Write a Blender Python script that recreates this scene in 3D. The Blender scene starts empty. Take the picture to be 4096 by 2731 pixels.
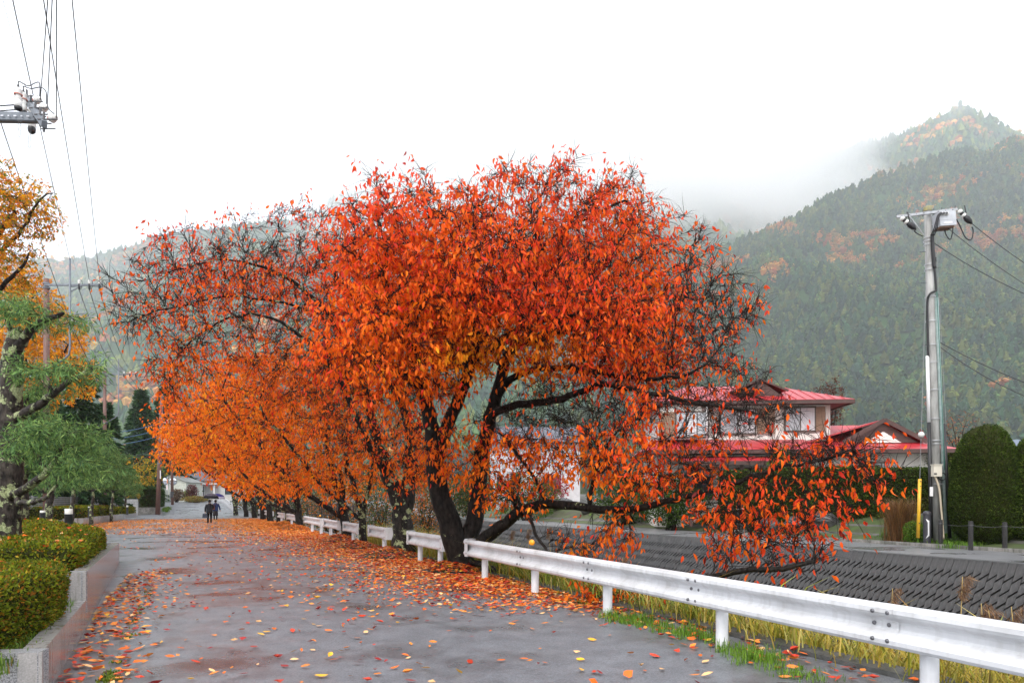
import bpy, math, random
import numpy as np
from mathutils import Vector, Matrix

random.seed(7)
RNG = np.random.default_rng(11)
S = bpy.context.scene
COL = S.collection

# ------------------------------------------------------------------ camera
F = 2730.67          # focal length in photograph pixels (24 mm on a 36 mm wide frame)
HY = 2000.0          # horizon row in the photograph
CH = 1.6             # eye height
cam_d = bpy.data.cameras.new('camera')
cam_d.sensor_width = 36.0
cam_d.lens = 24.0
cam_d.shift_y = (HY - 1365.5) / 4096.0
cam_d.clip_start = 0.1
cam_d.clip_end = 12000.0
cam = bpy.data.objects.new('camera', cam_d)
COL.objects.link(cam)
cam.location = (0, 0, CH)
cam.rotation_euler = (math.radians(90), 0, 0)
S.camera = cam

# ------------------------------------------------------------------ sky and sun (overcast, rain)
SUN_EL, SUN_AZ = math.radians(48), math.radians(195)
world = bpy.data.worlds.new('World')
S.world = world
world.use_nodes = True
nt = world.node_tree
nt.nodes.clear()
w_out = nt.nodes.new('ShaderNodeOutputWorld')
w_sky = nt.nodes.new('ShaderNodeTexSky')
w_sky.sky_type = 'NISHITA'
w_sky.sun_disc = False
w_sky.sun_elevation = SUN_EL
w_sky.sun_rotation = SUN_AZ
w_sky.dust_density = 4.0
w_b1 = nt.nodes.new('ShaderNodeBackground')
w_b1.inputs['Strength'].default_value = 0.05
nt.links.new(w_sky.outputs[0], w_b1.inputs['Color'])
# the cloud deck: an even white layer with faint soft structure
w_tc = nt.nodes.new('ShaderNodeTexCoord')
w_no = nt.nodes.new('ShaderNodeTexNoise')
w_no.inputs['Scale'].default_value = 1.6
w_no.inputs['Detail'].default_value = 4.0
w_no.inputs['Roughness'].default_value = 0.5
nt.links.new(w_tc.outputs['Generated'], w_no.inputs['Vector'])
w_rp = nt.nodes.new('ShaderNodeValToRGB')
w_rp.color_ramp.elements[0].position = 0.3
w_rp.color_ramp.elements[0].color = (0.93, 0.945, 0.985, 1)
w_rp.color_ramp.elements[1].position = 0.7
w_rp.color_ramp.elements[1].color = (1.0, 1.0, 1.0, 1)
nt.links.new(w_no.outputs['Fac'], w_rp.inputs['Fac'])
w_b2 = nt.nodes.new('ShaderNodeBackground')
w_b2.inputs['Strength'].default_value = 0.86
nt.links.new(w_rp.outputs['Color'], w_b2.inputs['Color'])
w_add = nt.nodes.new('ShaderNodeAddShader')
nt.links.new(w_b1.outputs[0], w_add.inputs[0])
nt.links.new(w_b2.outputs[0], w_add.inputs[1])
nt.links.new(w_add.outputs[0], w_out.inputs['Surface'])

sun_d = bpy.data.lights.new('sun', 'SUN')
sun_d.energy = 1.4
sun_d.angle = math.radians(35)
sun_d.color = (1.0, 0.97, 0.93)
sun = bpy.data.objects.new('sun', sun_d)
COL.objects.link(sun)
sdir = Vector((math.sin(SUN_AZ) * math.cos(SUN_EL), math.cos(SUN_AZ) * math.cos(SUN_EL), math.sin(SUN_EL)))
sun.rotation_euler = sdir.to_track_quat('Z', 'Y').to_euler()

S.view_settings.view_transform = 'Standard'
S.view_settings.look = 'None'
S.view_settings.exposure = 0.9
S.view_settings.gamma = 1.0
S.view_settings.use_curve_mapping = False
S.render.engine = 'CYCLES'
S.cycles.use_denoising = True
S.cycles.max_bounces = 18
S.cycles.diffuse_bounces = 3
S.cycles.glossy_bounces = 3
S.cycles.transmission_bounces = 3
S.cycles.transparent_max_bounces = 6
S.cycles.volume_bounces = 16
S.cycles.use_adaptive_sampling = True
S.cycles.adaptive_threshold = 0.02

# ------------------------------------------------------------------ small tools
ORI = {}

def A(*a):
    return np.array(a, dtype=float)

def PF(x, y, Y):
    """photograph pixel seen at distance Y (m) -> world point"""
    return A((x - 2048) / F * Y, Y, CH - (y - HY) / F * Y)

def smooth(a, b, x):
    t = np.clip((x - a) / (b - a), 0, 1)
    return t * t * (3 - 2 * t)

def set_tags(o, label=None, cat=None, group=None, kind=None):
    if label: o['label'] = label
    if cat: o['category'] = cat
    if group: o['group'] = group
    if kind: o['kind'] = kind
    return o

def empty(name, loc, label=None, cat=None, group=None):
    o = bpy.data.objects.new(name, None)
    o.empty_display_size = 0.1
    COL.objects.link(o)
    o.location = tuple(loc)
    ORI[o] = A(*loc)
    return set_tags(o, label, cat, group)

def raw_mesh(name, V, faces, mats, cols=None, smooth_sh=False, mat_idx=None):
    """V (n,3); faces: list of int arrays (m,k) of any k"""
    V = np.asarray(V, dtype=np.float32).reshape(-1, 3)
    me = bpy.data.meshes.new(name)
    if not isinstance(faces, (list, tuple)):
        faces = [faces]
    faces = [np.asarray(f, dtype=np.int32) for f in faces if len(f)]
    me.vertices.add(len(V))
    me.vertices.foreach_set('co', V.ravel())
    nl = sum(f.size for f in faces)
    npol = sum(len(f) for f in faces)
    me.loops.add(nl)
    me.polygons.add(npol)
    me.loops.foreach_set('vertex_index', np.concatenate([f.ravel() for f in faces]))
    starts, off = [], 0
    for f in faces:
        k = f.shape[1]
        starts.append(off + np.arange(len(f), dtype=np.int32) * k)
        off += f.size
    me.polygons.foreach_set('loop_start', np.concatenate(starts).astype(np.int32))
    if smooth_sh is True:
        me.polygons.foreach_set('use_smooth', np.ones(npol, dtype=bool))
    elif smooth_sh is False:
        me.polygons.foreach_set('use_smooth', np.zeros(npol, dtype=bool))
    else:
        me.polygons.foreach_set('use_smooth', np.asarray(smooth_sh, dtype=bool))
    if mat_idx is not None:
        me.polygons.foreach_set('material_index', np.asarray(mat_idx, dtype=np.int32))
    me.update(calc_edges=True)
    if cols is not None:
        c = np.asarray(cols, dtype=np.float32)
        if c.shape[1] == 3:
            c = np.concatenate([c, np.ones((len(c), 1), np.float32)], 1)
        at = me.color_attributes.new('col', 'FLOAT_COLOR', 'POINT')
        at.data.foreach_set('color', c.ravel())
    if not isinstance(mats, (list, tuple)):
        mats = [mats]
    for m in mats:
        me.materials.append(m)
    return me

def mobj(name, V, faces, mats, parent=None, origin=None, cols=None, smooth_sh=False, mat_idx=None,
         label=None, cat=None, group=None, kind=None):
    """a mesh object from world-space arrays"""
    V = np.asarray(V, dtype=float).reshape(-1, 3)
    if parent is not None:
        org = ORI[parent]
    elif origin is not None:
        org = A(*origin)
    else:
        org = A((V[:, 0].min() + V[:, 0].max()) / 2, (V[:, 1].min() + V[:, 1].max()) / 2, V[:, 2].min())
    me = raw_mesh(name, V - org, faces, mats, cols, smooth_sh, mat_idx)
    o = bpy.data.objects.new(name, me)
    COL.objects.link(o)
    ORI[o] = org
    if parent is not None:
        o.parent = parent
    else:
        o.location = tuple(org)
    return set_tags(o, label, cat, group, kind)

def rotm(axis, ang):
    return np.array(Matrix.Rotation(ang, 3, axis))

def frame_along(d):
    d = np.asarray(d, float); d = d / (np.linalg.norm(d) + 1e-9)
    up = A(0, 0, 1) if abs(d[2]) < 0.9 else A(1, 0, 0)
    a = np.cross(up, d); a /= np.linalg.norm(a)
    return a, np.cross(d, a), d

class MB:
    """collects shapes, links them as one mesh"""
    def __init__(s):
        s.V, s.Q, s.T, s.n, s.sm = [], [], [], 0, []
        s.qs, s.ts = [], []
    def add(s, V, quads=None, tris=None, sm=False):
        V = np.asarray(V, float).reshape(-1, 3)
        if quads is not None and len(quads):
            q = np.asarray(quads, int).reshape(-1, 4) + s.n; s.Q.append(q); s.qs += [sm] * len(q)
        if tris is not None and len(tris):
            t = np.asarray(tris, int).reshape(-1, 3) + s.n; s.T.append(t); s.ts += [sm] * len(t)
        s.V.append(V); s.n += len(V)
        return s
    def box(s, c, size, R=None):
        h = np.asarray(size, float) / 2
        P = np.array([[x, y, z] for x in (-1, 1) for y in (-1, 1) for z in (-1, 1)]) * h
        if R is not None: P = P @ np.asarray(R).T
        P = P + np.asarray(c, float)
        return s.add(P, [[0, 1, 3, 2], [4, 6, 7, 5], [0, 4, 5, 1], [2, 3, 7, 6], [0, 2, 6, 4], [1, 5, 7, 3]])
    def bar(s, p0, p1, w, h):
        """rectangular bar from p0 to p1, w sideways, h the other way"""
        p0, p1 = np.asarray(p0, float), np.asarray(p1, float)
        a, b, d = frame_along(p1 - p0)
        P = [p + a * sx * w / 2 + b * sy * h / 2 for p in (p0, p1) for sx in (-1, 1) for sy in (-1, 1)]
        return s.add(P, [[0, 1, 3, 2], [4, 6, 7, 5], [0, 4, 5, 1], [2, 3, 7, 6], [0, 2, 6, 4], [1, 5, 7, 3]])
    def tube(s, pts, r, n=8, cap=True, sm=True):
        pts = np.asarray(pts, float).reshape(-1, 3)
        m = len(pts)
        r = np.broadcast_to(np.asarray(r, float), (m,))
        tan = np.gradient(pts, axis=0) if m > 2 else np.repeat((pts[1:] - pts[:1]), m, 0)
        tan /= np.linalg.norm(tan, axis=1)[:, None] + 1e-9
        a, b, _ = frame_along(tan[0])
        ang = np.arange(n) * 2 * math.pi / n
        V = []
        for i in range(m):
            t = tan[i]
            a = a - t * a.dot(t); a /= np.linalg.norm(a) + 1e-9
            b = np.cross(t, a)
            V.append(pts[i] + r[i] * (np.cos(ang)[:, None] * a + np.sin(ang)[:, None] * b))
        V = np.concatenate(V)
        i = np.arange(n); j = (i + 1) % n
        Q = np.concatenate([np.stack([k * n + i, k * n + j, (k + 1) * n + j, (k + 1) * n + i], 1) for k in range(m - 1)])
        T = []
        if cap:
            V = np.concatenate([V, pts[:1], pts[-1:]])
            T = np.concatenate([np.stack([j, i, np.full(n, m * n)], 1), np.stack([(m - 1) * n + i, (m - 1) * n + j, np.full(n, m * n + 1)], 1)])
        s.add(V, Q, None, sm)
        if len(T):
            s.T.append(np.asarray(T) + s.n - len(V)); s.ts += [False] * len(T)
        return s
    def lathe(s, prof, org, axis=(0, 0, 1), n=14, sm=True):
        """prof: (radius, height) pairs along axis"""
        a, b, d = frame_along(axis)
        ang = np.arange(n) * 2 * math.pi / n
        ring = np.cos(ang)[:, None] * a + np.sin(ang)[:, None] * b
        V = np.concatenate([np.asarray(org, float) + max(r, 1e-4) * ring + d * h for r, h in prof])
        i = np.arange(n); j = (i + 1) % n
        Q = np.concatenate([np.stack([k * n + i, k * n + j, (k + 1) * n + j, (k + 1) * n + i], 1) for k in range(len(prof) - 1)])
        return s.add(V, Q, None, sm)
    def poly_prism(s, pts2, z0, z1):
        """vertical prism over a convex-ish footprint (fan caps)"""
        p = np.asarray(pts2, float); n = len(p)
        V = np.concatenate([np.c_[p, np.full(n, z0)], np.c_[p, np.full(n, z1)], [[*p.mean(0), z0]], [[*p.mean(0), z1]]])
        i = np.arange(n); j = (i + 1) % n
        s.add(V, np.stack([i, j, n + j, n + i], 1))
        s.T.append(np.concatenate([np.stack([j, i, np.full(n, 2 * n)], 1), np.stack([n + i, n + j, np.full(n, 2 * n + 1)], 1)]) + s.n - len(V))
        s.ts += [False] * (2 * n)
        return s
    def quad(s, a, b, c, d):
        return s.add([a, b, c, d], [[0, 1, 2, 3]])
    def build(s, name, mat, parent=None, **kw):
        V = np.concatenate(s.V)
        fl, sm = [], []
        if s.Q: fl.append(np.concatenate(s.Q)); sm += s.qs
        if s.T: fl.append(np.concatenate(s.T)); sm += s.ts
        return mobj(name, V, fl, mat, parent, smooth_sh=sm, **kw)

def copy_tree(o, parent=None):
    c = o.copy(); COL.objects.link(c)
    if parent is not None: c.parent = parent
    for ch in list(o.children): copy_tree(ch, c)
    return c

# ------------------------------------------------------------------ materials
MATS = {}

def new_mat(name):
    m = bpy.data.materials.new(name); m.use_nodes = True
    return m, m.node_tree, m.node_tree.nodes['Principled BSDF']

def mat(name, c, rough=0.6, metal=0.0, c2=None, scale=8.0, bump=0.0, bscale=None, detail=5.0, spec=0.5, stretch=None, lo=0.35, hi=0.65,
        streak=0.0, streak_c=(0.1, 0.1, 0.1)):
    """principled material, noise between c and c2, noise bump, optional vertical dirt streaks"""
    if name in MATS: return MATS[name]
    m, t, b = new_mat(name)
    b.inputs['Roughness'].default_value = rough
    b.inputs['Metallic'].default_value = metal
    b.inputs['Specular IOR Level'].default_value = spec
    tc = t.nodes.new('ShaderNodeTexCoord')
    mp = t.nodes.new('ShaderNodeMapping')
    if stretch: mp.inputs['Scale'].default_value = stretch
    t.links.new(tc.outputs['Object'], mp.inputs['Vector'])
    if c2 is None: c2 = tuple(x * 0.82 for x in c)
    no = t.nodes.new('ShaderNodeTexNoise')
    no.inputs['Scale'].default_value = scale
    no.inputs['Detail'].default_value = detail
    no.inputs['Roughness'].default_value = 0.6
    t.links.new(mp.outputs[0], no.inputs['Vector'])
    rp = t.nodes.new('ShaderNodeValToRGB')
    rp.color_ramp.elements[0].position = lo
    rp.color_ramp.elements[0].color = (*c2, 1)
    rp.color_ramp.elements[1].position = hi
    rp.color_ramp.elements[1].color = (*c, 1)
    t.links.new(no.outputs['Fac'], rp.inputs['Fac'])
    out = rp.outputs['Color']
    if streak:
        mp2 = t.nodes.new('ShaderNodeMapping'); mp2.inputs['Scale'].default_value = (1, 1, 0.08)
        t.links.new(tc.outputs['Object'], mp2.inputs['Vector'])
        n2 = t.nodes.new('ShaderNodeTexNoise'); n2.inputs['Scale'].default_value = 14; n2.inputs['Detail'].default_value = 6
        t.links.new(mp2.outputs[0], n2.inputs['Vector'])
        r2 = t.nodes.new('ShaderNodeValToRGB')
        r2.color_ramp.elements[0].position = 0.5; r2.color_ramp.elements[0].color = (0, 0, 0, 1)
        r2.color_ramp.elements[1].position = 0.75; r2.color_ramp.elements[1].color = (streak,) * 3 + (1,)
        t.links.new(n2.outputs['Fac'], r2.inputs['Fac'])
        mx = t.nodes.new('ShaderNodeMix'); mx.data_type = 'RGBA'
        t.links.new(r2.outputs['Color'], mx.inputs['Factor'])
        t.links.new(out, mx.inputs['A'])
        mx.inputs['B'].default_value = (*streak_c, 1)
        out = mx.outputs['Result']
    t.links.new(out, b.inputs['Base Color'])
    if bump:
        nb = t.nodes.new('ShaderNodeTexNoise')
        nb.inputs['Scale'].default_value = bscale or scale * 4
        nb.inputs['Detail'].default_value = 6
        t.links.new(mp.outputs[0], nb.inputs['Vector'])
        bp = t.nodes.new('ShaderNodeBump')
        bp.inputs['Strength'].default_value = bump
        bp.inputs['Distance'].default_value = 0.02
        t.links.new(nb.outputs['Fac'], bp.inputs['Height'])
        t.links.new(bp.outputs[0], b.inputs['Normal'])
    MATS[name] = m
    return m

def mat_leaf(name, rough=0.4, trans=0.35, spec=0.4):
    """leaf: own colour from the vertex attribute, part of the light passes through"""
    if name in MATS: return MATS[name]
    m, t, b = new_mat(name)
    at = t.nodes.new('ShaderNodeAttribute'); at.attribute_name = 'col'
    t.links.new(at.outputs['Color'], b.inputs['Base Color'])
    b.inputs['Roughness'].default_value = rough
    b.inputs['Specular IOR Level'].default_value = spec
    if trans > 0:
        tr = t.nodes.new('ShaderNodeBsdfTranslucent')
        t.links.new(at.outputs['Color'], tr.inputs['Color'])
        mx = t.nodes.new('ShaderNodeMixShader'); mx.inputs['Fac'].default_value = trans
        t.links.new(b.outputs[0], mx.inputs[1]); t.links.new(tr.outputs[0], mx.inputs[2])
        t.links.new(mx.outputs[0], t.nodes['Material Output'].inputs['Surface'])
    MATS[name] = m
    return m

def mat_flat(name, c, rough=0.5, metal=0.0, spec=0.5):
    if name in MATS: return MATS[name]
    m, t, b = new_mat(name)
    b.inputs['Base Color'].default_value = (*c, 1)
    b.inputs['Roughness'].default_value = rough
    b.inputs['Metallic'].default_value = metal
    b.inputs['Specular IOR Level'].default_value = spec
    MATS[name] = m
    return m

def vnoise(P, scale, seed=0):
    """cheap smooth value noise in numpy, P (n,2|3) -> -1..1"""
    P = np.asarray(P, float) * scale + seed * 17.31
    i = np.floor(P).astype(np.int64); f = P - i; f = f * f * (3 - 2 * f)
    k = P.shape[1]
    out = np.zeros(len(P))
    pr = [73856093, 19349663, 83492791]
    for c in range(2 ** k):
        h = np.zeros(len(P), np.int64); w = np.ones(len(P))
        for d in range(k):
            bit = (c >> d) & 1
            h ^= (i[:, d] + bit) * pr[d]
            w *= f[:, d] if bit else 1 - f[:, d]
        h = (h ^ (h >> 13)) * 1274126177 & 0x7fffffff
        h = (h ^ (h >> 16)) & 0xffff
        out += w * (h / 32767.5 - 1)
    return out

def fbm(P, scale, seed=0, oct=4):
    s, a = 0, 1.0
    for o in range(oct):
        s = s + a * vnoise(P, scale * 2 ** o, seed + o * 3); a *= 0.5
    return s / 1.9
# ------------------------------------------------------------------ the lie of the land
# the road and the stream run along DV; u is measured across them (u = 0 at the guardrail), v along
P0 = A(-0.87, 14.5)
DV = A(-0.4226, 0.9063)
NU = A(0.9063, 0.4226)

def UV(u, v):
    return P0 + NU * u + DV * v

def uv_of(X, Y):
    dx, dy = X - P0[0], Y - P0[1]
    return dx * NU[0] + dy * NU[1], dx * DV[0] + dy * DV[1]

def bank_u(v):
    return 13.5 + 0.035 * v

def rise(X, Y):
    return 1.5 * smooth(64, 112, Y + 0.12 * X)

def bank_profile(du):
    """height of the land left/right of the stream; du = distance beyond the road edge"""
    return -2.9 * smooth(0.0, 3.0, du) - 0.15 * smooth(0, .4, du)

def ground_z(u, v):
    X, Y = P0[0] + NU[0] * u + DV[0] * v, P0[1] + NU[1] * u + DV[1] * v
    ub = bank_u(v)
    z = np.where(u < 0.62, 0.0, bank_profile(u - 0.62))
    z = np.where(u > ub - 1.6, np.minimum(-3.05 + 3.05 * np.clip((u - (ub - 1.6)) / 1.6, 0, 1) ** 1, 0), z)
    far = u - ub
    z = z + np.where(far > 5.0, 1.1 * smooth(5.0, 8.0, far), 0)
    return z + rise(X, Y)

def ground_at(X, Y):
    u_, v_ = uv_of(X, Y)
    return float(ground_z(np.array([u_]), np.array([v_]))[0])

def ray_ground(x, y, Ymin=20.0, Ymax=130.0):
    """where the sight line through a photograph pixel meets the land beyond the stream"""
    for Y in np.arange(Ymin, Ymax, .1):
        p = PF(x, y, Y)
        if p[2] <= ground_at(p[0], p[1]): return p
    return PF(x, y, Ymax)

M_soil = mat('soil_and_gravel', (0.13, 0.12, 0.11), 0.85, c2=(0.05, 0.055, 0.04), scale=1.2, bump=0.6, bscale=25)

us_near = [-600, -300, -150, -80, -50, -30, -15, -8, -4, -1, 0, .3, .6, .63, .8, 1.0, 1.3, 1.6, 2.0, 2.4, 2.8, 3.2, 3.6, 4.2, 5, 7, 9, 10.5]
us_far = [-1.85, -1.6, -1.2, -.8, -.4, -.05, 0, .5, 1, 2, 3, 4, 5, 6, 6.5, 7.5, 8.5, 9.5, 10.5, 12, 16, 25, 40, 80, 150, 300, 600, 1200, 2500]
vs = np.concatenate([np.arange(-26, 100, 2.0), np.array([104, 110, 120, 140, 170, 220, 300, 450, 700, 1200, 2500, 4000.])])
rows = []
for v in vs:
    u = np.array(us_near + [bank_u(v) + a for a in us_far])
    X, Y = P0[0] + NU[0] * u + DV[0] * v, P0[1] + NU[1] * u + DV[1] * v
    rows.append(np.stack([X, Y, ground_z(u, v)], 1))
gV = np.array(rows); nr, nc = gV.shape[:2]
ii, jj = np.meshgrid(np.arange(nr - 1), np.arange(nc - 1), indexing='ij')
ii, jj = ii.ravel(), jj.ravel()
gq = np.stack([ii * nc + jj, ii * nc + jj + 1, (ii + 1) * nc + jj + 1, (ii + 1) * nc + jj], 1)
mobj('ground', gV.reshape(-1, 3), gq, M_soil, origin=(0, 0, 0), kind='structure', smooth_sh=True)

# wet asphalt ------------------------------------------------------
def wet_asphalt(name, c, c2, r_dry, r_wet, wet=0.55, crack=True):
    m, t, b = new_mat(name)
    tc = t.nodes.new('ShaderNodeTexCoord')
    n1 = t.nodes.new('ShaderNodeTexNoise'); n1.inputs['Scale'].default_value = 0.55; n1.inputs['Detail'].default_value = 5; n1.inputs['Roughness'].default_value = 0.55
    n2 = t.nodes.new('ShaderNodeTexNoise'); n2.inputs['Scale'].default_value = 55; n2.inputs['Detail'].default_value = 5; n2.inputs['Roughness'].default_value = .75
    n3 = t.nodes.new('ShaderNodeTexNoise'); n3.inputs['Scale'].default_value = 3.0; n3.inputs['Detail'].default_value = 6
    for n in (n1, n2, n3): t.links.new(tc.outputs['Object'], n.inputs['Vector'])
    rp = t.nodes.new('ShaderNodeValToRGB')
    rp.color_ramp.elements[0].position = 0.35; rp.color_ramp.elements[0].color = (*c2, 1)
    rp.color_ramp.elements[1].position = 0.65; rp.color_ramp.elements[1].color = (*c, 1)
    ad = t.nodes.new('ShaderNodeMath'); ad.operation = 'MULTIPLY_ADD'; ad.inputs[1].default_value = 0.75; 
    t.links.new(n2.outputs['Fac'], ad.inputs[0]); 
    ml = t.nodes.new('ShaderNodeMath'); ml.operation = 'MULTIPLY'; ml.inputs[1].default_value = 0.25
    t.links.new(n3.outputs['Fac'], ml.inputs[0]); t.links.new(ml.outputs[0], ad.inputs[2])
    t.links.new(ad.outputs[0], rp.inputs['Fac'])
    out = rp.outputs['Color']
    hsrc = n2.outputs['Fac']
    # damp patches are darker
    wr = t.nodes.new('ShaderNodeMapRange'); wr.inputs['From Min'].default_value = wet - .02; wr.inputs['From Max'].default_value = wet + .1
    wr.inputs['To Min'].default_value = 1.0; wr.inputs['To Max'].default_value = .5
    t.links.new(n1.outputs['Fac'], wr.inputs['Value'])
    dm = t.nodes.new('ShaderNodeMix'); dm.data_type = 'RGBA'; dm.blend_type = 'MULTIPLY'; dm.inputs['Factor'].default_value = 1.0
    t.links.new(out, dm.inputs['A']); t.links.new(wr.outputs[0], dm.inputs['B'])
    t.links.new(dm.outputs['Result'], b.inputs['Base Color'])
    mr = t.nodes.new('ShaderNodeMapRange')
    mr.inputs['From Min'].default_value = wet - 0.1; mr.inputs['From Max'].default_value = wet + 0.1
    mr.inputs['To Min'].default_value = r_dry; mr.inputs['To Max'].default_value = r_wet
    t.links.new(n1.outputs['Fac'], mr.inputs['Value'])
    t.links.new(mr.outputs[0], b.inputs['Roughness'])
    bs = t.nodes.new('ShaderNodeMapRange')
    bs.inputs['From Min'].default_value = wet - 0.1; bs.inputs['From Max'].default_value = wet + 0.1
    bs.inputs['To Min'].default_value = 0.55; bs.inputs['To Max'].default_value = 0.06
    t.links.new(n1.outputs['Fac'], bs.inputs['Value'])
    bp = t.nodes.new('ShaderNodeBump'); bp.inputs['Distance'].default_value = 0.006
    t.links.new(bs.outputs[0], bp.inputs['Strength'])
    t.links.new(hsrc, bp.inputs['Height'])
    t.links.new(bp.outputs[0], b.inputs['Normal'])
    b.inputs['Specular IOR Level'].default_value = 0.6
    return m

M_asph = wet_asphalt('wet_asphalt', (0.225, 0.24, 0.262), (0.058, 0.062, 0.068), 0.46, 0.2)
M_asph2 = wet_asphalt('wet_asphalt_pale', (0.22, 0.22, 0.225), (0.12, 0.12, 0.125), 0.4, 0.2)
M_conc = mat('old_concrete', (0.3, 0.29, 0.27), 0.7, c2=(0.14, 0.14, 0.12), scale=3, bump=0.4, streak=0.7, streak_c=(0.06, 0.06, 0.05))
M_kerbd = mat('dark_wet_kerb', (0.09, 0.09, 0.088), 0.5, c2=(0.035, 0.037, 0.033), scale=6, bump=0.5, bscale=60)

def strip(name, u0, u1, v0, v1, dz, m, nu=4, dv=1.0, far=False, **kw):
    """a sheet laid dz above the ground between two lines across the road"""
    vv = np.arange(v0, v1 + 1e-6, dv)
    L = []
    for v in vv:
        b = bank_u(v) if far else 0
        a0 = u0(v) if callable(u0) else u0
        a1 = u1(v) if callable(u1) else u1
        u = np.linspace(a0, a1, nu) + b
        X, Y = P0[0] + NU[0] * u + DV[0] * v, P0[1] + NU[1] * u + DV[1] * v
        L.append(np.stack([X, Y, ground_z(u, v) + dz], 1))
    V = np.array(L); r, c = V.shape[:2]
    a, b_ = np.meshgrid(np.arange(r - 1), np.arange(c - 1), indexing='ij'); a, b_ = a.ravel(), b_.ravel()
    return mobj(name, V.reshape(-1, 3), np.stack([a * c + b_, a * c + b_ + 1, (a + 1) * c + b_ + 1, (a + 1) * c + b_], 1), m, origin=(0, 0, 0), smooth_sh=True, **kw)

strip('road', -75, 0.42, -26, 130, 0.006, M_asph, nu=26, dv=2.0, kind='structure')
strip('far_bank_road', 0.35, 3.9, -24, 96, 0.006, M_asph2, nu=4, dv=2.0, far=True, kind='structure')
# concrete gutter strip along the granite planter
strip('gutter', -6.62, -6.05, -12, 4.0, 0.011, mat('gutter_concrete', (0.16, 0.16, 0.165), 0.35, c2=(0.085, 0.085, 0.09), scale=2.5, bump=0.3, bscale=70), nu=2, dv=1.0, kind='structure')

# mortar edge of the road, slightly proud
mb = MB()
vv = np.arange(-20, 60, 1.0)
prev = None
for v in vv:
    ring = []
    for du, dz in ((0.36, 0.0), (0.38, 0.05), (0.62, 0.06), (0.66, 0.02), (0.66, -0.35)):
        p = UV(du + 0.02 * math.sin(v * 1.7), v); ring.append([p[0], p[1], dz + 0.004 * math.sin(v * 3.1)])
    if prev: 
        for k in range(4): mb.quad(prev[k], prev[k + 1], ring[k + 1], ring[k])
    prev = ring
mb.build('kerb', M_kerbd, kind='structure')

# ------------------------------------------------------------------ mountains
def ridge(points, xs):
    p = np.array(points, float)
    return np.interp(xs, p[:, 0], p[:, 1])

MS = 1.7      # how far off the mountains stand
def mountain(name, sil, dist, foot, x0, x1, nx, nt_, seed, gully):
    xs = np.linspace(x0, x1, nx)
    ys = ridge(sil, xs); R = ridge(dist, xs) * MS; Fd = ridge(foot, xs) * MS
    # Y is depth along the view axis, heights come from the skyline seen at the ridge's own distance
    zr = CH + (HY - ys) / F * R
    zr = zr + MS * 7 * vnoise(np.c_[xs, xs * 0], 1 / 60., seed) + MS * 4 * vnoise(np.c_[xs, xs * 0], 1 / 22., seed + 5)
    ts = np.concatenate([np.linspace(0, 1, nt_), [1.12, 1.35]])
    V = []
    for t in ts:
        Y = Fd + (R - Fd) * t
        X = (xs - 2048) / F * Y
        z = zr * np.clip(t, 0, 1) ** 1.15
        if t > 1: z = zr * (1 - (t - 1) * 1.6)
        w = 4 * min(t, 1) * (1 - min(t, 1))
        P = np.c_[X, Y] / MS
        z = z + MS * gully * w * (fbm(P, 1 / 320., seed + 2, 3) - np.abs(vnoise(P + 30 * np.c_[vnoise(P, 1 / 90., 3), vnoise(P, 1 / 90., 4)], 1 / 150., seed + 9)) * 0.9)
        V.append(np.c_[X, Y, z])
    return np.array(V)

def grid_faces(r, c):
    a, b = np.meshgrid(np.arange(r - 1), np.arange(c - 1), indexing='ij'); a, b = a.ravel(), b.ravel()
    return np.stack([a * c + b, a * c + b + 1, (a + 1) * c + b + 1, (a + 1) * c + b], 1)

M_forest_floor = mat('forest_floor', (0.035, 0.075, 0.022), 0.95, c2=(0.022, 0.05, 0.018), scale=0.05, spec=.05)
sil_b = [(-900, 1100), (0, 1045), (260, 1036), (400, 1020), (560, 985), (700, 930), (860, 915), (1000, 905), (1150, 890), (1250, 860), (1350, 800), (1480, 770), (1700, 690), (1900, 635), (2100, 585), (2350, 520),
         (2600, 480), (2900, 520), (3150, 590), (3300, 610), (3561, 556), (3727, 474), (3800, 440), (3859, 428), (3934, 468), (4058, 528), (4200, 590), (5000, 760)]
dist_b = [(-900, 2300), (1000, 2300), (2000, 2100), (3000, 2000), (3860, 1750), (5000, 1600)]
foot_b = [(-900, 420), (1500, 420), (2600, 500), (3860, 600), (5000, 600)]
MV_b = mountain('m', sil_b, dist_b, foot_b, -900, 5000, 240, 46, 3, 85)
mobj('mountain', MV_b.reshape(-1, 3), grid_faces(*MV_b.shape[:2]), M_forest_floor, origin=(0, 0, 0), kind='structure', smooth_sh=True)
sil_n = [(1700, 1560), (2000, 1440), (2300, 1300), (2550, 1170), (2700, 1090), (2897, 1000), (3022, 950), (3146, 892), (3254, 820), (3450, 735), (3643, 668), (3780, 618), (3870, 610), (3960, 618), (3990, 585), (4096, 560), (4300, 520), (5200, 400)]
dist_n = [(1700, 900), (3000, 1100), (4096, 1200), (5200, 1200)]
foot_n = [(1700, 330), (5200, 330)]
MV_n = mountain('m', sil_n, dist_n, foot_n, 1700, 5200, 170, 44, 21, 60)
mobj('mountain', MV_n.reshape(-1, 3), grid_faces(*MV_n.shape[:2]), M_forest_floor, origin=(0, 0, 0), kind='structure', smooth_sh=True)

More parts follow.
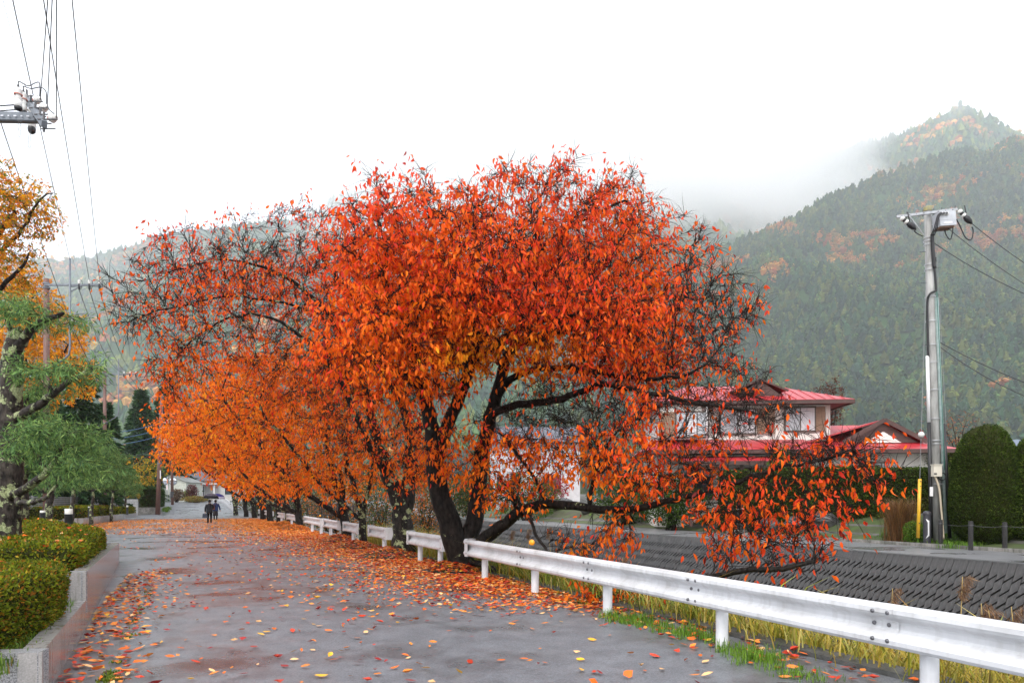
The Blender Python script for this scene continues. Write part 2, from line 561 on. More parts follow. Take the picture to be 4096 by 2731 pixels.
# the woods on the slopes: tens of thousands of small crowns, one mass each
def tree_mass(name, MV, N, hmin, hmax, seed, xr, label, sprays=0):
    rg = np.random.default_rng(seed)
    nt_, nx = MV.shape[:2]
    top = nt_ - 2
    a = rg.random(N) ** 0.8 * (top - 1.02); b = rg.random(N) * (nx - 1.01)
    i, j = a.astype(int), b.astype(int); fa, fb = (a - i)[:, None], (b - j)[:, None]
    P = MV[i, j] * (1 - fa) * (1 - fb) + MV[i + 1, j] * fa * (1 - fb) + MV[i, j + 1] * (1 - fa) * fb + MV[i + 1, j + 1] * fa * fb
    px = 2048 + F * P[:, 0] / P[:, 1]
    P = P[(px > xr[0]) & (px < xr[1])]
    n = len(P)
    f1 = fbm(P[:, :2] / MS, 1 / 260., seed, 3); f2 = fbm(P[:, :2] / MS, 1 / 60., seed + 4, 3)
    dec = (f1 * 0.75 + f2 * 0.6 + rg.normal(0, 0.07, n) + 0.05 * smooth(250, 600, P[:, 2] / MS) - 0.08) > 0.2
    h = MS * rg.uniform(hmin, hmax, n) * np.where(dec, .8, 1.0); big = 1 + .45 * fbm(P[:, :2] / MS, 1 / 35., seed + 8, 2); h = h * big; w = h * np.where(dec, rg.uniform(.34, .48, n), rg.uniform(.26, .42, n))
    k = 5
    ang = np.arange(k) * 2 * math.pi / k
    V = np.zeros((n, 2 * k + 1, 3))
    rot = rg.random(n)[:, None] * 6.28
    for ri, (zc, rc, zd, rd) in enumerate(((0.12, 1.0, 0.18, 0.8), (0.58, 0.72, 0.62, 1.0))):
        rr = np.where(dec, rd, rc)[:, None] * w[:, None] * rg.uniform(.7, 1.25, (n, k))
        zz = np.where(dec, zd, zc)[:, None] * h[:, None] * rg.uniform(.8, 1.2, (n, k))
        V[:, ri * k:(ri + 1) * k, 0] = np.cos(ang + rot + ri * .4) * rr
        V[:, ri * k:(ri + 1) * k, 1] = np.sin(ang + rot + ri * .4) * rr
        V[:, ri * k:(ri + 1) * k, 2] = zz
    V[:, 2 * k, 2] = h * np.where(dec, 0.92, 1.08)
    V += P[:, None, :] - A(0, 0, 0.5)
    q = np.arange(k); q2 = (q + 1) % k
    tq = np.stack([q, q2, k + q2, k + q], 1); tt = np.stack([k + q, k + q2, np.full(k, 2 * k)], 1)
    off = (np.arange(n) * (2 * k + 1))[:, None, None]
    green = np.array([[0.05, 0.098, 0.026], [0.03, 0.08, 0.034], [0.095, 0.12, 0.026], [0.024, 0.058, 0.032]])
    aut = np.array([[0.40, 0.15, 0.03], [0.32, 0.10, 0.035], [0.42, 0.22, 0.045], [0.2, 0.14, 0.035]])
    pal = np.where(dec[:, None], aut[rg.integers(0, 4, n)], green[rg.integers(0, 4, n)])
    pal = pal * rg.uniform(.65, 1.3, (n, 1)) * (1 + .5 * fbm(P[:, :2] / MS, 1 / 120., seed + 11, 3))[:, None]
    c = np.repeat(pal[:, None, :], 2 * k + 1, 1)
    FQ, FT = (tq + off).reshape(-1, 4), (tt + off).reshape(-1, 3)
    V = V.reshape(-1, 3); c = c.reshape(-1, 3)
    if sprays:
        # ragged boughs all round every crown, so that it has no smooth outline
        m = n * sprays; i = np.repeat(np.arange(n), sprays)
        f = rg.random(m) ** .8; a = rg.random(m) * 6.283
        rr = np.where(dec[i], np.sqrt(np.clip(1 - (2 * f - .85) ** 2 * .9, .05, 1)) * 1.0, (1.02 - f) * 1.15) * w[i] * rg.uniform(.75, 1.2, m)
        o = P[i] + np.c_[np.cos(a) * rr, np.sin(a) * rr, (.12 + .95 * f) * h[i]]
        d = np.c_[np.cos(a), np.sin(a), np.where(dec[i], rg.uniform(-.2, .8, m), rg.uniform(-.7, -.1, m))]
        sd = np.cross(d, rg.normal(0, 1, (m, 3))); sd /= np.linalg.norm(sd, axis=1)[:, None] + 1e-9
        L = (h[i] * rg.uniform(.10, .2, m))[:, None]
        W = np.stack([o - d * L * .8, o + sd * L * .55, o + d * L, o - sd * L * .55], 1)
        FQ = np.concatenate([FQ, np.arange(m * 4).reshape(-1, 4) + len(V)])
        V = np.concatenate([V * 1.0, W.reshape(-1, 3)])
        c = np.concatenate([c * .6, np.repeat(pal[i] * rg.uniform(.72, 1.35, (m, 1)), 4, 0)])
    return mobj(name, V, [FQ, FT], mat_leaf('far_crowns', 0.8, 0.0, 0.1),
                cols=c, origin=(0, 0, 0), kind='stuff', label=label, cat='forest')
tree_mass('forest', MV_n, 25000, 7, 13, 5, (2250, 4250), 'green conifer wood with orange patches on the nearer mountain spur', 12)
tree_mass('forest', MV_b, 26000, 11, 21, 6, (-100, 4200), 'misty mixed wood covering the far mountain behind the spur')
# ------------------------------------------------------------------ tree growing
def resample(pts, rad, step):
    pts = np.asarray(pts, float); seg = np.linalg.norm(np.diff(pts, axis=0), axis=1)
    s = np.concatenate([[0], np.cumsum(seg)]); n = max(2, int(round(s[-1] / step)) + 1)
    t = np.linspace(0, s[-1], n)
    # smooth a little through the corners
    out = np.stack([np.interp(t, s, pts[:, k]) for k in range(3)], 1)
    for _ in range(2):
        out[1:-1] = out[1:-1] * 0.5 + 0.25 * (out[:-2] + out[2:])
    return out, np.interp(t, s, rad)

def grow(limbs, att, step, di, dk, iters, rg, trop=0.0, wob=0.25):
    """limbs: list of (polyline, radii); att: attraction points. returns nodes, parents, given radii"""
    N, PAR, RAD = [], [], []
    for pts, rad in limbs:
        p, r = resample(pts, rad, step)
        p[1:] += rg.normal(0, step * 0.08, p[1:].shape)
        if N:
            allp = np.array(N); d = np.linalg.norm(allp - p[0], axis=1); k = int(d.argmin())
            par = k
            if d[k] < step * 1.5: p, r = p[1:], r[1:]
        else:
            par = -1
        for q, rr in zip(p, r):
            N.append(q); PAR.append(par); RAD.append(rr); par = len(N) - 1
    N = [np.array(q) for q in N]
    att = np.asarray(att, float); alive = np.ones(len(att), bool)
    nd = np.full(len(att), 1e9); ni = np.zeros(len(att), int)
    new0 = 0
    kids = [0] * len(N)
    for it in range(iters):
        P = np.array(N[new0:]); base = new0; new0 = len(N)
        if len(P):
            ia = np.where(alive)[0]
            for s in range(0, len(P), 256):
                Q = P[s:s + 256]
                D = ((att[ia][:, None, :] - Q[None]) ** 2).sum(2)
                k = D.argmin(1); dm = np.sqrt(D[np.arange(len(ia)), k])
                b = dm < nd[ia]
                nd[ia[b]] = dm[b]; ni[ia[b]] = base + s + k[b]
        alive &= nd > dk
        act = np.where(alive & (nd < di))[0]
        if not len(act): break
        src = ni[act]
        d = att[act] - np.array(N)[src]; d /= np.linalg.norm(d, axis=1)[:, None] + 1e-9
        uq, inv = np.unique(src, return_inverse=True)
        acc = np.zeros((len(uq), 3)); np.add.at(acc, inv, d)
        acc /= np.linalg.norm(acc, axis=1)[:, None] + 1e-9
        acc += rg.normal(0, wob, acc.shape); acc[:, 2] += trop
        acc /= np.linalg.norm(acc, axis=1)[:, None] + 1e-9
        added = 0
        for j, u in enumerate(uq):
            if kids[u] >= 3: continue
            kids[u] += 1
            N.append(N[u] + acc[j] * step); PAR.append(int(u)); RAD.append(0.0); kids.append(0); added += 1
        if not added: break
    return np.array(N), np.array(PAR), np.array(RAD)

def thicken(N, PAR, RAD, tip, ex=2.3):
    r = np.zeros(len(N)) ; acc = np.zeros(len(N))
    for i in range(len(N) - 1, -1, -1):
        rr = acc[i] ** (1 / ex) if acc[i] > 0 else tip
        r[i] = max(rr, RAD[i]) if RAD[i] > 0 else rr
        if PAR[i] >= 0: acc[PAR[i]] += rr ** ex if RAD[i] == 0 else (min(rr, RAD[i])) ** ex
    return r

def branch_mesh(N, PAR, r, rg, rough=0.0):
    kids = [[] for _ in N]
    for i, p in enumerate(PAR):
        if p >= 0: kids[p].append(i)
    starts = [(i, None) for i, p in enumerate(PAR) if p < 0]
    mb = MB()
    while starts:
        i, par = starts.pop()
        ch = [par] if par is not None else []
        rad = [min(r[i], r[par])] if par is not None else []
        k = i
        while True:
            ch.append(k); rad.append(r[k])
            if not kids[k]: break
            nx = max(kids[k], key=lambda q: r[q])
            for q in kids[k]:
                if q != nx: starts.append((q, k))
            k = nx
        if len(ch) < 2: continue
        rad = np.array(rad)
        if par is None and rough:
            pass
        mx = rad.max()
        n = 12 if mx > 0.12 else 8 if mx > 0.05 else 5 if mx > 0.02 else 3
        rad[-1] *= 0.5
        mb.tube(N[ch], rad, n, cap=(par is None), sm=True)
    V = np.concatenate(mb.V); Q = np.concatenate(mb.Q)
    if rough:
        V = V + 0  # bark relief comes from the material
    return V, Q

def twig_mesh(P0_, D, L, r0, rg, droop=0.15):
    """many three-point twigs at once"""
    n = len(P0_)
    side = rg.normal(0, 1, (n, 3)); side -= D * (side * D).sum(1)[:, None]; side /= np.linalg.norm(side, axis=1)[:, None] + 1e-9
    p1 = P0_ + D * (L * .5)[:, None] + side * (L * .07)[:, None]
    p2 = P0_ + D * L[:, None] - A(0, 0, 1) * (L * droop)[:, None]
    b = np.cross(D, side)
    V = np.zeros((n, 7, 3))
    for k in range(3):
        c, s = math.cos(k * 2.094), math.sin(k * 2.094)
        o = side * c + b * s
        V[:, k] = P0_ + o * r0; V[:, 3 + k] = p1 + o * r0 * .7
    V[:, 6] = p2
    q = np.array([[0, 1, 4, 3], [1, 2, 5, 4], [2, 0, 3, 5]]); t = np.array([[3, 4, 6], [4, 5, 6], [5, 3, 6]])
    off = (np.arange(n) * 7)[:, None, None]
    return V.reshape(-1, 3), (q + off).reshape(-1, 4), (t + off).reshape(-1, 3), p1, p2

def leaf_mesh(P, axis, size, width, rg, curl=0.25, fold=0.2, fine=False):
    """folded, curved leaf blades: 5 points, 4 triangles each"""
    n = len(P)
    axis = axis / (np.linalg.norm(axis, axis=1)[:, None] + 1e-9)
    side = np.cross(axis, rg.normal(0, 1, (n, 3))); side /= np.linalg.norm(side, axis=1)[:, None] + 1e-9
    nrm = np.cross(side, axis)
    s = size[:, None]
    w = width[:, None]
    cu = curl * rg.normal(1, .8, (n, 1)); fo = fold * rg.uniform(.2, 2.2, (n, 1))
    m1 = P + axis * s * .33 + nrm * s * cu * .22
    m2 = P + axis * s * .66 + nrm * s * cu * .12
    if not fine:
        mid = (m1 + m2) / 2
        V = np.stack([P, mid - side * w * .5 + nrm * w * fo, mid, mid + side * w * .5 + nrm * w * fo, P + axis * s * 0.98 - nrm * s * cu * .25], 1)
        return V, LEAF5
    V = np.stack([P, m1 - side * w * .46 + nrm * w * fo, m1, m1 + side * w * .46 + nrm * w * fo,
                  m2 - side * w * .42 + nrm * w * fo * .8, m2, m2 + side * w * .42 + nrm * w * fo * .8, P + axis * s * 1.04 - nrm * s * cu * .3], 1)
    return V, LEAF8
LEAF5 = [np.array([[0, 2, 1], [0, 3, 2], [1, 2, 4], [2, 3, 4]])]
LEAF8 = [np.array([[0, 2, 1], [0, 3, 2], [4, 5, 7], [5, 6, 7]]), np.array([[1, 2, 5, 4], [2, 3, 6, 5]])]
def many(F_, n, k):
    return [(f + (np.arange(n) * k)[:, None, None]).reshape(-1, f.shape[1]) for f in F_]

def bark_mat(name, lichen, tone=1.0, green=0.0):
    m, t, b = new_mat(name)
    tc = t.nodes.new('ShaderNodeTexCoord')
    mp = t.nodes.new('ShaderNodeMapping'); mp.inputs['Scale'].default_value = (1, 1, 0.45)
    t.links.new(tc.outputs['Object'], mp.inputs['Vector'])
    n1 = t.nodes.new('ShaderNodeTexNoise'); n1.inputs['Scale'].default_value = 16; n1.inputs['Detail'].default_value = 8
    t.links.new(mp.outputs[0], n1.inputs['Vector'])
    rp = t.nodes.new('ShaderNodeValToRGB')
    rp.color_ramp.elements[0].position = .35; rp.color_ramp.elements[0].color = (0.006 * tone, 0.005 * tone, 0.0045 * tone, 1)
    rp.color_ramp.elements[1].position = .7; rp.color_ramp.elements[1].color = (0.03 * tone, 0.025 * tone, 0.021 * tone, 1)
    t.links.new(n1.outputs['Fac'], rp.inputs['Fac'])
    n2 = t.nodes.new('ShaderNodeTexNoise'); n2.inputs['Scale'].default_value = 4.2; n2.inputs['Detail'].default_value = 7; n2.inputs['Roughness'].default_value = .66
    t.links.new(tc.outputs['Object'], n2.inputs['Vector'])
    r2 = t.nodes.new('ShaderNodeValToRGB')
    e = 0.66 - 0.14 * lichen
    r2.color_ramp.elements[0].position = e; r2.color_ramp.elements[0].color = (0, 0, 0, 1)
    r2.color_ramp.elements[1].position = e + .03; r2.color_ramp.elements[1].color = (1, 1, 1, 1)
    t.links.new(n2.outputs['Fac'], r2.inputs['Fac'])
    n3 = t.nodes.new('ShaderNodeTexNoise'); n3.inputs['Scale'].default_value = 40
    t.links.new(tc.outputs['Object'], n3.inputs['Vector'])
    r3 = t.nodes.new('ShaderNodeValToRGB')
    r3.color_ramp.elements[0].position = .3; r3.color_ramp.elements[0].color = (0.14, 0.17, 0.07, 1)
    r3.color_ramp.elements[1].position = .7; r3.color_ramp.elements[1].color = (0.42, 0.46, 0.26, 1)
    t.links.new(n3.outputs['Fac'], r3.inputs['Fac'])
    mx = t.nodes.new('ShaderNodeMix'); mx.data_type = 'RGBA'
    t.links.new(r2.outputs['Color'], mx.inputs['Factor'])
    t.links.new(rp.outputs['Color'], mx.inputs['A']); t.links.new(r3.outputs['Color'], mx.inputs['B'])
    t.links.new(mx.outputs['Result'], b.inputs['Base Color'])
    b.inputs['Roughness'].default_value = 0.55
    b.inputs['Specular IOR Level'].default_value = 0.10
    bp = t.nodes.new('ShaderNodeBump'); bp.inputs['Strength'].default_value = 0.9; bp.inputs['Distance'].default_value = 0.03
    t.links.new(n1.outputs['Fac'], bp.inputs['Height']); t.links.new(bp.outputs[0], b.inputs['Normal'])
    return m

M_bark0 = bark_mat('cherry_bark_dark', 0.15)
M_bark1 = bark_mat('cherry_bark_lichen', 0.72, 1.2)
M_bark2 = bark_mat('cherry_bark_some_lichen', 0.4)
M_twig = mat('wet_twig', (0.026, 0.017, 0.013), 0.6, c2=(0.010, 0.007, 0.006), scale=6, spec=.08)
M_leaf = mat_leaf('autumn_leaf', 0.42, 0.45, 0.16)

C_RED = A(0.82, 0.042, 0.020); C_VER = A(0.93, 0.125, 0.010); C_ORA = A(0.94, 0.25, 0.010)
C_YEL = A(0.94, 0.44, 0.016); C_DRK = A(0.24, 0.022, 0.018); C_GRN = A(0.22, 0.20, 0.02)

def leaf_colours(kind, n, rg):
    """kind per leaf 0 (red top) .. 1 (orange) .. 2 (yellow)"""
    stops = np.array([C_DRK, C_RED, C_VER, C_VER * .5 + C_ORA * .5, C_ORA, C_YEL, C_YEL * .6 + C_GRN * .4])
    x = np.clip(kind + rg.normal(0, .6, n), 0, 3.4) + 1.35
    x = np.where(rg.random(n) < .06, rg.uniform(0, 1, n), x)
    x = np.clip(x, 0, 5.99)
    i = x.astype(int); f = (x - i)[:, None]
    c = stops[i] * (1 - f) + stops[np.minimum(i + 1, 6)] * f
    return np.minimum(c * rg.uniform(.72, 1.22, (n, 1)), .97)

def blob_points(blobs, rg):
    """blobs: (x, y, Y, rx_px, ry_px, rY_m, count) -> points in world, filled towards the outside"""
    out = []
    for x, y, Y, rx, ry, rY, n in blobs:
        d = rg.normal(0, 1, (n, 3)); d /= np.linalg.norm(d, axis=1)[:, None]
        d *= (rg.random(n) ** 0.42)[:, None]
        c = PF(x, y, Y)
        out.append(c + d * A(rx / F * Y, rY, ry / F * Y))
    return np.concatenate(out)

def make_tree(name, label, cat, group, limbs, blobs, rg, step, di, dk, tip, twig_r, twig_n, twig_L, leaf_n, leaf_s, colour, density, bark,
              iters=70, wob=.28, single=0, base_flare=True, leafmat=None, hang=1.0, twig_mat=None, fine=False, trop=0.02, wl=0.39, twig_w=.23):
    att = blob_points(blobs, rg)
    N, PAR, RAD = grow(limbs, att, step, di, dk, iters, rg, trop, wob)
    r = thicken(N, PAR, RAD, tip)
    org = limbs[0][0][0]
    th = empty(name, (org[0], org[1], org[2]), label, cat, group)
    V, Q = branch_mesh(N, PAR, r, rg)
    mobj('trunk', V, [Q], bark, th, smooth_sh=True)
    # twigs on the thin wood
    thin = np.where((r < twig_r) & (PAR >= 0))[0]
    rep = np.repeat(thin, twig_n)
    d0 = N[rep] - N[PAR[rep]]; d0 /= np.linalg.norm(d0, axis=1)[:, None] + 1e-9
    D = d0 * 0.75 + rg.normal(0, .55, d0.shape); D[:, 2] += 0.12
    D /= np.linalg.norm(D, axis=1)[:, None]
    L = twig_L * rg.uniform(.45, 1.3, len(rep))
    tv, tq, tt, p1, p2 = twig_mesh(N[rep] + (N[PAR[rep]] - N[rep]) * rg.random((len(rep), 1)), D, L, twig_r * twig_w, rg)
    mobj('twigs', tv, [tq, tt], twig_mat or M_twig, th, kind='stuff', smooth_sh=True)
    # leaves
    den = density(N[rep], rg)
    k = rg.poisson(leaf_n * np.clip(den, 0, 3))
    idx = np.repeat(np.arange(len(rep)), k)
    f = np.clip(rg.choice([.15, .62, 1.0], len(idx)) + rg.normal(0, .05, len(idx)), 0, 1)[:, None]
    P = p1[idx] * (1 - f) + p2[idx] * f
    nn = len(P)
    ax = rg.normal(0, .46, (nn, 3)) + D[idx] * .2; ax[:, 2] -= hang * rg.uniform(.7, 1.5, nn)
    P = P + ax / np.linalg.norm(ax, axis=1)[:, None] * 0.03
    sz = leaf_s * rg.uniform(.7, 1.25, nn)
    kind = colour(P, rg)
    C = leaf_colours(kind, nn, rg) if kind.ndim == 1 else kind
    LV, LF = leaf_mesh(P, ax, sz, sz * wl * rg.uniform(.8, 1.15, nn), rg, fine=fine); kv = LV.shape[1]
    keep = np.ones(nn, bool)
    if single:
        px = 2048 + F * P[:, 0] / P[:, 1]; py = HY - F * (P[:, 2] - CH) / P[:, 1]
        app = sz / P[:, 1]; app[(px < 20) | (px > 4080) | (py > 2450)] = 0
        big = np.argsort(-app)[:single]; keep[big] = False
        for b in big:
            me = raw_mesh('leaf', LV[b] - P[b], LF, leafmat or M_leaf, cols=np.repeat(C[b:b + 1], kv, 0), smooth_sh=True)
            lo = bpy.data.objects.new('leaf', me); COL.objects.link(lo)
            lo.parent = th; lo.location = tuple(P[b] - ORI[th])
    LV = LV[keep].reshape(-1, 3); nk = int(keep.sum())
    mobj('crown', LV, many(LF, nk, kv), leafmat or M_leaf, th, cols=np.repeat(C[keep], kv, 0), kind='stuff', smooth_sh=fine)
    print(name, nn)
    return th, N, nn

def L_(pts, r0, r1, pw=1.0):
    P = np.array([PF(*p) for p in pts]); n = len(P)
    return (P, r1 + (r0 - r1) * (1 - np.linspace(0, 1, n)) ** pw)

# ---- the big cherry tree
rg = np.random.default_rng(101)
hero_limbs = [
    L_([(1850, 2300, 15.5), (1842, 2240, 15.5), (1825, 2170, 15.45), (1795, 2080, 15.4), (1755, 1970, 15.3), (1738, 1850, 15.2), (1728, 1720, 15.1), (1700, 1580, 15.0), (1660, 1420, 14.8), (1590, 1250, 14.5), (1520, 1080, 14.2)], .33, .07),
    L_([(1855, 2205, 15.5), (1895, 2110, 15.6), (1908, 1990, 15.7), (1918, 1850, 15.7), (1945, 1720, 15.6), (1985, 1590, 15.5), (2012, 1460, 15.4), (2060, 1370, 15.2), (2180, 1345, 15.0), (2290, 1310, 14.8), (2420, 1260, 14.6)], .22, .06),
    L_([(1742, 1860, 15.2), (1795, 1690, 15.0), (1848, 1560, 14.7), (1893, 1440, 14.5), (1912, 1330, 14.4), (1895, 1240, 14.3), (1885, 1130, 14.3), (1910, 980, 14.3), (1900, 850, 14.4)], .155, .045),
    L_([(1895, 1440, 14.5), (1950, 1400, 14.4), (2010, 1350, 14.2), (2080, 1300, 14.0), (2180, 1282, 13.8), (2300, 1260, 13.5)], .08, .04),
    L_([(1980, 1600, 15.5), (2040, 1510, 15.2), (2128, 1476, 14.9), (2238, 1465, 14.6), (2333, 1483, 14.3), (2450, 1500, 14), (2600, 1520, 13.6), (2750, 1500, 13.2)], .09, .035),
    L_([(1940, 1730, 15.6), (1980, 1640, 15.0), (2113, 1612, 14.4), (2245, 1604, 14.0), (2304, 1575, 13.8), (2362, 1538, 13.6), (2480, 1545, 13.3), (2620, 1580, 12.9), (2800, 1610, 12.5), (2980, 1640, 12.2)], .10, .03),
    L_([(1865, 2210, 15.5), (1930, 2160, 15.3), (2010, 2095, 15.0), (2100, 2030, 14.6), (2190, 2012, 14.2), (2350, 2032, 13.6), (2500, 2042, 13.0), (2650, 2012, 12.4), (2850, 1955, 11.6), (3050, 1890, 10.9), (3230, 1840, 10.3), (3420, 1825, 9.8)], .17, .014, 1.25),
    L_([(2060, 2050, 14.7), (2050, 1960, 14.2), (2110, 2060, 13.6), (2160, 2160, 13.0), (2200, 2230, 12.6), (2260, 2290, 12.2)], .05, .02),
    L_([(2350, 2032, 13.6), (2372, 1930, 13.4), (2390, 1830, 13.2), (2450, 1750, 13.0)], .055, .025),
    L_([(2190, 2012, 14.2), (2130, 1900, 14.4), (2060, 1800, 14.6), (2000, 1740, 14.8)], .045, .03),
    L_([(1880, 2240, 15.4), (2050, 2300, 14.2), (2300, 2370, 12.5), (2600, 2390, 10.8), (2850, 2310, 10.0), (2950, 2280, 9.8), (3100, 2275, 9.6), (3255, 2255, 9.5)], .07, .035),
    L_([(1700, 1580, 15.0), (1600, 1480, 14.3), (1500, 1420, 13.6), (1420, 1400, 13.2)], .08, .035),
    L_([(2290, 1310, 14.8), (2250, 1150, 14.6), (2170, 1000, 14.5), (2120, 880, 14.5)], .06, .03),
    L_([(2062, 1368, 15.2), (2100, 1230, 15.6), (2105, 1100, 15.8), (2180, 960, 15.6), (2350, 870, 15.4), (2500, 800, 15.2)], .07, .028),
    L_([(2850, 1955, 11.6), (2930, 2030, 11.0), (3000, 2120, 10.5), (3060, 2200, 10.2)], .035, .016),
]
hero_blobs = [
    (1720, 1050, 14.3, 400, 250, 3.3, 1000), (2180, 1000, 15.0, 430, 260, 3.2, 950), (1950, 1200, 13.8, 560, 260, 3.4, 1100),
    (2560, 1130, 15.0, 330, 220, 2.6, 620), (2650, 1350, 14.4, 320, 230, 2.4, 700), (2300, 1330, 13.4, 380, 180, 2.4, 420),
    (1560, 1400, 13.0, 320, 260, 2.2, 800), (2470, 800, 15.2, 180, 90, 1.2, 130),
    (2330, 1780, 13.2, 330, 130, 1.5, 330), (1950, 1800, 14.4, 260, 130, 1.6, 170), (2050, 1960, 14.0, 180, 90, 1.0, 90), (2640, 1860, 12.4, 300, 140, 1.3, 260),
    (3080, 2020, 10.3, 330, 230, 1.2, 430), (3380, 1860, 9.9, 260, 130, .9, 190), (2900, 1660, 12.2, 320, 120, 1.3, 420), (2400, 2150, 12.6, 200, 90, .7, 80),
    (2950, 1520, 13.3, 130, 90, 1.0, 110), (2880, 1250, 14.6, 170, 200, 1.4, 170), (3180, 2230, 9.7, 130, 80, .5, 70), (2650, 2400, 10.5, 350, 70, .5, 120), (2600, 1640, 12.8, 250, 110, 1.2, 300), (2250, 1640, 14.2, 330, 130, 1.6, 420), (3300, 1800, 10.6, 250, 110, 1.0, 160)]

def hero_density(P, rg):
    px = 2048 + F * P[:, 0] / P[:, 1]; py = HY - F * (P[:, 2] - CH) / P[:, 1]
    d = 0.95 + 1.5 * fbm(P, 1.1, 4, 3)
    q = np.clip(d, .02, 2.4)
    # bare zones: the interior, the windward tips on the stream side
    q *= 1 - .96 * smooth(1.0, .55, np.hypot((px - 2180) / 420, (py - 1640) / 160))
    q *= 1 - .75 * smooth(2560, 2800, px) * smooth(1720, 1600, py)
    q *= 1 - .62 * smooth(2550, 2750, px) * smooth(1560, 1660, py) * smooth(1960, 1860, py)
    q *= 1 - .5 * smooth(2600, 2750, px) * smooth(1800, 1900, py)
    q *= 1 - .72 * smooth(1.0, .4, np.hypot((px - 2900) / 420, (py - 1650) / 130))
    q *= 1 - .6 * smooth(2380, 2560, px) * smooth(900, 760, py)
    q *= 1 - .5 * smooth(1.0, .5, np.hypot((px - 2250) / 200, (py - 2120) / 130))
    q *= 1 + .7 * smooth(1.0, .4, np.hypot((px - 1600) / 450, (py - 1250) / 400))
    return q

def hero_colour(P, rg):
    z = P[:, 2]
    k = .62 - .25 * smooth(5.2, 8.5, z) + 1.1 * fbm(P, .8, 9, 3)
    px = 2048 + F * P[:, 0] / P[:, 1]; py = HY - F * (P[:, 2] - CH) / P[:, 1]
    k += .75 * smooth(1.0, .3, np.hypot((px - 1650) / 480, (py - 1400) / 380)) + 1.6 * smooth(1.0, .4, np.hypot((px - 2050) / 420, (py - 1430) / 180)) + .9 * smooth(2750, 2250, px) * smooth(1600, 1760, py)
    k -= .1 * smooth(2700, 2950, px) * smooth(1750, 1850, py)
    return k
hero, HN, nlv = make_tree('cherry_tree', 'big cherry tree with dark wet trunk and wide red crown at the guardrail gap', 'tree', 'cherry trees along the stream',
    hero_limbs, hero_blobs, rg, .21, 1.5, .30, .0045, .020, 8, .46, 1.5, .118, hero_colour, hero_density, M_bark0, single=300, fine=True, twig_w=.26)
print('hero leaves', nlv, 'nodes', len(HN))

# ---- the cherry row behind it
def row_density(s):
    return lambda P, rg: np.clip(.95 + .6 * fbm(P, .6, s, 3), .1, 2)
def row_colour(base, zlo, zhi):
    return lambda P, rg: base + .75 - .6 * smooth(zlo, zhi, P[:, 2]) + 1.0 * fbm(P, .6, 12, 3)

rg = np.random.default_rng(202)
t2_limbs = [
    L_([(1613, 2235, 19.5), (1612, 2150, 19.5), (1610, 2050, 19.5), (1570, 1930, 19.4), (1520, 1800, 19.3), (1480, 1650, 19.2), (1450, 1480, 19.0), (1400, 1350, 18.6), (1260, 1240, 18.0), (1070, 1195, 17.2), (870, 1180, 16.6), (700, 1230, 16.2), (580, 1260, 16.0)], .40, .012, 2.3),
    L_([(1610, 2060, 19.5), (1650, 1900, 19.7), (1640, 1700, 19.8), (1560, 1500, 19.8), (1450, 1300, 19.8), (1350, 1120, 19.6), (1280, 1000, 19.4)], .22, .05),
    L_([(1570, 1930, 19.4), (1480, 1800, 18.8), (1400, 1600, 18.2), (1300, 1420, 17.6), (1140, 1290, 17.0), (980, 1240, 16.6), (800, 1330, 16.2), (680, 1450, 16.0)], .13, .012, 1.7),
    L_([(1640, 1800, 19.7), (1720, 1600, 20.2), (1780, 1400, 20.5), (1760, 1200, 20.6)], .13, .04),
    L_([(1400, 1350, 18.6), (1220, 1150, 18.2), (1050, 1060, 17.8), (880, 1030, 17.4), (700, 1080, 17.0)], .08, .012, 1.5),
]
t2_blobs = [(1200, 1030, 18.6, 330, 200, 2.4, 520), (900, 1080, 17.2, 350, 160, 2.0, 560), (620, 1170, 16.4, 200, 130, 1.4, 260), (1300, 1300, 18.2, 300, 200, 2.2, 420),
            (850, 1300, 16.6, 300, 130, 1.4, 300), (560, 1300, 16.0, 160, 70, 1.0, 110), (700, 1480, 16.2, 140, 160, 1.0, 170), (1700, 1350, 20.5, 330, 260, 2.4, 300), (1250, 1520, 18.6, 260, 180, 2.0, 260), (1560, 1750, 18.4, 200, 140, 1.6, 200), (1700, 1880, 18.0, 140, 70, 1.0, 70), (1380, 1700, 18.4, 200, 150, 1.6, 180)]
def t2_density(P, rg):
    px = 2048 + F * P[:, 0] / P[:, 1]; py = HY - F * (P[:, 2] - CH) / P[:, 1]
    q = np.clip(.8 + 1.4 * fbm(P, 1.0, 14, 3), 0, 2.2)
    q *= 1 - .75 * smooth(1, .4, np.hypot((px - 1000) / 330, (py - 960) / 110))
    q *= 1 - .5 * smooth(720, 520, px)
    q *= 1 - .6 * smooth(1.0, .4, np.hypot((px - 1000) / 260, (py - 1330) / 120))
    return q
make_tree('cherry_tree', 'cherry tree with thick lichen covered trunk and long branches over the road', 'tree', 'cherry trees along the stream',
    t2_limbs, t2_blobs, rg, .25, 1.7, .34, .005, .022, 7, .5, 1.3, .132, row_colour(.35, 5.5, 8), t2_density, M_bark1, twig_w=.26)

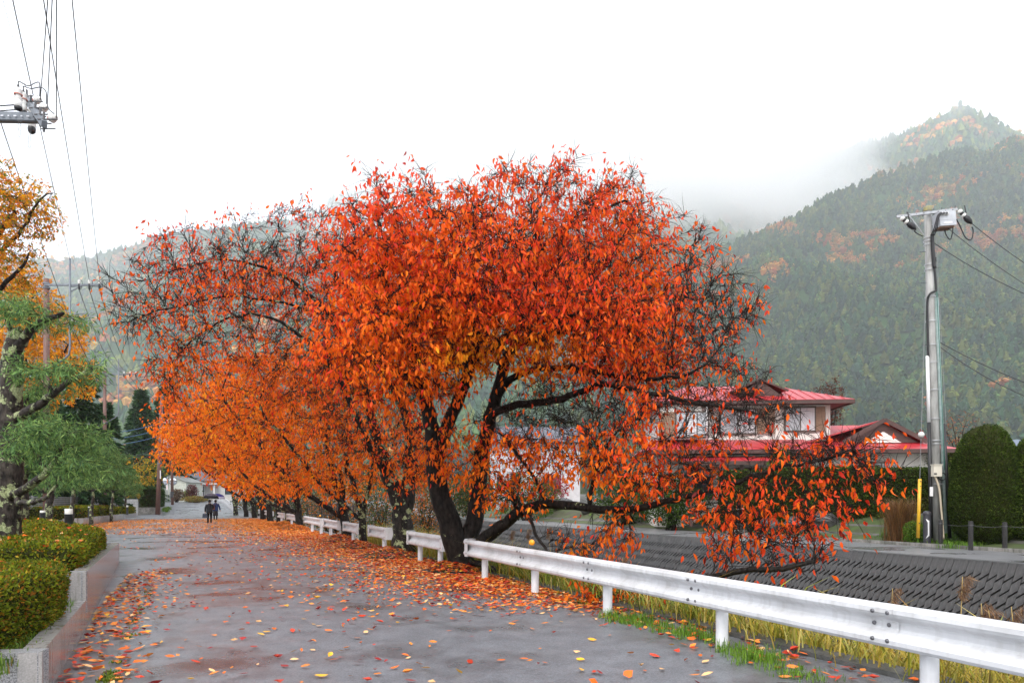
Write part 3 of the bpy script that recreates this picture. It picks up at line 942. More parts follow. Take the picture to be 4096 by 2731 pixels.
row = [  # trunk x, base distance, lean of the crown, crown blobs, label
    (1457, 23.2, .14, M_bark1, [(1300, 1560, 22.6, 330, 240, 2.6, 480), (1050, 1600, 22.0, 260, 200, 2.0, 340), (1500, 1780, 22.5, 260, 150, 2.0, 260), (1200, 1800, 22, 250, 150, 1.8, 260), (1400, 1920, 22, 200, 60, 1.5, 110)], 1.35,
     'slim cherry tree with pale lichen stem, between the second and third short rails'),
    (1390, 26.8, .22, M_bark0, [(1180, 1600, 26, 330, 260, 3.0, 480), (900, 1560, 25.5, 250, 220, 2.4, 360), (1350, 1830, 26, 250, 130, 2.2, 240), (980, 1780, 25, 260, 140, 2.0, 260), (1250, 1930, 25.5, 220, 60, 1.8, 130)], 1.2,
     'cherry tree with smooth black flared trunk beside the short rails'),
    (1203, 37.3, .22, M_bark2, [(1020, 1640, 36, 330, 240, 3.6, 520), (820, 1700, 35.5, 200, 180, 3.0, 360), (1180, 1880, 36, 220, 100, 2.4, 220), (900, 1835, 35, 220, 105, 2.4, 240), (1080, 1945, 35.5, 170, 50, 2, 110)], 1.5,
     'cherry tree with leaning lichen flecked trunk behind the rail with the orange marker'),
    (1158, 43.0, .24, M_bark1, [(960, 1700, 42, 280, 200, 4.0, 420), (760, 1720, 41, 150, 150, 3.0, 260), (1060, 1910, 42, 200, 80, 3.0, 220)], 1.65,
     'cherry tree with dark trunk and orange crown, sixth along the row'),
    (1085, 50.5, .24, M_bark0, [(880, 1735, 50, 230, 150, 4.0, 380), (1030, 1915, 50, 140, 55, 3.0, 170), (730, 1790, 49, 110, 110, 3.0, 180)], 1.75,
     'cherry tree with black trunk and orange crown, seventh along the row'),
    (1020, 62.0, .26, M_bark2, [(850, 1790, 61, 200, 110, 4.5, 320), (970, 1915, 61, 120, 50, 3.0, 150)], 2.0,
     'cherry tree with golden green low crown near the far end of the row'),
    (1118, 47.0, .2, M_bark2, [(1050, 1800, 46.5, 150, 90, 3.0, 160), (1120, 1900, 46.5, 120, 60, 2.0, 90)], 1.6,
     'slim cherry tree with lichen flecks standing between the sixth and seventh trunks'),
    (1052, 55.5, .24, M_bark0, [(1000, 1820, 55, 140, 80, 3.0, 150), (1060, 1910, 55, 110, 50, 2.0, 80)], 1.7,
     'cherry tree with plain black trunk just before the far end of the row'),
    (985, 66.0, .24, M_bark0, [(930, 1840, 65.5, 130, 70, 3.0, 140), (1000, 1915, 65.5, 90, 40, 2.0, 70)], 1.7,
     'cherry tree with black trunk, next to last of the row'),
    (944, 71.0, .26, M_bark1, [(860, 1810, 70, 190, 100, 4.5, 300), (970, 1905, 70, 100, 50, 3.0, 120)], 1.8,
     'last cherry tree of the row, pale lichen on its leaning trunk by the white fence'),
]
for i, (x, Y, r0, bark, blobs, cb, lab) in enumerate(row):
    rg = np.random.default_rng(300 + i)
    zb = 0.2 * float(rise(np.array([0.]), np.array([Y]))[0])
    by = HY + (CH - zb) * F / Y
    s = F / Y
    limbs = [L_([(x, by + .1 * s, Y), (x - .1 * s, by - .9 * s, Y), (x - .25 * s, by - 1.8 * s, Y), (x - .7 * s, by - 2.9 * s, Y - .2), (blobs[0][0] + 1.2 * s, blobs[0][1] + .8 * s, blobs[0][2])], r0, .07)]
    for bx, by2, bY, *_ in blobs[1:3]:
        limbs.append(L_([(x - .1 * s, by - .9 * s, Y), (x * .55 + bx * .45, by - 2.2 * s, Y - .4), (bx, by2 + .4 * s, bY)], r0 * .55, .05))
    far = Y > 35
    make_tree('cherry_tree', lab, 'tree', 'cherry trees along the stream', limbs, blobs, rg, .34 if not far else .45, 2.6, .48 if not far else .62, .007, .035, 3, .55, 4.4 if not far else 6.0,
              .15 if not far else .2, row_colour(cb, 4, 8), row_density(20 + i), bark, wob=.3)
# ------------------------------------------------------------------ white guardrails
M_rail = mat('white_rail_paint', (0.66, 0.67, 0.69), 0.38, c2=(0.48, 0.485, 0.49), scale=1.6, lo=.3, hi=.55, detail=8, bump=0.04, bscale=30, streak=0.45, streak_c=(0.36, 0.35, 0.33))
M_post = mat('white_post_paint', (0.68, 0.69, 0.71), 0.35, c2=(0.58, 0.59, 0.61), scale=5, streak=0.25, streak_c=(0.35, 0.33, 0.3))
M_bolt = mat_flat('bolt_steel', (0.16, 0.16, 0.17), 0.4, 0.7)
M_seam = mat('seam_grime', (0.45, 0.45, 0.44), 0.5, c2=(0.2, 0.2, 0.19), scale=20)
M_refl = mat_flat('orange_reflector', (0.85, 0.33, 0.01), 0.2)
M_dgrey = mat_flat('dark_grey_metal', (0.08, 0.08, 0.085), 0.45, 0.4)

RK = 0.4655
def rail_pt(Y):
    """point on the rail line at depth Y"""
    return A(-0.87 - (0.44 if Y < 14.5 else RK) * (Y - 14.5), Y)

PROF = [(.000, .150), (.010, .172), (.040, .175), (.075, .165), (.095, .140), (.098, .105), (.085, .080), (.020, .040), (.008, .020), (.008, -.020), (.020, -.040), (.085, -.080), (.098, -.105), (.095, -.140), (.075, -.165), (.040, -.175), (.010, -.172), (.000, -.150)]
def beam(mb, pts, z0=0.605, off=0.0, proud=0.0):
    """W-beam along ground points, bulging to the road side (-NU)"""
    pts = np.asarray(pts, float)
    n = len(PROF); rings = []
    inner = [(max(d - .006, -.004), z * .985) for d, z in PROF]
    loop = PROF + inner[::-1]
    for p in pts:
        rings.append([[p[0] - NU[0] * (d + .075 + proud), p[1] - NU[1] * (d + .075 + proud), z0 + z] for d, z in loop])
    R = np.array(rings); m = len(loop)
    V = R.reshape(-1, 3); i = np.arange(m); j = (i + 1) % m
    Q = np.concatenate([np.stack([k * m + i, k * m + j, (k + 1) * m + j, (k + 1) * m + i], 1) for k in range(len(pts) - 1)])
    mb.add(V, Q, None, False)
    return mb

def end_cap(mb, p, dirv, z0=0.605):
    """folded sheet closing the end of a rail"""
    d = np.asarray(dirv, float); d = d / np.linalg.norm(d)
    pl = []
    for a, o in ((-.14, -.085 - .082), (.03, -.085 - .085), (.075, -.14), (.09, -.08), (.09, .02), (.07, .06), (.0, .07)):
        pl.append(A(p[0] + d[0] * a + NU[0] * o, p[1] + d[1] * a + NU[1] * o))
    V, Q = [], []
    for q in pl:
        for z in (-.182, -.165, .165, .182):
            V.append([q[0], q[1], z0 + z])
    for k in range(len(pl) - 1):
        for r in range(3): Q.append([k * 4 + r, (k + 1) * 4 + r, (k + 1) * 4 + r + 1, k * 4 + r + 1])
    mb.add(V, Q, None, False)
    # top and bottom lids
    for z in (-.180, .180):
        c = np.mean(pl, 0)
        V = [[q[0], q[1], z0 + z] for q in pl] + [[c[0], c[1], z0 + z]]
        n = len(pl)
        mb.add(V, None, [[k, (k + 1) % n, n] for k in range(n)], False)
    return mb

def post(p, z1=0.60, r=.066):
    return MB().lathe([(r, -.25), (r, z1), (r * .8, z1 + .03), (.001, z1 + .035)], (p[0], p[1], 0), n=16)

def bolt(p, z):
    c = A(p[0] - NU[0] * .085, p[1] - NU[1] * .085, z)
    return MB().lathe([(.016, -.01), (.016, .006), (.010, .012), (.001, .013)], c, (-NU[0], -NU[1], 0), n=8)

def guardrail(label, Ya, Yb, posts, caps, joints=(), reflector=None, bolts=True):
    pa = rail_pt((Ya + Yb) / 2)
    th = empty('guardrail', (pa[0], pa[1], 0), label, 'guardrail', 'white guardrail sections beside the road')
    cuts = [Ya] + list(joints) + [Yb]
    for k in range(len(cuts) - 1):
        mb = MB()
        y0, y1 = cuts[k], cuts[k + 1] + (math.copysign(.10, Yb - Ya) if k < len(cuts) - 2 else 0)
        # each beam laps 5 mm over the next one
        pts = [rail_pt(y) - NU * (.005 if i == 0 and k % 2 else 0) for i, y in enumerate(np.linspace(y0, y1, 9))]
        beam(mb, pts, proud=0.006 * (k % 2))
        mb.build('beam', M_rail, th)
    for y in posts:
        post(rail_pt(y)).build('post', M_post, th)
    for y, s in caps:
        p = rail_pt(y)
        end_cap(MB(), p, DV * s).build('end_cap', M_rail, th)
        if bolts:
            for a in (-.10, -.05):
                for z in (.605 + .11, .605 - .11):
                    q = p + DV * s * a
                    c = A(q[0] - NU[0] * .168, q[1] - NU[1] * .168, z)
                    MB().lathe([(.013, -.01), (.013, .006), (.001, .011)], c, (-NU[0], -NU[1], 0), n=8).build('bolt', M_bolt, th)
    if bolts:
        for y in joints:
            p = rail_pt(y)
            for a in (-.07, .06):
                for zz, back in ((.11, .097), (0.0, .008), (-.11, .097)):
                    q = p + DV * (a + (.05 if zz == 0 else 0))
                    c = A(q[0] - NU[0] * (.083 + back), q[1] - NU[1] * (.083 + back), .605 + zz)
                    MB().lathe([(.017, -.012), (.017, .006), (.010, .011), (.001, .012)], c, (-NU[0], -NU[1], 0), n=8).build('bolt', M_bolt, th)
    if reflector:
        p = rail_pt(reflector)
        st = MB().tube([(p[0], p[1], .60), (p[0], p[1], .83)], .008, 6)
        rf = st.build('marker_stem', M_dgrey, th)
        d = A(-DV[0], -DV[1], 0) * .5 - A(NU[0], NU[1], 0) * .5
        MB().lathe([(.001, -.012), (.05, -.012), (.052, 0), (.045, .012), (.001, .016)], (p[0], p[1], .875), d, n=16).build('reflector', M_refl, rf)
    return th

sp = 2.13
pY = [13.76 - k * sp for k in range(0, 6)]
guardrail('long white guardrail in the foreground running out of the picture', 14.5, 2.2, pY, [(14.42, 1)], joints=[11.9 - k * sp for k in range(0, 5)], reflector=11.75)
short = [
    (15.75, 18.4, [17.75, 16.3], 'white rail section between the dark trunk and the thick lichen trunk'),
    (20.4, 22.5, [21.1], 'white rail section with one post just behind the thick lichen trunk'),
    (23.9, 26.3, [25.2], 'short white rail section, third beyond the big dark trunk'),
    (27.2, 30.2, [29.4], 'white rail section half hidden by a smooth black trunk'),
    (30.9, 35.6, [34.0, 31.6], 'white rail section with an orange reflector disc on top'),
    (38.6, 42.3, [41.2], 'small white rail section beyond the orange reflector'),
    (43.5, 47.6, [46.0], 'small white rail section, second beyond the orange reflector'),
    (51.0, 55.9, [53.5], 'distant white rail section among the dark trunks'),
    (57.5, 61.0, [59.0], 'farthest short white rail section among the dark trunks')]
for a, b, ps, lab in short:
    guardrail(lab, b, a, ps, [(b - .05, 1), (a + .05, -1)], reflector=(31.9 if 'orange reflector disc' in lab else None), bolts=a < 30)

# ------------------------------------------------------------------ asphalt swept up over the roots
def mound(c, rx, ry, h, seed, name='root_mound'):
    n, k = 28, 9
    V, Q = [], []
    for j in range(k + 1):
        f = j / k
        for i in range(n):
            a = i * 2 * math.pi / n
            wob = 1 + .18 * math.sin(3 * a + seed) + .12 * math.sin(5 * a + seed * 2)
            u, v = math.cos(a) * rx * f * wob, math.sin(a) * ry * f * wob
            p = UV(c[0] + u, c[1] + v)
            z = h * (1 - f ** 2) ** 1.3 * (1 + .25 * math.sin(4 * u + seed) * math.sin(5 * v)) + .006 - .02 * (f == 1)
            V.append([p[0], p[1], z])
    for j in range(k):
        for i in range(n):
            Q.append([j * n + i, j * n + (i + 1) % n, (j + 1) * n + (i + 1) % n, (j + 1) * n + i])
    MB().add(V, Q, None, True).build(name, M_mound, kind='structure')
M_mound = mat('swept_asphalt', (0.05, 0.05, 0.05), 0.6, c2=(0.03, 0.05, 0.012), scale=4, bump=0.9, bscale=50, lo=.42, hi=.55)
MOUNDS = []
def mound_z(u, v):
    z = np.zeros(len(u))
    for cu, cv, rx, ry, h in MOUNDS:
        f2 = ((u - cu) / rx) ** 2 + ((v - cv) / ry) ** 2
        z = np.maximum(z, np.where(f2 < 1, h * np.clip(1 - f2, 0, 1) ** 1.3 + .03, 0))
    return z
for (x, Y, u, rx, ry, h) in ((1845, 15.5, -.35, .62, .9, .22), (1613, 19.5, -.5, .85, 1.1, .30), (1457, 23.2, -.35, .65, 1.1, .24), (1390, 26.8, -.4, .75, 1.2, .28), (1203, 37.3, -.5, .9, 1.6, .3), (1158, 43., -.4, .8, 1.5, .3)):
    uu, v_ = uv_of((x - 2048) / F * Y, Y)
    h *= .75
    MOUNDS.append((uu + u + .1, v_, rx, ry, h)); mound((uu + u + .1, v_), rx, ry, h, x * .1)

# ------------------------------------------------------------------ granite planters
M_gran = mat('grey_granite', (0.36, 0.36, 0.37), 0.35, c2=(0.10, 0.10, 0.105), scale=95, detail=2, lo=.38, hi=.58)
M_granp = mat('polished_granite', (0.36, 0.345, 0.335), 0.2, c2=(0.26, 0.25, 0.24), scale=70, detail=3, streak=0.85, streak_c=(0.10, 0.085, 0.07), spec=0.7)

def wallX(Y):
    return -3.69 - .511 * (Y - 5.36) if Y < 8.4 else -5.243 - .53 * (Y - 8.4)

def slab_wall(th, pts, z0, tops, t, m_face, name='granite_slab', gap=.004, cut=1.2):
    """row of granite slabs along a line; each slab its own piece"""
    pts = [np.asarray(p, float) for p in pts]
    for a, b, za, zb in zip(pts[:-1], pts[1:], tops[:-1], tops[1:]):
        d = b - a; L = np.linalg.norm(d); d = d / L; n = A(d[1], -d[0])
        k = max(1, int(round(L / cut)))
        for i in range(k):
            s0, s1 = i / k * L + gap, (i + 1) / k * L - gap
            h0, h1 = za + (zb - za) * s0 / L, za + (zb - za) * s1 / L
            q = [a + d * s0, a + d * s1, a + d * s1 - n * t, a + d * s0 - n * t]
            V = [[p[0], p[1], z0] for p in q] + [[q[0][0], q[0][1], h0], [q[1][0], q[1][1], h1], [q[2][0], q[2][1], h1], [q[3][0], q[3][1], h0]]
            MB().add(V, [[0, 1, 5, 4], [1, 2, 6, 5], [2, 3, 7, 6], [3, 0, 4, 7], [4, 5, 6, 7], [3, 2, 1, 0]]).build(name, m_face, th)

pl = empty('planter_wall', (-5.2, 8.4, 0), 'stepped granite planter wall with wet polished face beside the gutter', 'planter', 'granite planters left of the road')
c0, c1, c2 = A(wallX(5.36), 5.36), A(wallX(8.4), 8.4), A(wallX(17.5), 17.5)
# polished long faces (outer face towards the road)
slab_wall(pl, [c0, c1], -.05, [.41, .37], .16, M_granp, cut=1.5)
slab_wall(pl, [c1, c2], -.05, [.72, .52], .16, M_granp, cut=1.5)
slab_wall(pl, [A(-9.5, 4.5), c0 + A(-.02, -.01)], -.05, [.41, .41], .16, M_gran, cut=1.3)
# return of the taller wall, rough granite
slab_wall(pl, [c1 + A(-2.4, -.25), c1 + A(-.03, -.02)], .2, [.74, .72], .12, M_gran, cut=.55)
slab_wall(pl, [c2, c2 + A(-3.2, .9)], -.05, [.52, .5], .16, M_gran, cut=1.5)
soil = MB()
def soil_patch(poly, z):
    p = np.asarray(poly, float); n = len(p)
    soil.add(np.c_[p, np.full(n, z)].tolist() + [[*p.mean(0), z]], None, [[i, (i + 1) % n, n] for i in range(n)])
soil_patch([c0 + A(-.16, 0), c1 + A(-.16, 0), A(-12, 8.2), A(-12, 4.6)], .33)
soil_patch([c1 + A(-.16, .1), c2 + A(-.16, 0), A(-22, 20), A(-16, 8.6)], .46)
soil.build('planter_soil', M_soil, pl)

pl2 = empty('planter_wall', (-29, 49, 0), 'long low granite planter wall in the distance behind the leaf carpet', 'planter', 'granite planters left of the road')
q0 = [PF(335, 2104, 42)[:2], PF(420, 2088, 49)[:2], PF(497, 2079, 55)[:2]]
slab_wall(pl2, [A(-33, 38)] + q0, -.05, [.5, .5, .5, .5], .2, M_granp, cut=2.2)
slab_wall(pl2, [q0[2], q0[2] + A(-5, 1.5)], -.05, [.45, .45], .2, M_gran, cut=2.5)
p3 = [PF(500, 2075, 60)[:2], PF(548, 2066, 67)[:2]]
slab_wall(pl2, p3, -.05, [.35, .35], .2, M_gran, cut=2.5)

# ------------------------------------------------------------------ clipped hedges
M_hleaf = mat_leaf('hedge_leaf', 0.55, 0.25, 0.1)
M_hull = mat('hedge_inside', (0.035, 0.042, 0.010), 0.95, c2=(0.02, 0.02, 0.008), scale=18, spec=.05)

def sample_tris(V, T, n, rg):
    a, b, c = V[T[:, 0]], V[T[:, 1]], V[T[:, 2]]
    nr = np.cross(b - a, c - a); ar = np.linalg.norm(nr, axis=1); nr = nr / (ar[:, None] + 1e-12)
    ar = ar / np.linalg.norm((a + b + c) / 3, axis=1) ** 1.7      # nearer foliage is resolved finer
    k = rg.choice(len(T), n, p=ar / ar.sum())
    r1 = np.sqrt(rg.random(n))[:, None]; r2 = rg.random(n)[:, None]
    return a[k] * (1 - r1) + b[k] * r1 * (1 - r2) + c[k] * r1 * r2, nr[k]

def leaf_cloud(P, Nn, size, rg, spread=.8, asp=.55):
    """small rhombic leaves turned roughly along Nn"""
    n = len(P)
    d = Nn + rg.normal(0, spread, (n, 3)); d /= np.linalg.norm(d, axis=1)[:, None] + 1e-9
    s = np.cross(d, rg.normal(0, 1, (n, 3))); s /= np.linalg.norm(s, axis=1)[:, None] + 1e-9
    sz = size * rg.uniform(.6, 1.4, (n, 1))
    V = np.zeros((n, 4, 3))
    V[:, 0] = P - d * sz * .3; V[:, 1] = P + d * sz * .25 + s * sz * asp * .5; V[:, 2] = P + d * sz * .8; V[:, 3] = P + d * sz * .25 - s * sz * asp * .5
    return V.reshape(-1, 3), np.arange(n * 4).reshape(-1, 4)

def pal(colours, w, n, rg, lo=.6, hi=1.35):
    c = np.array(colours)[rg.choice(len(colours), n, p=np.array(w) / np.sum(w))]
    return c * rg.uniform(lo, hi, (n, 1))

H_GREEN = [(0.12, 0.15, 0.010), (0.18, 0.205, 0.012), (0.06, 0.085, 0.008), (0.28, 0.11, 0.012), (0.28, 0.20, 0.016)]
def rounded_hull(poly, z0, z1, bev, seed, amp=.05, sub=.22):
    """rounded clipped block over a footprint polygon, returns verts, tris"""
    p = np.asarray(poly, float)
    # densify
    pts = []
    for a, b in zip(p, np.roll(p, -1, 0)):
        k = max(1, int(np.linalg.norm(b - a) / sub))
        pts += [a + (b - a) * i / k for i in range(k)]
    p = np.array(pts)
    for _ in range(3): p = p * .5 + .25 * (np.roll(p, 1, 0) + np.roll(p, -1, 0))
    n = len(p); c = p.mean(0)
    rings = []
    H = z1 - z0
    def inset(d):
        t = np.roll(p, -1, 0) - np.roll(p, 1, 0); t /= np.linalg.norm(t, axis=1)[:, None] + 1e-9
        nn = np.c_[-t[:, 1], t[:, 0]]
        area = np.sum(p[:, 0] * np.roll(p[:, 1], -1) - np.roll(p[:, 0], -1) * p[:, 1])
        return p + nn * d * (1 if area > 0 else -1)
    for f in np.linspace(0, 1, max(3, int((H - bev) / sub) + 1)):
        rings.append(np.c_[inset(.04 * (1 - f)), np.full(n, z0 + (H - bev) * f)])
    for a in (30, 60, 90):
        r = math.radians(a)
        rings.append(np.c_[inset(bev * (1 - math.cos(r))), np.full(n, z1 - bev + bev * math.sin(r))])
    last = rings[-1][:, :2]
    for f in (.8, .6, .4, .2, .06):
        rings.append(np.c_[c + (last - c) * f, np.full(n, z1)])
    V = np.concatenate(rings)
    V[:, 2] += amp * fbm(V, 1.1, seed, 3) * (V[:, 2] > z0 + .1)
    V[:, :2] += amp * .7 * np.c_[fbm(V, 1.3, seed + 7, 3), fbm(V, 1.3, seed + 9, 3)]
    m = len(rings)
    i = np.arange(n); j = (i + 1) % n
    Q = np.concatenate([np.stack([k * n + i, k * n + j, (k + 1) * n + j, (k + 1) * n + i], 1) for k in range(m - 1)])
    T = np.concatenate([Q[:, [0, 1, 2]], Q[:, [0, 2, 3]]])
    return V, T

STRAY = []
def hedge(name, label, cat, poly, z0, z1, n, size, seed, colours=H_GREEN, w=(4, 4, 3, 1.2, 1), bev=.14, group=None, amp=.05, stray=0):
    rg = np.random.default_rng(seed)
    V, T = rounded_hull(poly, z0, z1, bev, seed, amp)
    p = np.asarray(poly, float)
    th = empty(name, (*p.mean(0), z0), label, cat, group)
    c = A(*p.mean(0), (z0 + z1) / 2)
    # orientation of the triangles
    hv = V.copy(); 
    if np.sum(p[:, 0] * np.roll(p[:, 1], -1) - np.roll(p[:, 0], -1) * p[:, 1]) < 0: T = T[:, [0, 2, 1]]
    vn = np.zeros_like(V); fn = np.cross(V[T[:, 1]] - V[T[:, 0]], V[T[:, 2]] - V[T[:, 0]])
    for k in range(3): np.add.at(vn, T[:, k], fn)
    vn /= np.linalg.norm(vn, axis=1)[:, None] + 1e-9
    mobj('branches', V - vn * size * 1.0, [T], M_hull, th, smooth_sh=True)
    P, Nn = sample_tris(V, T, n, rg)
    P = P + Nn * (size * rg.uniform(-1.1, .35, (n, 1)) + .5 * size * fbm(P, 3.0, seed, 2)[:, None])
    LV, LQ = leaf_cloud(P, Nn * .9 + A(0, 0, .25), size, rg, .75)
    C = pal(colours, w, n, rg)
    tone = .5 + .5 * fbm(P, .9, seed + 3, 3)
    C = C * (.75 + .5 * tone)[:, None]
    mobj('foliage', LV, [LQ], M_hleaf, th, cols=np.repeat(C, 4, 0), kind='stuff')
    if stray:
        up_ = np.where(Nn[:, 2] > .8)[0]; STRAY.append(P[rg.choice(up_, stray)] + A(0, 0, size * .7))
    return th, P, Nn

hA = [A(wallX(y) - .08, y) for y in (4.75, 5.6, 6.6, 7.7)] + [A(-6.5, 8.2), A(-9.5, 7.9), A(-9.5, 4.4), A(-6, 4.45)]
hA[0] = A(-4.0, 4.9); hA[1] = A(-4.15, 5.6)
hedge('clipped_hedge', 'low clipped hedge in front, brownish green, inside the granite corner', 'hedge', hA, .30, .93, 56000, .031, 31, bev=.13, group='clipped low hedges in the planters', amp=.07,
      colours=H_GREEN, w=(4, 4, 3, 1.8, 1.2), stray=45)
hB = [A(wallX(y) - .16, y) for y in (8.7, 10, 11.5, 13, 14.6)] + [A(-10.5, 17.0), A(-16, 23), A(-19, 23), A(-14, 12), A(-12, 9.4), A(-9, 8.75)]
hedge('clipped_hedge', 'broad clipped hedge with flat mossy green top around the grey bollard lamp', 'hedge', hB, .42, 1.0, 64000, .046, 32, bev=.13, group='clipped low hedges in the planters', amp=.09, stray=260)
hC = [q0[0] + A(-.4, .2), q0[1] + A(-.4, .2), q0[2] + A(-.6, 0), q0[2] + A(-4, 1), A(-34, 42), A(-30, 36)]
hedge('clipped_hedge', 'long clipped hedge along the distant granite wall', 'hedge', hC, .4, 1.18, 18000, .085, 33, bev=.15, group='clipped low hedges in the planters', amp=.08)
hD = [p3[0] + A(-.2, .2), p3[1] + A(-.2, .2), p3[1] + A(-3, 2), p3[0] + A(-5, 3)]
hedge('clipped_hedge', 'small round hedge in front of the white block wall', 'hedge', hD, .3, .95, 8000, .09, 34, bev=.2, group='clipped low hedges in the planters', amp=.08)

# a few cherry leaves have blown onto the near hedges
SP = np.concatenate(STRAY); rg = np.random.default_rng(99); ns = len(SP)
axs = np.c_[rg.normal(0, 1, (ns, 2)), rg.normal(0, .25, ns)]
sv, sf = leaf_mesh(SP, axs, rg.uniform(.06, .1, ns), rg.uniform(.03, .05, ns), rg)
mobj('fallen_leaves', sv.reshape(-1, 3), many(sf, ns, 5), mat_leaf('fallen_leaf', 0.35, 0.05, 0.25), cols=np.repeat(pal([(0.8, 0.2, 0.03), (0.75, 0.08, 0.02), (0.8, 0.5, 0.2)], (3, 2, 1), ns, rg), 5, 0), kind='stuff',
     label='scattered red and tan leaves lying on the near hedge tops', cat='leaves')
# bollard lamps
M_boll = mat('bollard_grey', (0.075, 0.078, 0.085), 0.4, c2=(0.06, 0.06, 0.066), scale=10)
M_frost = mat_flat('frosted_white', (0.66, 0.66, 0.60), 0.35)
def bollard(x, ytop, ybot, Y, label):
    b = PF(x, ybot, Y); H = (ybot - ytop) / F * Y
    th = empty('bollard_lamp', (b[0], b[1], b[2] - .5), label, 'lamp', 'bollard lamps in the planters')
    r = .085
    MB().lathe([(r, -.5), (r, H * .66), (r * 1.03, H * .66), (r * 1.03, H * .69), (r * .9, H * .69)], b, n=18).build('body', M_boll, th)
    MB().lathe([(r * .97, H * .69), (r * .97, H * .99), (r * .9, H), (.001, H)], b, n=18).build('lamp_shade', M_frost, th)
    MB().lathe([(r * 1.02, H * .55), (r * 1.02, H * .565)], b, n=18).build('ring', M_dgrey, th)
bollard(275, 2034, 2101, 15.9, 'grey bollard lamp with white top standing in the broad hedge')
bollard(171, 2041, 2068, 24.0, 'second grey bollard lamp, farther in the hedge near the thick trunks')
bollard(358, 2025, 2038, 42.0, 'tiny bollard lamp at the distant hedge')
bollard(509, 2023, 2036, 60.0, 'tiny white topped bollard lamp before the block wall')

# weeds along the granite foot and low plants in the bed
def tuft_mesh(centres, n_each, h, rg, spread=.08, wid=.006, lean=.5):
    """grass: arching three-segment blades"""
    c = np.repeat(np.asarray(centres, float), n_each, 0); n = len(c)
    c = c + np.c_[rg.normal(0, spread, (n, 2)), np.zeros(n)]
    a = rg.random(n) * 6.283; dirv = np.c_[np.cos(a), np.sin(a)]
    H = (h if np.ndim(h) == 0 else np.repeat(h, n_each)) * rg.uniform(.55, 1.25, n)
    ln = lean * H * rg.uniform(.2, 1.2, n)
    sd = np.c_[-dirv[:, 1], dirv[:, 0], np.zeros(n)] * wid * rg.uniform(.7, 1.4, (n, 1))
    V = np.zeros((n, 7, 3))
    for k, (f, g, w) in enumerate(((0, 0, 1), (.45, .18, .85), (.8, .55, .55))):
        p = c + np.c_[dirv * (ln * g)[:, None], H * f]
        V[:, 2 * k] = p - sd * w; V[:, 2 * k + 1] = p + sd * w
    V[:, 6] = c + np.c_[dirv * ln[:, None], H * .93]
    off = (np.arange(n) * 7)[:, None, None]
    q = (np.array([[0, 1, 3, 2], [2, 3, 5, 4]]) + off).reshape(-1, 4); t = (np.array([[4, 5, 6]]) + off).reshape(-1, 3)
    return V.reshape(-1, 3), q, t, n
M_grass = mat_leaf('grass_blade', 0.45, 0.3, 0.25)
rg = np.random.default_rng(41)
cs = []
for y in np.linspace(4.9, 8.2, 70):
    cs.append([wallX(y) - rg.uniform(.18, .42), y, .33])
V, q, t_, n = tuft_mesh(cs, 16, .10, rg, .05, .005, .9)
C = pal([(0.10, 0.19, 0.02), (0.16, 0.24, 0.03), (0.06, 0.11, 0.015), (0.2, 0.13, .03)], (4, 3, 2, 1), n, rg)
mobj('weeds', V, [q, t_], M_grass, cols=np.repeat(C, 7, 0), kind='stuff', label='small green weeds along the granite planter edge', cat='weeds')
# moss in the gutter seam
cs = [[*UV(-6.03 + rg.normal(0, .03), v), 0.012] for v in np.concatenate([rg.uniform(-9.2, -6.2, 60), rg.uniform(-9.5, 2, 25)])]
V, q, t_, n = tuft_mesh(cs, 22, .025, rg, .035, .006, 1.2)
C = pal([(0.13, 0.20, 0.015), (0.18, 0.22, 0.02), (0.08, 0.12, 0.01)], (4, 3, 2), n, rg)
mobj('moss', V, [q, t_], M_grass, cols=np.repeat(C, 7, 0), kind='stuff', label='bright moss growing in the gutter seam', cat='moss')

# ------------------------------------------------------------------ fallen leaves
M_litter = mat_leaf('fallen_leaf', 0.35, 0.05, 0.4)
rg = np.random.default_rng(51)
def litter_points(n):
    out = []
    # carpet beside the rail, thinning out towards the middle of the road
    u = 0.45 - np.abs(rg.gamma(1.7, .85, n * 6)); v = rg.uniform(-5, 46, n * 6)
    keep = rg.random(n * 6) < smooth(-7.5, .5, v) * np.clip(1.15 - .2 * np.abs(u), 0, 1)
    out.append(np.c_[u, v][keep][:int(n * 2.9)])
    # sparse over the whole road
    u = rg.uniform(-6.3, .4, n); v = rg.uniform(-11, 30, n)
    f = .30 + .5 * fbm(np.c_[u, v], .5, 3, 3)
    out.append(np.c_[u, v][rg.random(n) < f * .5])
    # along the planter foot
    u = -6.6 + np.abs(rg.gamma(1.1, .26, n // 20)); v = rg.uniform(-8.6, 3.2, n // 20)
    out.append(np.c_[u, v])
    u = -6.05 + rg.normal(0, .14, n // 40); v = rg.uniform(-9, 4, n // 40)
    out.append(np.c_[u, v])
    # the far carpet across the whole road
    u = rg.uniform(-12, .4, int(n * 1.7)); v = rg.uniform(12, 50, int(n * 1.7))
    f = fbm(np.c_[u, v * .6], .33, 8, 3) * 1.2 - .1 + 1.0 * smooth(20, 30, v) + .45 * smooth(-5, -1, u)
    out.append(np.c_[u, v][rg.random(len(u)) < np.clip(f, .04, 1)])
    # beyond the rail
    u = rg.uniform(.3, .9, n // 12); v = rg.uniform(-8, 10, n // 12)
    out.append(np.c_[u, v])
    # gathered against the rail in front of the long section
    u = .05 + rg.normal(0, .28, n // 5); v = rg.uniform(-9.5, 4, n // 5)
    out.append(np.c_[u, v][rg.random(len(u)) < smooth(-12, 3, v)])
    return np.concatenate(out)
LP = litter_points(15500)
xy = P0 + LP[:, :1] * NU + LP[:, 1:] * DV
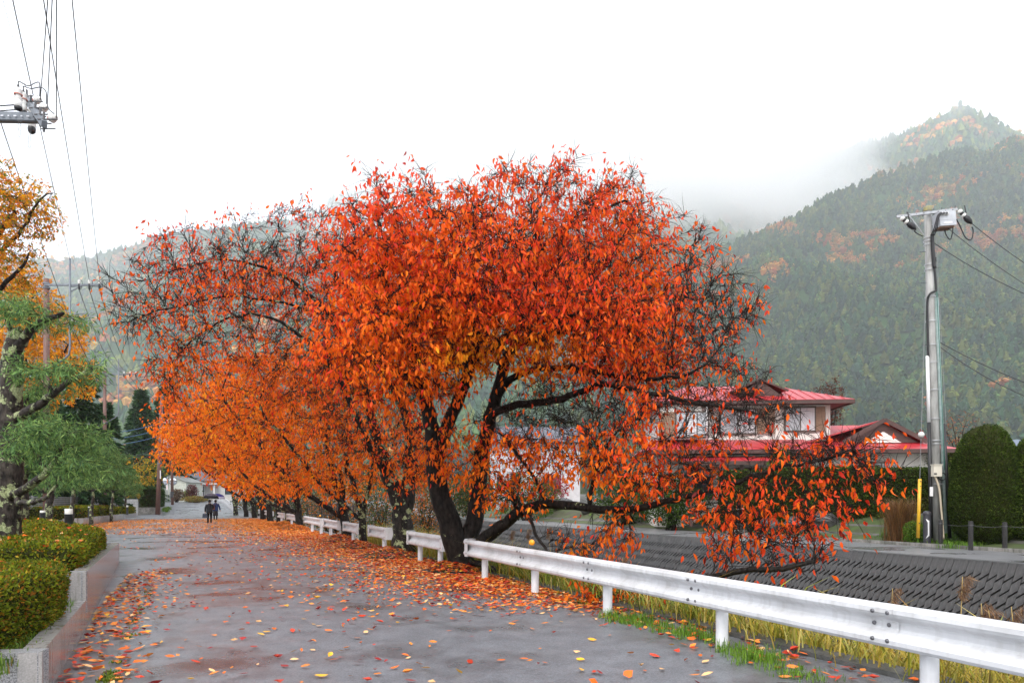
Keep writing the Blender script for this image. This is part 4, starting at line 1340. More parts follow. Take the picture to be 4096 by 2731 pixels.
inside = (xy[:, 1] > 4.5) & (xy[:, 0] / xy[:, 1] > -.80) & (xy[:, 0] / xy[:, 1] < .78) & (LP[:, 0] < 1.0)
# nothing under the planter
inside &= ~((xy[:, 0] < np.array([wallX(y) for y in xy[:, 1]]) + .03) & (xy[:, 1] < 17.6))
LP, xy = LP[inside], xy[inside]
n = len(xy)
z = ground_z(LP[:, 0], LP[:, 1]) + mound_z(LP[:, 0], LP[:, 1]) + .022 + rg.random(n) * .015
a = rg.random(n) * 6.283
ax = np.c_[np.cos(a), np.sin(a), rg.normal(0, .14, n)]
sz = rg.uniform(.065, .12, n) * (1 + .25 * smooth(18, 40, xy[:, 1]))
P = np.c_[xy, z]
ax /= np.linalg.norm(ax, axis=1)[:, None]
sd = np.cross(np.tile(A(0, 0, 1), (n, 1)), ax) + rg.normal(0, .22, (n, 3)); sd /= np.linalg.norm(sd, axis=1)[:, None]
up = np.cross(ax, sd); up *= np.sign(up[:, 2:3])
cv = rg.normal(.05, .22, (n, 1)); w = (sz * rg.uniform(.4, .56, n))[:, None]; s_ = sz[:, None]
V = np.zeros((n, 6, 3))
V[:, 0] = P - ax * s_ * .5 + up * s_ * np.abs(cv) * .3
V[:, 1] = P - sd * w * .5 + up * w * cv
V[:, 2] = P
V[:, 3] = P + sd * w * .5 + up * w * np.abs(cv) * 1.1
V[:, 4] = P + ax * s_ * .5 + up * s_ * np.abs(cv) * .5
V[:, 5] = P - ax * s_ * .72 + up * s_ * .08
V[:, :, 2] = np.maximum(V[:, :, 2], (z - .016)[:, None])
t6 = np.array([[0, 2, 1], [0, 3, 2], [1, 2, 4], [2, 3, 4]])
cl = rg.choice(6, n, p=[.24, .27, .19, .12, .12, .06])
LC = np.array([(0.72, 0.15, 0.02), (0.78, 0.24, 0.035), (0.55, 0.05, 0.02), (0.28, 0.022, 0.02), (0.80, 0.46, 0.20), (0.80, 0.42, 0.04)])
dirty = rg.uniform(.72, 1.2, (n, 1))
far_y = smooth(24, 42, xy[:, 1])[:, None]
C = LC[cl] * dirty
C = C * (1 - .6 * far_y) + A(0.78, .29, .035) * (.6 * far_y) * dirty
app = sz / np.hypot(xy[:, 0], xy[:, 1]); q_ = xy[:, 0] / xy[:, 1]
py_ = 2000 + 1.6 * F / xy[:, 1]
app[(np.abs(q_) > .745) | (py_ > 2720)] = 0
big = np.argsort(-app)[:300]
rest = np.ones(n, bool); rest[big] = False
names = ['orange', 'light orange', 'red', 'dark crimson', 'pale tan', 'yellow']
for b in big:
    v5 = V[b, :5] - P[b]
    v8 = np.array([v5[0], (v5[1] * .92 + v5[0] * .35 + v5[2] * -.27), v5[0] * .36 + v5[2] * .64, (v5[3] * .92 + v5[0] * .35 + v5[2] * -.27), v5[1] * .88 + v5[4] * .32 - v5[2] * .2, v5[2] * .66 + v5[4] * .34, v5[3] * .88 + v5[4] * .32 - v5[2] * .2, v5[4] * 1.1])
    me = raw_mesh('fallen_leaf', v8, LEAF8, M_litter, cols=np.repeat(C[b:b + 1], 8, 0), smooth_sh=True)
    o = bpy.data.objects.new('fallen_leaf', me); COL.objects.link(o); o.location = tuple(P[b])
    where = 'beside the granite planter' if LP[b, 0] < -5.6 else 'on the left half of the wet road' if LP[b, 0] < -3.2 else 'on the right half of the wet road' if LP[b, 0] < -.8 else 'at the foot of the long guardrail'
    set_tags(o, names[cl[b]] + ' fallen leaf lying ' + where, 'leaf', names[cl[b]] + ' fallen leaves ' + where)
k = int(rest.sum())
mobj('fallen_leaves', V[rest][:, :5].reshape(-1, 3), [(t6 + (np.arange(k) * 5)[:, None, None]).reshape(-1, 3)], M_litter, cols=np.repeat(C[rest], 5, 0), origin=(0, 0, 0), kind='stuff',
     label='carpet of orange and red fallen leaves on the road', cat='leaves')
print('litter', n)
# ------------------------------------------------------------------ trees left of the road
M_needle = mat_leaf('needle', 0.5, 0.2, 0.15)
M_bark_l = bark_mat('larch_bark_lichen', 0.95, 2.6)
M_bark_b = bark_mat('plain_bark', 0.1, 1.8)

def needle_col(cols, w):
    def f(P, rg):
        return pal(cols, w, len(P), rg) * (.8 + .35 * fbm(P, .9, 5, 2))[:, None]
    return f
LARCH = needle_col([(0.19, 0.34, 0.09), (0.13, 0.25, 0.08), (0.30, 0.44, 0.12), (0.06, 0.13, 0.05)], (4, 4, 3, 2))
FIRD = needle_col([(0.045, 0.10, 0.035), (0.03, 0.07, 0.03), (0.075, 0.13, 0.045)], (3, 4, 2))
full = lambda P, rg: np.clip(1 + .5 * fbm(P, 1.2, 2, 2), .2, 2)

rg = np.random.default_rng(71)
b0 = PF(15, 2230, 11.2)
larch_limbs = [
    L_([(10, 2300, 11.2), (15, 2150, 11.2), (30, 1980, 11.2), (45, 1800, 11.2), (40, 1600, 11.2), (50, 1420, 11.2), (70, 1330, 11.15)], .26, .13),
    L_([(60, 1400, 11.15), (95, 1360, 11.1), (122, 1320, 11.0), (150, 1295, 10.9), (205, 1270, 10.8), (250, 1255, 10.7)], .09, .03),
    L_([(40, 1690, 11.2), (100, 1650, 11.0), (170, 1612, 10.8), (215, 1570, 10.6), (290, 1515, 10.5), (375, 1470, 10.4)], .085, .025),
    L_([(215, 1570, 10.6), (180, 1530, 10.6), (160, 1495, 10.6)], .04, .02),
    L_([(20, 1990, 11.2), (80, 1968, 10.9), (130, 1935, 10.6), (190, 1890, 10.4), (235, 1820, 10.3), (265, 1750, 10.2)], .085, .025),
    L_([(190, 1890, 10.4), (150, 1830, 10.5), (130, 1780, 10.5)], .045, .02),
    L_([(70, 2010, 10.9), (130, 2010, 10.5), (190, 1990, 10.3), (225, 1940, 10.2)], .05, .02),
    L_([(60, 1350, 11.15), (30, 1290, 11.0), (20, 1240, 10.9)], .05, .02)]
larch_blobs = [(165, 1265, 10.9, 165, 30, .7, 200), (40, 1215, 11, 90, 40, .6, 90), (270, 1490, 10.5, 140, 26, .6, 150), (150, 1490, 10.7, 90, 45, .6, 90), (370, 1465, 10.3, 60, 16, .3, 40),
               (250, 1740, 10.2, 170, 50, .8, 220), (130, 1770, 10.5, 110, 50, .7, 110), (300, 1860, 10.0, 100, 40, .6, 100), (360, 1730, 10.0, 60, 25, .4, 40)]
make_tree('larch_tree', 'pruned larch with lichen covered trunk and layered green sprays at the picture edge', 'tree', 'pruned larches in the planters', larch_limbs, larch_blobs, rg, .10, .8, .13, .003, .012, 2, .22, 10, .12,
          LARCH, full, M_bark_l, hang=.35, leafmat=M_needle, wl=.13, wob=.35)

def small_larch(x, Y, ytop, ybase, rx, lab, seed, k=1.0, thick=.13, y0=None):
    rg = np.random.default_rng(seed)
    s = F / Y
    limbs = [L_([(x, HY + (CH + .1) * s, Y), (x, ybase, Y), (x + .15 * s, ybase - .9 * s, Y), (x - .1 * s, (ybase + ytop) / 2, Y), (x + .05 * s, ytop + .3 * s, Y)], thick, .03)]
    blobs = []
    nlay = 4
    for i in range(nlay):
        f = (i + .5) / nlay
        yy = ytop + (ybase - ytop) * (.06 + .62 * f)
        for sg in (-1, 1):
            ex = x + sg * rx * (.35 + .4 * f) * rg.uniform(.7, 1.2)
            limbs.append(L_([(x, yy + .5 * s, Y), ((x + ex) / 2, yy + .35 * s, Y - .3), (ex, yy, Y - .5)], thick * .4, .02))
            blobs.append((ex, yy, Y - .3, rx * .5, .28 * s, 1.1, int(70 * k)))
        blobs.append((x, yy - .1 * s, Y + .2, rx * .5, .3 * s, 1.2, int(60 * k)))
    make_tree('larch_tree', lab, 'tree', 'pruned larches in the planters', limbs, blobs, rg, .16, 1.4, .22, .005, .02, 2, .30, 11, .2, LARCH, full, M_bark_l, hang=.45, leafmat=M_needle, wl=.16, wob=.35)
small_larch(75, 21, 1500, 2085, 130, 'larch with two thick grey trunks behind the lichen trunk', 81, thick=.3)
small_larch(190, 27, 1700, 2070, 120, 'larch with pale trunk standing left of the near brown pole', 82, thick=.2)
small_larch(285, 33, 1720, 2050, 120, 'third larch of the row, behind the bollard lamp', 83)
small_larch(365, 41, 1760, 2042, 110, 'larch left of the second brown pole', 84)
small_larch(445, 50, 1800, 2030, 90, 'larch right of the second brown pole', 85)
small_larch(498, 62, 1860, 2035, 60, 'small larch with straight grey trunk before the white block wall', 86, .8)

# broadleaf trees turning colour
def zcol(mix):
    def f(P, rg):
        n = len(P)
        C = pal([(0.78, 0.30, 0.015), (0.88, 0.42, 0.012), (0.40, 0.32, 0.03), (0.16, 0.21, 0.03), (0.70, 0.17, 0.02)], mix, n, rg, .75, 1.1)
        return C
    return f
rg = np.random.default_rng(91)
make_tree('zelkova_tree', 'zelkova with green and rust leaves reaching in at the upper left edge', 'tree', None,
    [L_([(-330, 2150, 18), (-320, 1800, 18), (-260, 1450, 18), (-180, 1200, 18), (-60, 1000, 18), (60, 850, 17.8)], .28, .05), L_([(-260, 1450, 18), (-100, 1250, 17.6), (30, 1130, 17.4), (110, 1030, 17.2)], .1, .03), L_([(-180, 1200, 18), (-60, 1050, 17.5), (60, 960, 17.2), (180, 770, 17)], .08, .02)],
    [(20, 760, 17.6, 130, 110, 1.4, 260), (90, 840, 17.3, 130, 80, 1.2, 240), (30, 970, 17.2, 110, 110, 1.2, 150), (20, 1100, 17.3, 90, 70, 1, 90), (-120, 900, 18, 150, 250, 1.5, 150), (185, 765, 17, 45, 22, .5, 26)],
    rg, .22, 1.7, .26, .005, .02, 3, .34, 8, .10, zcol((4, 3, 2, 2.5, 2)), full, M_bark_b, hang=.5)
rg = np.random.default_rng(92)
make_tree('zelkova_tree', 'golden orange zelkova behind the larches and the near brown pole', 'tree', None,
    [L_([(60, 2060, 46), (65, 1850, 46), (80, 1600, 46), (110, 1350, 46), (130, 1180, 46)], .3, .06), L_([(65, 1800, 46), (180, 1550, 45.5), (270, 1380, 45)], .14, .05), L_([(65, 1750, 46), (-20, 1500, 46), (-40, 1300, 46)], .14, .05)],
    [(90, 1200, 46, 150, 130, 3, 300), (200, 1340, 45, 150, 120, 2.6, 320), (60, 1380, 46, 150, 150, 3, 260), (280, 1450, 45, 90, 70, 2, 140), (150, 1530, 45.5, 170, 120, 2.4, 240), (330, 1560, 45, 60, 40, 1, 50)],
    rg, .42, 2.6, .55, .009, .04, 3, .6, 11, .21, zcol((4, 7, .3, .1, 1)), full, M_bark_b, hang=.6)
rg = np.random.default_rng(93)
make_tree('broadleaf_tree', 'yellow green leafy tree above the tall hedge', 'tree', None,
    [L_([(560, 2050, 92), (560, 1960, 92), (570, 1880, 92)], .2, .06), L_([(560, 1980, 92), (500, 1900, 92)], .1, .04)],
    [(590, 1880, 91, 70, 65, 2.4, 200), (520, 1890, 92, 70, 55, 2.4, 170), (470, 1850, 95, 50, 60, 2.4, 120), (545, 1950, 90, 90, 40, 2.2, 120)],
    rg, .5, 3, .7, .012, .05, 2, .7, 8, .30, zcol((.6, 2, 4, 6, .3)), full, M_bark_b, hang=.5)

# tall dark conifers
def conifer(name, lab, x, Y, ytop, ybase, w, seed, n, cols=FIRD, size=.5, group='tall dark conifers', shape=1.0, ):
    rg = np.random.default_rng(seed)
    base = PF(x, ybase, Y); H = (ybase - ytop) / F * Y; R = w / F * Y
    th = empty(name, base, lab, 'tree', group)
    MB().tube([base, base + A(0, 0, H * .5), base + A(0, 0, H * .97)], [R * .09, R * .06, .02], 8).build('trunk', M_bark_b, th)
    # whorls of drooping boughs
    nb = int(H / .42) * 9
    f = rg.random(nb) ** .8
    a = rg.random(nb) * 6.283
    Lb = R * (1 - f) ** shape * rg.uniform(.7, 1.12, nb) + .25
    k = n // nb
    i = np.repeat(np.arange(nb), k); t = rg.random(len(i)) ** .65
    sp_ = rg.normal(0, 1, (len(i), 2)) * (.16 * Lb[i] * (1.15 - t))[:, None]
    rad = Lb[i] * t
    P = np.c_[np.cos(a[i]) * rad - np.sin(a[i]) * sp_[:, 0], np.sin(a[i]) * rad + np.cos(a[i]) * sp_[:, 0], f[i] * H + .05 * H + .10 * Lb[i] * np.sin(t * 2.2) - .22 * Lb[i] * t ** 2 + sp_[:, 1] * .3] + base
    D = np.c_[np.cos(a[i]), np.sin(a[i]), np.full(len(i), -.35)]
    LV, LQ = leaf_cloud(P, D, size, rg, .45, .3)
    mobj('crown', LV, [LQ], M_needle, th, cols=np.repeat(cols(P, rg), 4, 0), kind='stuff')
conifer('cedar_tree', 'tall dark green conifer with pointed top behind the third brown pole', 565, 112, 1585, 2030, 130, 61, 15000, size=.9)
conifer('cedar_tree', 'second tall dark conifer, right of the pointed one, behind the twin transformers', 660, 118, 1570, 2030, 130, 62, 13000, size=.95)
conifer('cedar_tree', 'dense dark round conifer behind the golden zelkova', 325, 52, 1480, 2060, 115, 63, 15000, size=.45, shape=.55)
conifer('cedar_tree', 'dark conifer between the first two brown poles', 420, 66, 1630, 2050, 80, 64, 11000, size=.5, shape=.6)
conifer('cedar_tree', 'dark conifer low behind the larches at the left edge', 180, 60, 1580, 2050, 150, 65, 12000, size=.6, shape=.6)

# louvre fence behind the larches
M_louv = mat('grey_louvre', (0.30, 0.31, 0.32), 0.5, c2=(0.2, 0.2, 0.21), scale=3)
def louvre_fence(x0, x1, Y0, Y1, z0, z1, lab, nslat=12, npost=6):
    a, b = PF(x0, 2000, Y0), PF(x1, 2000, Y1)
    th = empty('louvre_fence', ((a[0] + b[0]) / 2, (Y0 + Y1) / 2, 0), lab, 'fence')
    for k in range(nslat):
        z = z0 + (z1 - z0) * (k + .5) / nslat
        MB().bar((a[0], Y0, z), (b[0], Y1, z), .03, (z1 - z0) / nslat * .7).build('slat', M_louv, th)
    for k in range(npost):
        f = k / (npost - 1)
        p = a + (b - a) * f
        MB().box((p[0], p[1] + .06, z1 / 2), (.07, .07, z1 + .04)).build('post', M_louv, th)
louvre_fence(20, 390, 36, 58, .25, 1.85, 'grey horizontal louvre fence behind the larch trunks')

# white block wall and tall hedge at the bend
M_wblock = mat('white_block', (0.62, 0.62, 0.60), 0.6, c2=(0.5, 0.5, 0.48), scale=5, bump=.2)
wb = empty('block_wall', PF(520, 2056, 71), 'white block wall beside the tall hedge', 'wall')
a, b = PF(450, 2056, 66), PF(547, 2056, 72)
z0, z1 = .0, 1.72
nrow, ncol = 6, 7
MB().bar((a[0], a[1] + .12, (z0 + z1) / 2), (b[0], b[1] + .12, (z0 + z1) / 2), .16, z1 - z0 - .02).build('core', M_conc, wb)
for r in range(nrow):
    for c in range(ncol + (r % 2)):
        f0 = max(0, (c - .5 * (r % 2)) / ncol) + .004; f1 = min(1, (c + 1 - .5 * (r % 2)) / ncol) - .004
        p, q = a + (b - a) * f0, a + (b - a) * f1
        zz = z0 + (z1 - z0) * (r + .5) / nrow
        MB().bar((p[0], p[1], zz), (q[0], q[1], zz), .2, (z1 - z0) / nrow - .02).build('block', M_wblock, wb)
hw = empty('concrete_wall', PF(605, 2058, 74), 'stained low concrete wall under the tall hedge', 'wall')
e0, e1, e2 = PF(548, 2058, 73), PF(640, 2058, 75), PF(664, 2050, 92)
for p, q in ((e0, e1), (e1, e2)):
    k = 4
    for i in range(k):
        s, e = p + (q - p) * (i / k + .003), p + (q - p) * ((i + 1) / k - .003)
        MB().bar((s[0], s[1], .36), (e[0], e[1], .36), .22, .95).build('panel', M_conc, hw)
hg = [e0[:2] + A(0, .3), e1[:2] + A(-.1, .3), e2[:2] + A(-.4, .3), e2[:2] + A(-3, .5), e0[:2] + A(-.2, 4)]
hedge('tall_hedge', 'tall dark clipped hedge at the road bend', 'hedge', hg, .8, 3.0, 16000, .16, 35, colours=[(0.03, 0.06, 0.012), (0.05, 0.09, 0.014), (0.02, 0.035, 0.01)], w=(3, 2, 3), bev=.25, amp=.08)
# grass at its foot
rg = np.random.default_rng(44)
cs = [[*(e1[:2] + (e2[:2] - e1[:2]) * rg.random() + A(.35 + rg.random() * .5, -.2)), .1 + .5 * rg.random()] for _ in range(40)]
V, q, t_, n = tuft_mesh(cs, 14, .3, rg, .12, .02, .6)
mobj('grass', V, [q, t_], M_grass, cols=np.repeat(pal([(0.10, 0.2, 0.02), (0.16, 0.26, 0.03)], (1, 1), n, rg), 7, 0), kind='stuff', label='bright grass at the foot of the tall hedge wall', cat='grass')

# ------------------------------------------------------------------ shed, traffic mirrors and the far end of the road
M_clap = mat('pale_clapboard', (0.50, 0.52, 0.46), 0.6, c2=(0.38, 0.40, 0.34), scale=3)
M_rooft = mat('dull_roof', (0.2, 0.21, 0.2), 0.5)
sh = empty('shed', PF(700, 2003, 112), 'pale clapboard shed with gable at the end of the road', 'shed')
Ys = 112
xl, xr = (648 - 2048) / F * Ys, (744 - 2048) / F * Ys
zb, ze, zp = 1.35, CH + (2000 - 1925) / F * Ys, CH + (2000 - 1908) / F * Ys
nb = 13
for k in range(nb):
    z0_, z1_ = zb + (ze - zb) * k / nb, zb + (ze - zb) * (k + 1) / nb
    V = [[xl, Ys, z0_], [xr, Ys, z0_], [xr, Ys + .05, z1_], [xl, Ys + .05, z1_], [xl, Ys + .3, z0_], [xr, Ys + .3, z0_], [xr, Ys + .3, z1_], [xl, Ys + .3, z1_]]
    MB().add(V, [[0, 1, 2, 3], [5, 4, 7, 6], [0, 3, 7, 4], [1, 5, 6, 2], [3, 2, 6, 7], [0, 4, 5, 1]]).build('board', M_clap, sh)
MB().add([[xl, Ys + .02, ze], [xr, Ys + .02, ze], [xl * .72 + xr * .28, Ys + .02, zp + .25], [xl, Ys + 6, ze], [xr, Ys + 6, ze], [xl * .72 + xr * .28, Ys + 6, zp + .25]], [[0, 3, 5, 2], [1, 2, 5, 4]], [[0, 1, 2], [3, 5, 4]]).build('gable', M_clap, sh)
MB().quad((xl - .3, Ys - .3, ze - .06), (xl * .72 + xr * .28, Ys - .3, zp + .34), (xl * .72 + xr * .28, Ys + 6.2, zp + .34), (xl - .3, Ys + 6.2, ze - .06)).quad((xr + .3, Ys - .3, ze - .1), (xr + .3, Ys + 6.2, ze - .1), (xl * .72 + xr * .28, Ys + 6.2, zp + .34), (xl * .72 + xr * .28, Ys - .3, zp + .34)).build('roof', M_rooft, sh)
MB().box(((xl + xr) / 2, Ys + 3.2, (zb + ze) / 2), (xr - xl - .1, 5.6, ze - zb)).build('side_walls', M_clap, sh)

M_galv = mat('galvanised', (0.42, 0.43, 0.45), 0.4, 0.4, c2=(0.32, 0.33, 0.34), scale=8)
M_mirror = mat_flat('mirror_face', (0.75, 0.77, 0.8), 0.05, 1.0)
tm = empty('traffic_mirror', PF(680, 2003, 104), 'pair of round traffic mirrors on a grey pole', 'mirror')
b = PF(680, 2003, 104)
MB().tube([b, b + A(0, 0, 3.3)], .06, 8).build('pole', M_galv, tm)
for dx, a in ((-.95, -.5), (.25, .5)):
    c = b + A(dx + .25, -.1, 3.0)
    d = A(math.sin(a), -math.cos(a), -.12)
    m_ = MB().lathe([(.58, -.02), (.6, .03), (.55, .06)], c, d, n=24).build('mirror_frame', M_dgrey, tm)
    MB().lathe([(.54, .04), (.4, .10), (.2, .13), (.001, .14)], c, d, n=24).build('mirror_glass', M_mirror, m_)
sg = empty('sign_post', PF(669, 2003, 100), 'narrow white sign with red marks and an orange band on its post', 'sign')
b = PF(669, 2003, 100)
MB().tube([b, b + A(0, 0, 3.6)], .045, 8).build('pole', M_galv, sg)
MB().box(b + A(0, -.07, 2.0), (.24, .03, .72)).build('plate', mat_flat('sign_white', (.8, .8, .8), .4), sg)
MB().box(b + A(0, -.09, 2.23), (.12, .015, .10)).box(b + A(0, -.09, 1.98), (.10, .015, .12)).box(b + A(0, -.09, 1.8), (.12, .015, .08)).build('marks', mat_flat('sign_red', (.45, .05, .06), .5), sg)
MB().lathe([(.052, 2.6), (.052, 3.2)], b, n=10).build('band', mat_flat('band_orange', (.75, .16, .03), .4), sg)

# house with white porch posts at the end of the road
M_ivory = mat('ivory_wall', (0.6, 0.58, 0.55), 0.6, c2=(0.5, 0.48, 0.46), scale=2)
M_glassd = mat_flat('dark_glass', (0.05, 0.06, 0.07), 0.08, 0.0, 0.8)
M_wpaint = mat_flat('white_paint', (0.78, 0.78, 0.78), 0.4)
fh = empty('house', PF(830, 2003, 122), 'grey house with white porch posts beyond the umbrellas', 'house')
Yh = 124; zg = 1.45
X_ = lambda x, Y=Yh: (x - 2048) / F * Y
MB().box(((X_(745) + X_(1010)) / 2, Yh + 3, zg + 1.9), (X_(1010) - X_(745), 6, 3.8)).build('walls', M_ivory, fh)
MB().add([[X_(735), Yh - .8, zg + 3.7], [X_(1020), Yh - .8, zg + 3.7], [X_(1020), Yh + 3, zg + 5.6], [X_(735), Yh + 3, zg + 5.6], [X_(735), Yh + 6.8, zg + 3.7], [X_(1020), Yh + 6.8, zg + 3.7]], [[0, 1, 2, 3], [3, 2, 5, 4]], [[0, 3, 4], [1, 5, 2]]).build('roof', mat('slate_roof', (.10, .10, .12), .5), fh)
for x in (796, 820, 868):
    MB().box((X_(x), Yh - 1.2, zg + 1.5), (.22, .22, 3.0)).build('porch_post', M_wpaint, fh)
MB().box((X_(832), Yh - .9, zg + 3.1), (X_(880) - X_(790), 1.6, .22)).build('porch_roof', M_wpaint, fh)
for x0, x1, y0, y1 in ((804, 816, 1.0, 2.7), (756, 772, 1.2, 2.6), (900, 925, 1.2, 2.6)):
    w_ = MB().box(((X_(x0) + X_(x1)) / 2, Yh - .02, zg + (y0 + y1) / 2), (X_(x1) - X_(x0) + .15, .1, y1 - y0 + .15)).build('window', M_wpaint, fh)
    MB().box(((X_(x0) + X_(x1)) / 2, Yh - .08, zg + (y0 + y1) / 2), (X_(x1) - X_(x0), .03, y1 - y0)).build('pane', M_glassd, w_)

def shrub(name, lab, x, Y, ytop, ybase, rx, cols, w, n, size, seed, group=None, twiggy=False):
    rg = np.random.default_rng(seed)
    b = PF(x, ybase, Y); ztop = CH + (HY - ytop) / F * Y; b[2] = ground_at(b[0], b[1]) if b[2] > 0 else max(b[2], ground_at(b[0], b[1])); H = ztop - b[2]; R = rx / F * Y
    th = empty(name, b, lab, 'shrub', group)
    mb = MB()
    for k in range(14):
        a = rg.random() * 6.28; r = R * rg.uniform(.2, .9)
        tip = b + A(math.cos(a) * r, math.sin(a) * r * .8, H * rg.uniform(.6, 1.0))
        mb.tube([b + A(rg.normal(0, R * .12), rg.normal(0, R * .12), -.05), (b + tip) / 2 + A(0, 0, H * .12), tip], [.02 + .01 * H, .014, .005], 5)
    mb.build('stems', M_twig, th)
    d = rg.normal(0, 1, (n, 3)); d /= np.linalg.norm(d, axis=1)[:, None]; d *= (rg.random(n) ** .4)[:, None]
    P = b + A(0, 0, H * .52) + d * A(R, R * .8, H * .5) * (1 + .3 * fbm(d, 2.0, seed, 2))[:, None]
    LV, LQ = leaf_cloud(P, d, size, rg, .9, .5)
    mobj('foliage', LV, [LQ], M_hleaf, th, cols=np.repeat(pal(cols, w, n, rg), 4, 0), kind='stuff')
    return th
BRN = [(0.14, 0.08, 0.05), (0.09, 0.06, 0.04), (0.18, 0.14, 0.06)]
shrub('dry_shrub', 'brown bare shrub in front of the pale shed', 708, 107, 1955, 2003, 30, BRN, (3, 3, 1), 2600, .16, 141)
shrub('maroon_shrub', 'dark maroon shrub between the shed and the porch posts', 768, 108, 1935, 1995, 26, [(0.12, 0.03, 0.035), (0.2, 0.07, 0.05), (0.07, 0.03, 0.03)], (2, 1, 2), 2400, .16, 142)
shrub('dry_shrub', 'long straw coloured border shrub behind the umbrellas', 785, 105, 1982, 2003, 55, [(0.25, 0.17, 0.04), (0.16, 0.16, 0.04), (0.2, 0.1, 0.04)], (2, 2, 1), 3600, .15, 143)
shrub('green_shrub', 'light green shrub at the corner of the shed', 748, 110, 1960, 1995, 14, [(0.12, 0.2, 0.03), (0.2, 0.24, 0.04)], (1, 1), 1200, .16, 144)

# distant white railing on the bend
wr = empty('guardrail', (-32, 88, .6), 'distant white railing curving round the bend beyond the cherry row', 'guardrail', 'white guardrail sections beside the road')
pp = [(941, 2056, 76), (930, 2050, 82), (918, 2045, 88), (905, 2039, 95), (890, 2034, 103), (874, 2030, 112)]
G_ = []
for x, y, Y in pp:
    X = (x - 2048) / F * Y
    G_.append(A(X, Y, float(rise(np.array([X]), np.array([Y]))[0])))
G_ = np.array(G_)
tt_ = np.linspace(0, 5, 17)
PTS = np.stack([np.interp(tt_, np.arange(6), G_[:, k]) for k in range(3)], 1)
for p in PTS:
    MB().tube([p - A(0, 0, .2), p + A(0, 0, .9)], .09, 8).build('post', M_post, wr)
mb = MB()
for k in range(len(PTS) - 1): mb.bar(PTS[k] + A(-.05, -.1, .75), PTS[k + 1] + A(-.05, -.1, .75), .07, .42)
mb.build('beam', M_rail, wr)

# dark bridge railing seen between the trunks
br = empty('bridge_railing', (-12, 52, 0), 'dark bridge railing seen between the cherry trunks', 'railing')
M_dkfence = mat_flat('dark_brown_railing', (0.03, 0.024, 0.02), 0.5)
a, b = PF(1230, 2070, 66), PF(1460, 2075, 58)
a[2], b[2] = 0, 0
for z in (.25, 1.05): MB().bar(a + A(0, 0, z), b + A(0, 0, z), .08, .09).build('rail', M_dkfence, br)
for k in range(23):
    p = a + (b - a) * k / 22
    MB().box(p + A(0, 0, .55), ((.14, .14, 1.3) if k % 6 == 0 else (.035, .035, .95))).build('post' if k % 6 == 0 else 'baluster', M_dkfence, br)
# ------------------------------------------------------------------ block revetment on the far side of the stream
M_block = mat('dark_revetment_block', (0.05, 0.048, 0.047), 0.5, c2=(0.02, 0.02, 0.02), scale=3.0, bump=.35, bscale=50, streak=.3, streak_c=(.16, .16, .15))
M_joint = mat('revetment_joint', (0.022, 0.022, 0.02), 0.8, c2=(0.012, 0.012, 0.011), scale=8)
rv = empty('revetment', (*UV(12.6, 0), -3.0), 'dark stepped block revetment along the far side of the stream', 'wall')
# backing slope
vv = np.arange(-24, 60, 2.0)
mb = MB()
for v0_, v1_ in zip(vv[:-1], vv[1:]):
    q = []
    for v in (v0_, v1_):
        for du, z in ((-1.62, -3.05), (-.02, -.02)):
            p = UV(bank_u(v) + du - .03, v); q.append([p[0], p[1], z])
    mb.quad(q[0], q[2], q[3], q[1])
mb.build('backing', M_joint, rv)
SL = math.hypot(1.6, 3.03); sd_ = A(-NU[0] * 1.6, -NU[1] * 1.6, -3.03) / SL    # down the face
out_ = np.cross(A(DV[0], DV[1], 0), sd_); out_ /= np.linalg.norm(out_)
if out_[2] < 0: out_ = -out_
dv3 = A(DV[0], DV[1], 0)
BW, BH = .20, .36
GAP = (.065, .04, .065)
def block_verts(w, kind=0):
    """slanted plate, thin at the top, thick sloping lower lip"""
    e = .005
    sl = .19; g = GAP[kind]
    a0, a1 = (-.03, -.03) if kind == 2 else (0, sl)
    P = [(e, a0, .05), (w - e, a1, .05), (w - e, BH - g + sl, .06), (e, BH - g, .06), (e, a0, -.06), (w - e, a1, -.06), (w - e, BH - g + sl, -.06), (e, BH - g, -.06)]
    # a groove line near one edge is part of the casting
    return [dv3 * a + sd_ * b + out_ * c for a, b, c in P]
BF = [[0, 1, 2, 3], [4, 7, 6, 5], [0, 4, 5, 1], [1, 5, 6, 2], [2, 6, 7, 3], [3, 7, 4, 0]]
bme = [raw_mesh('block', np.array(block_verts(BW, k)), [np.array(BF)], M_block) for k in (0, 1, 2)]
cand = []
rg = np.random.default_rng(12)
for r in range(10):
    for k in range(-110, 300):
        v = k * BW
        ub = bank_u(v)
        p2 = UV(ub, v)
        jit = rg.normal(0, .006)
        p = A(p2[0], p2[1], 0.0) + sd_ * (r * BH + .05) + out_ * (.02 + jit + .012 * (r % 2))
        cand.append((p, r, k))
def seen(p):
    x = 2048 + F * p[0] / p[1]; y = HY - F * (p[2] - CH) / p[1]
    if p[1] < 3 or x < -50 or x > 4140: return 0
    # the near guardrail hides the low rows
    yr = np.interp(x, [1885, 2116, 2433, 2900, 4096], [2155, 2189, 2240, 2303, 2487]) if x > 1885 else 2731
    return 1 / p[1] if y < yr + 5 else 0
sc_ = np.array([seen(c[0]) for c in cand])
order = np.argsort(-sc_)
singles = set(order[:300].tolist())
restV, restQ = [], []
bvk = [np.array(block_verts(BW, k)) for k in (0, 1, 2)]; bf = np.array(BF)
for i, (p, r, k) in enumerate(cand):
    if i in singles:
        o = bpy.data.objects.new('block', bme[2 if r == 0 else r % 2]); COL.objects.link(o); o.parent = rv; o.location = tuple(p - ORI[rv])
    elif 1.5 < p[1] and abs(p[0] / p[1]) < .95:
        restV.append(bvk[2 if r == 0 else r % 2] + p)
restV = np.array(restV)
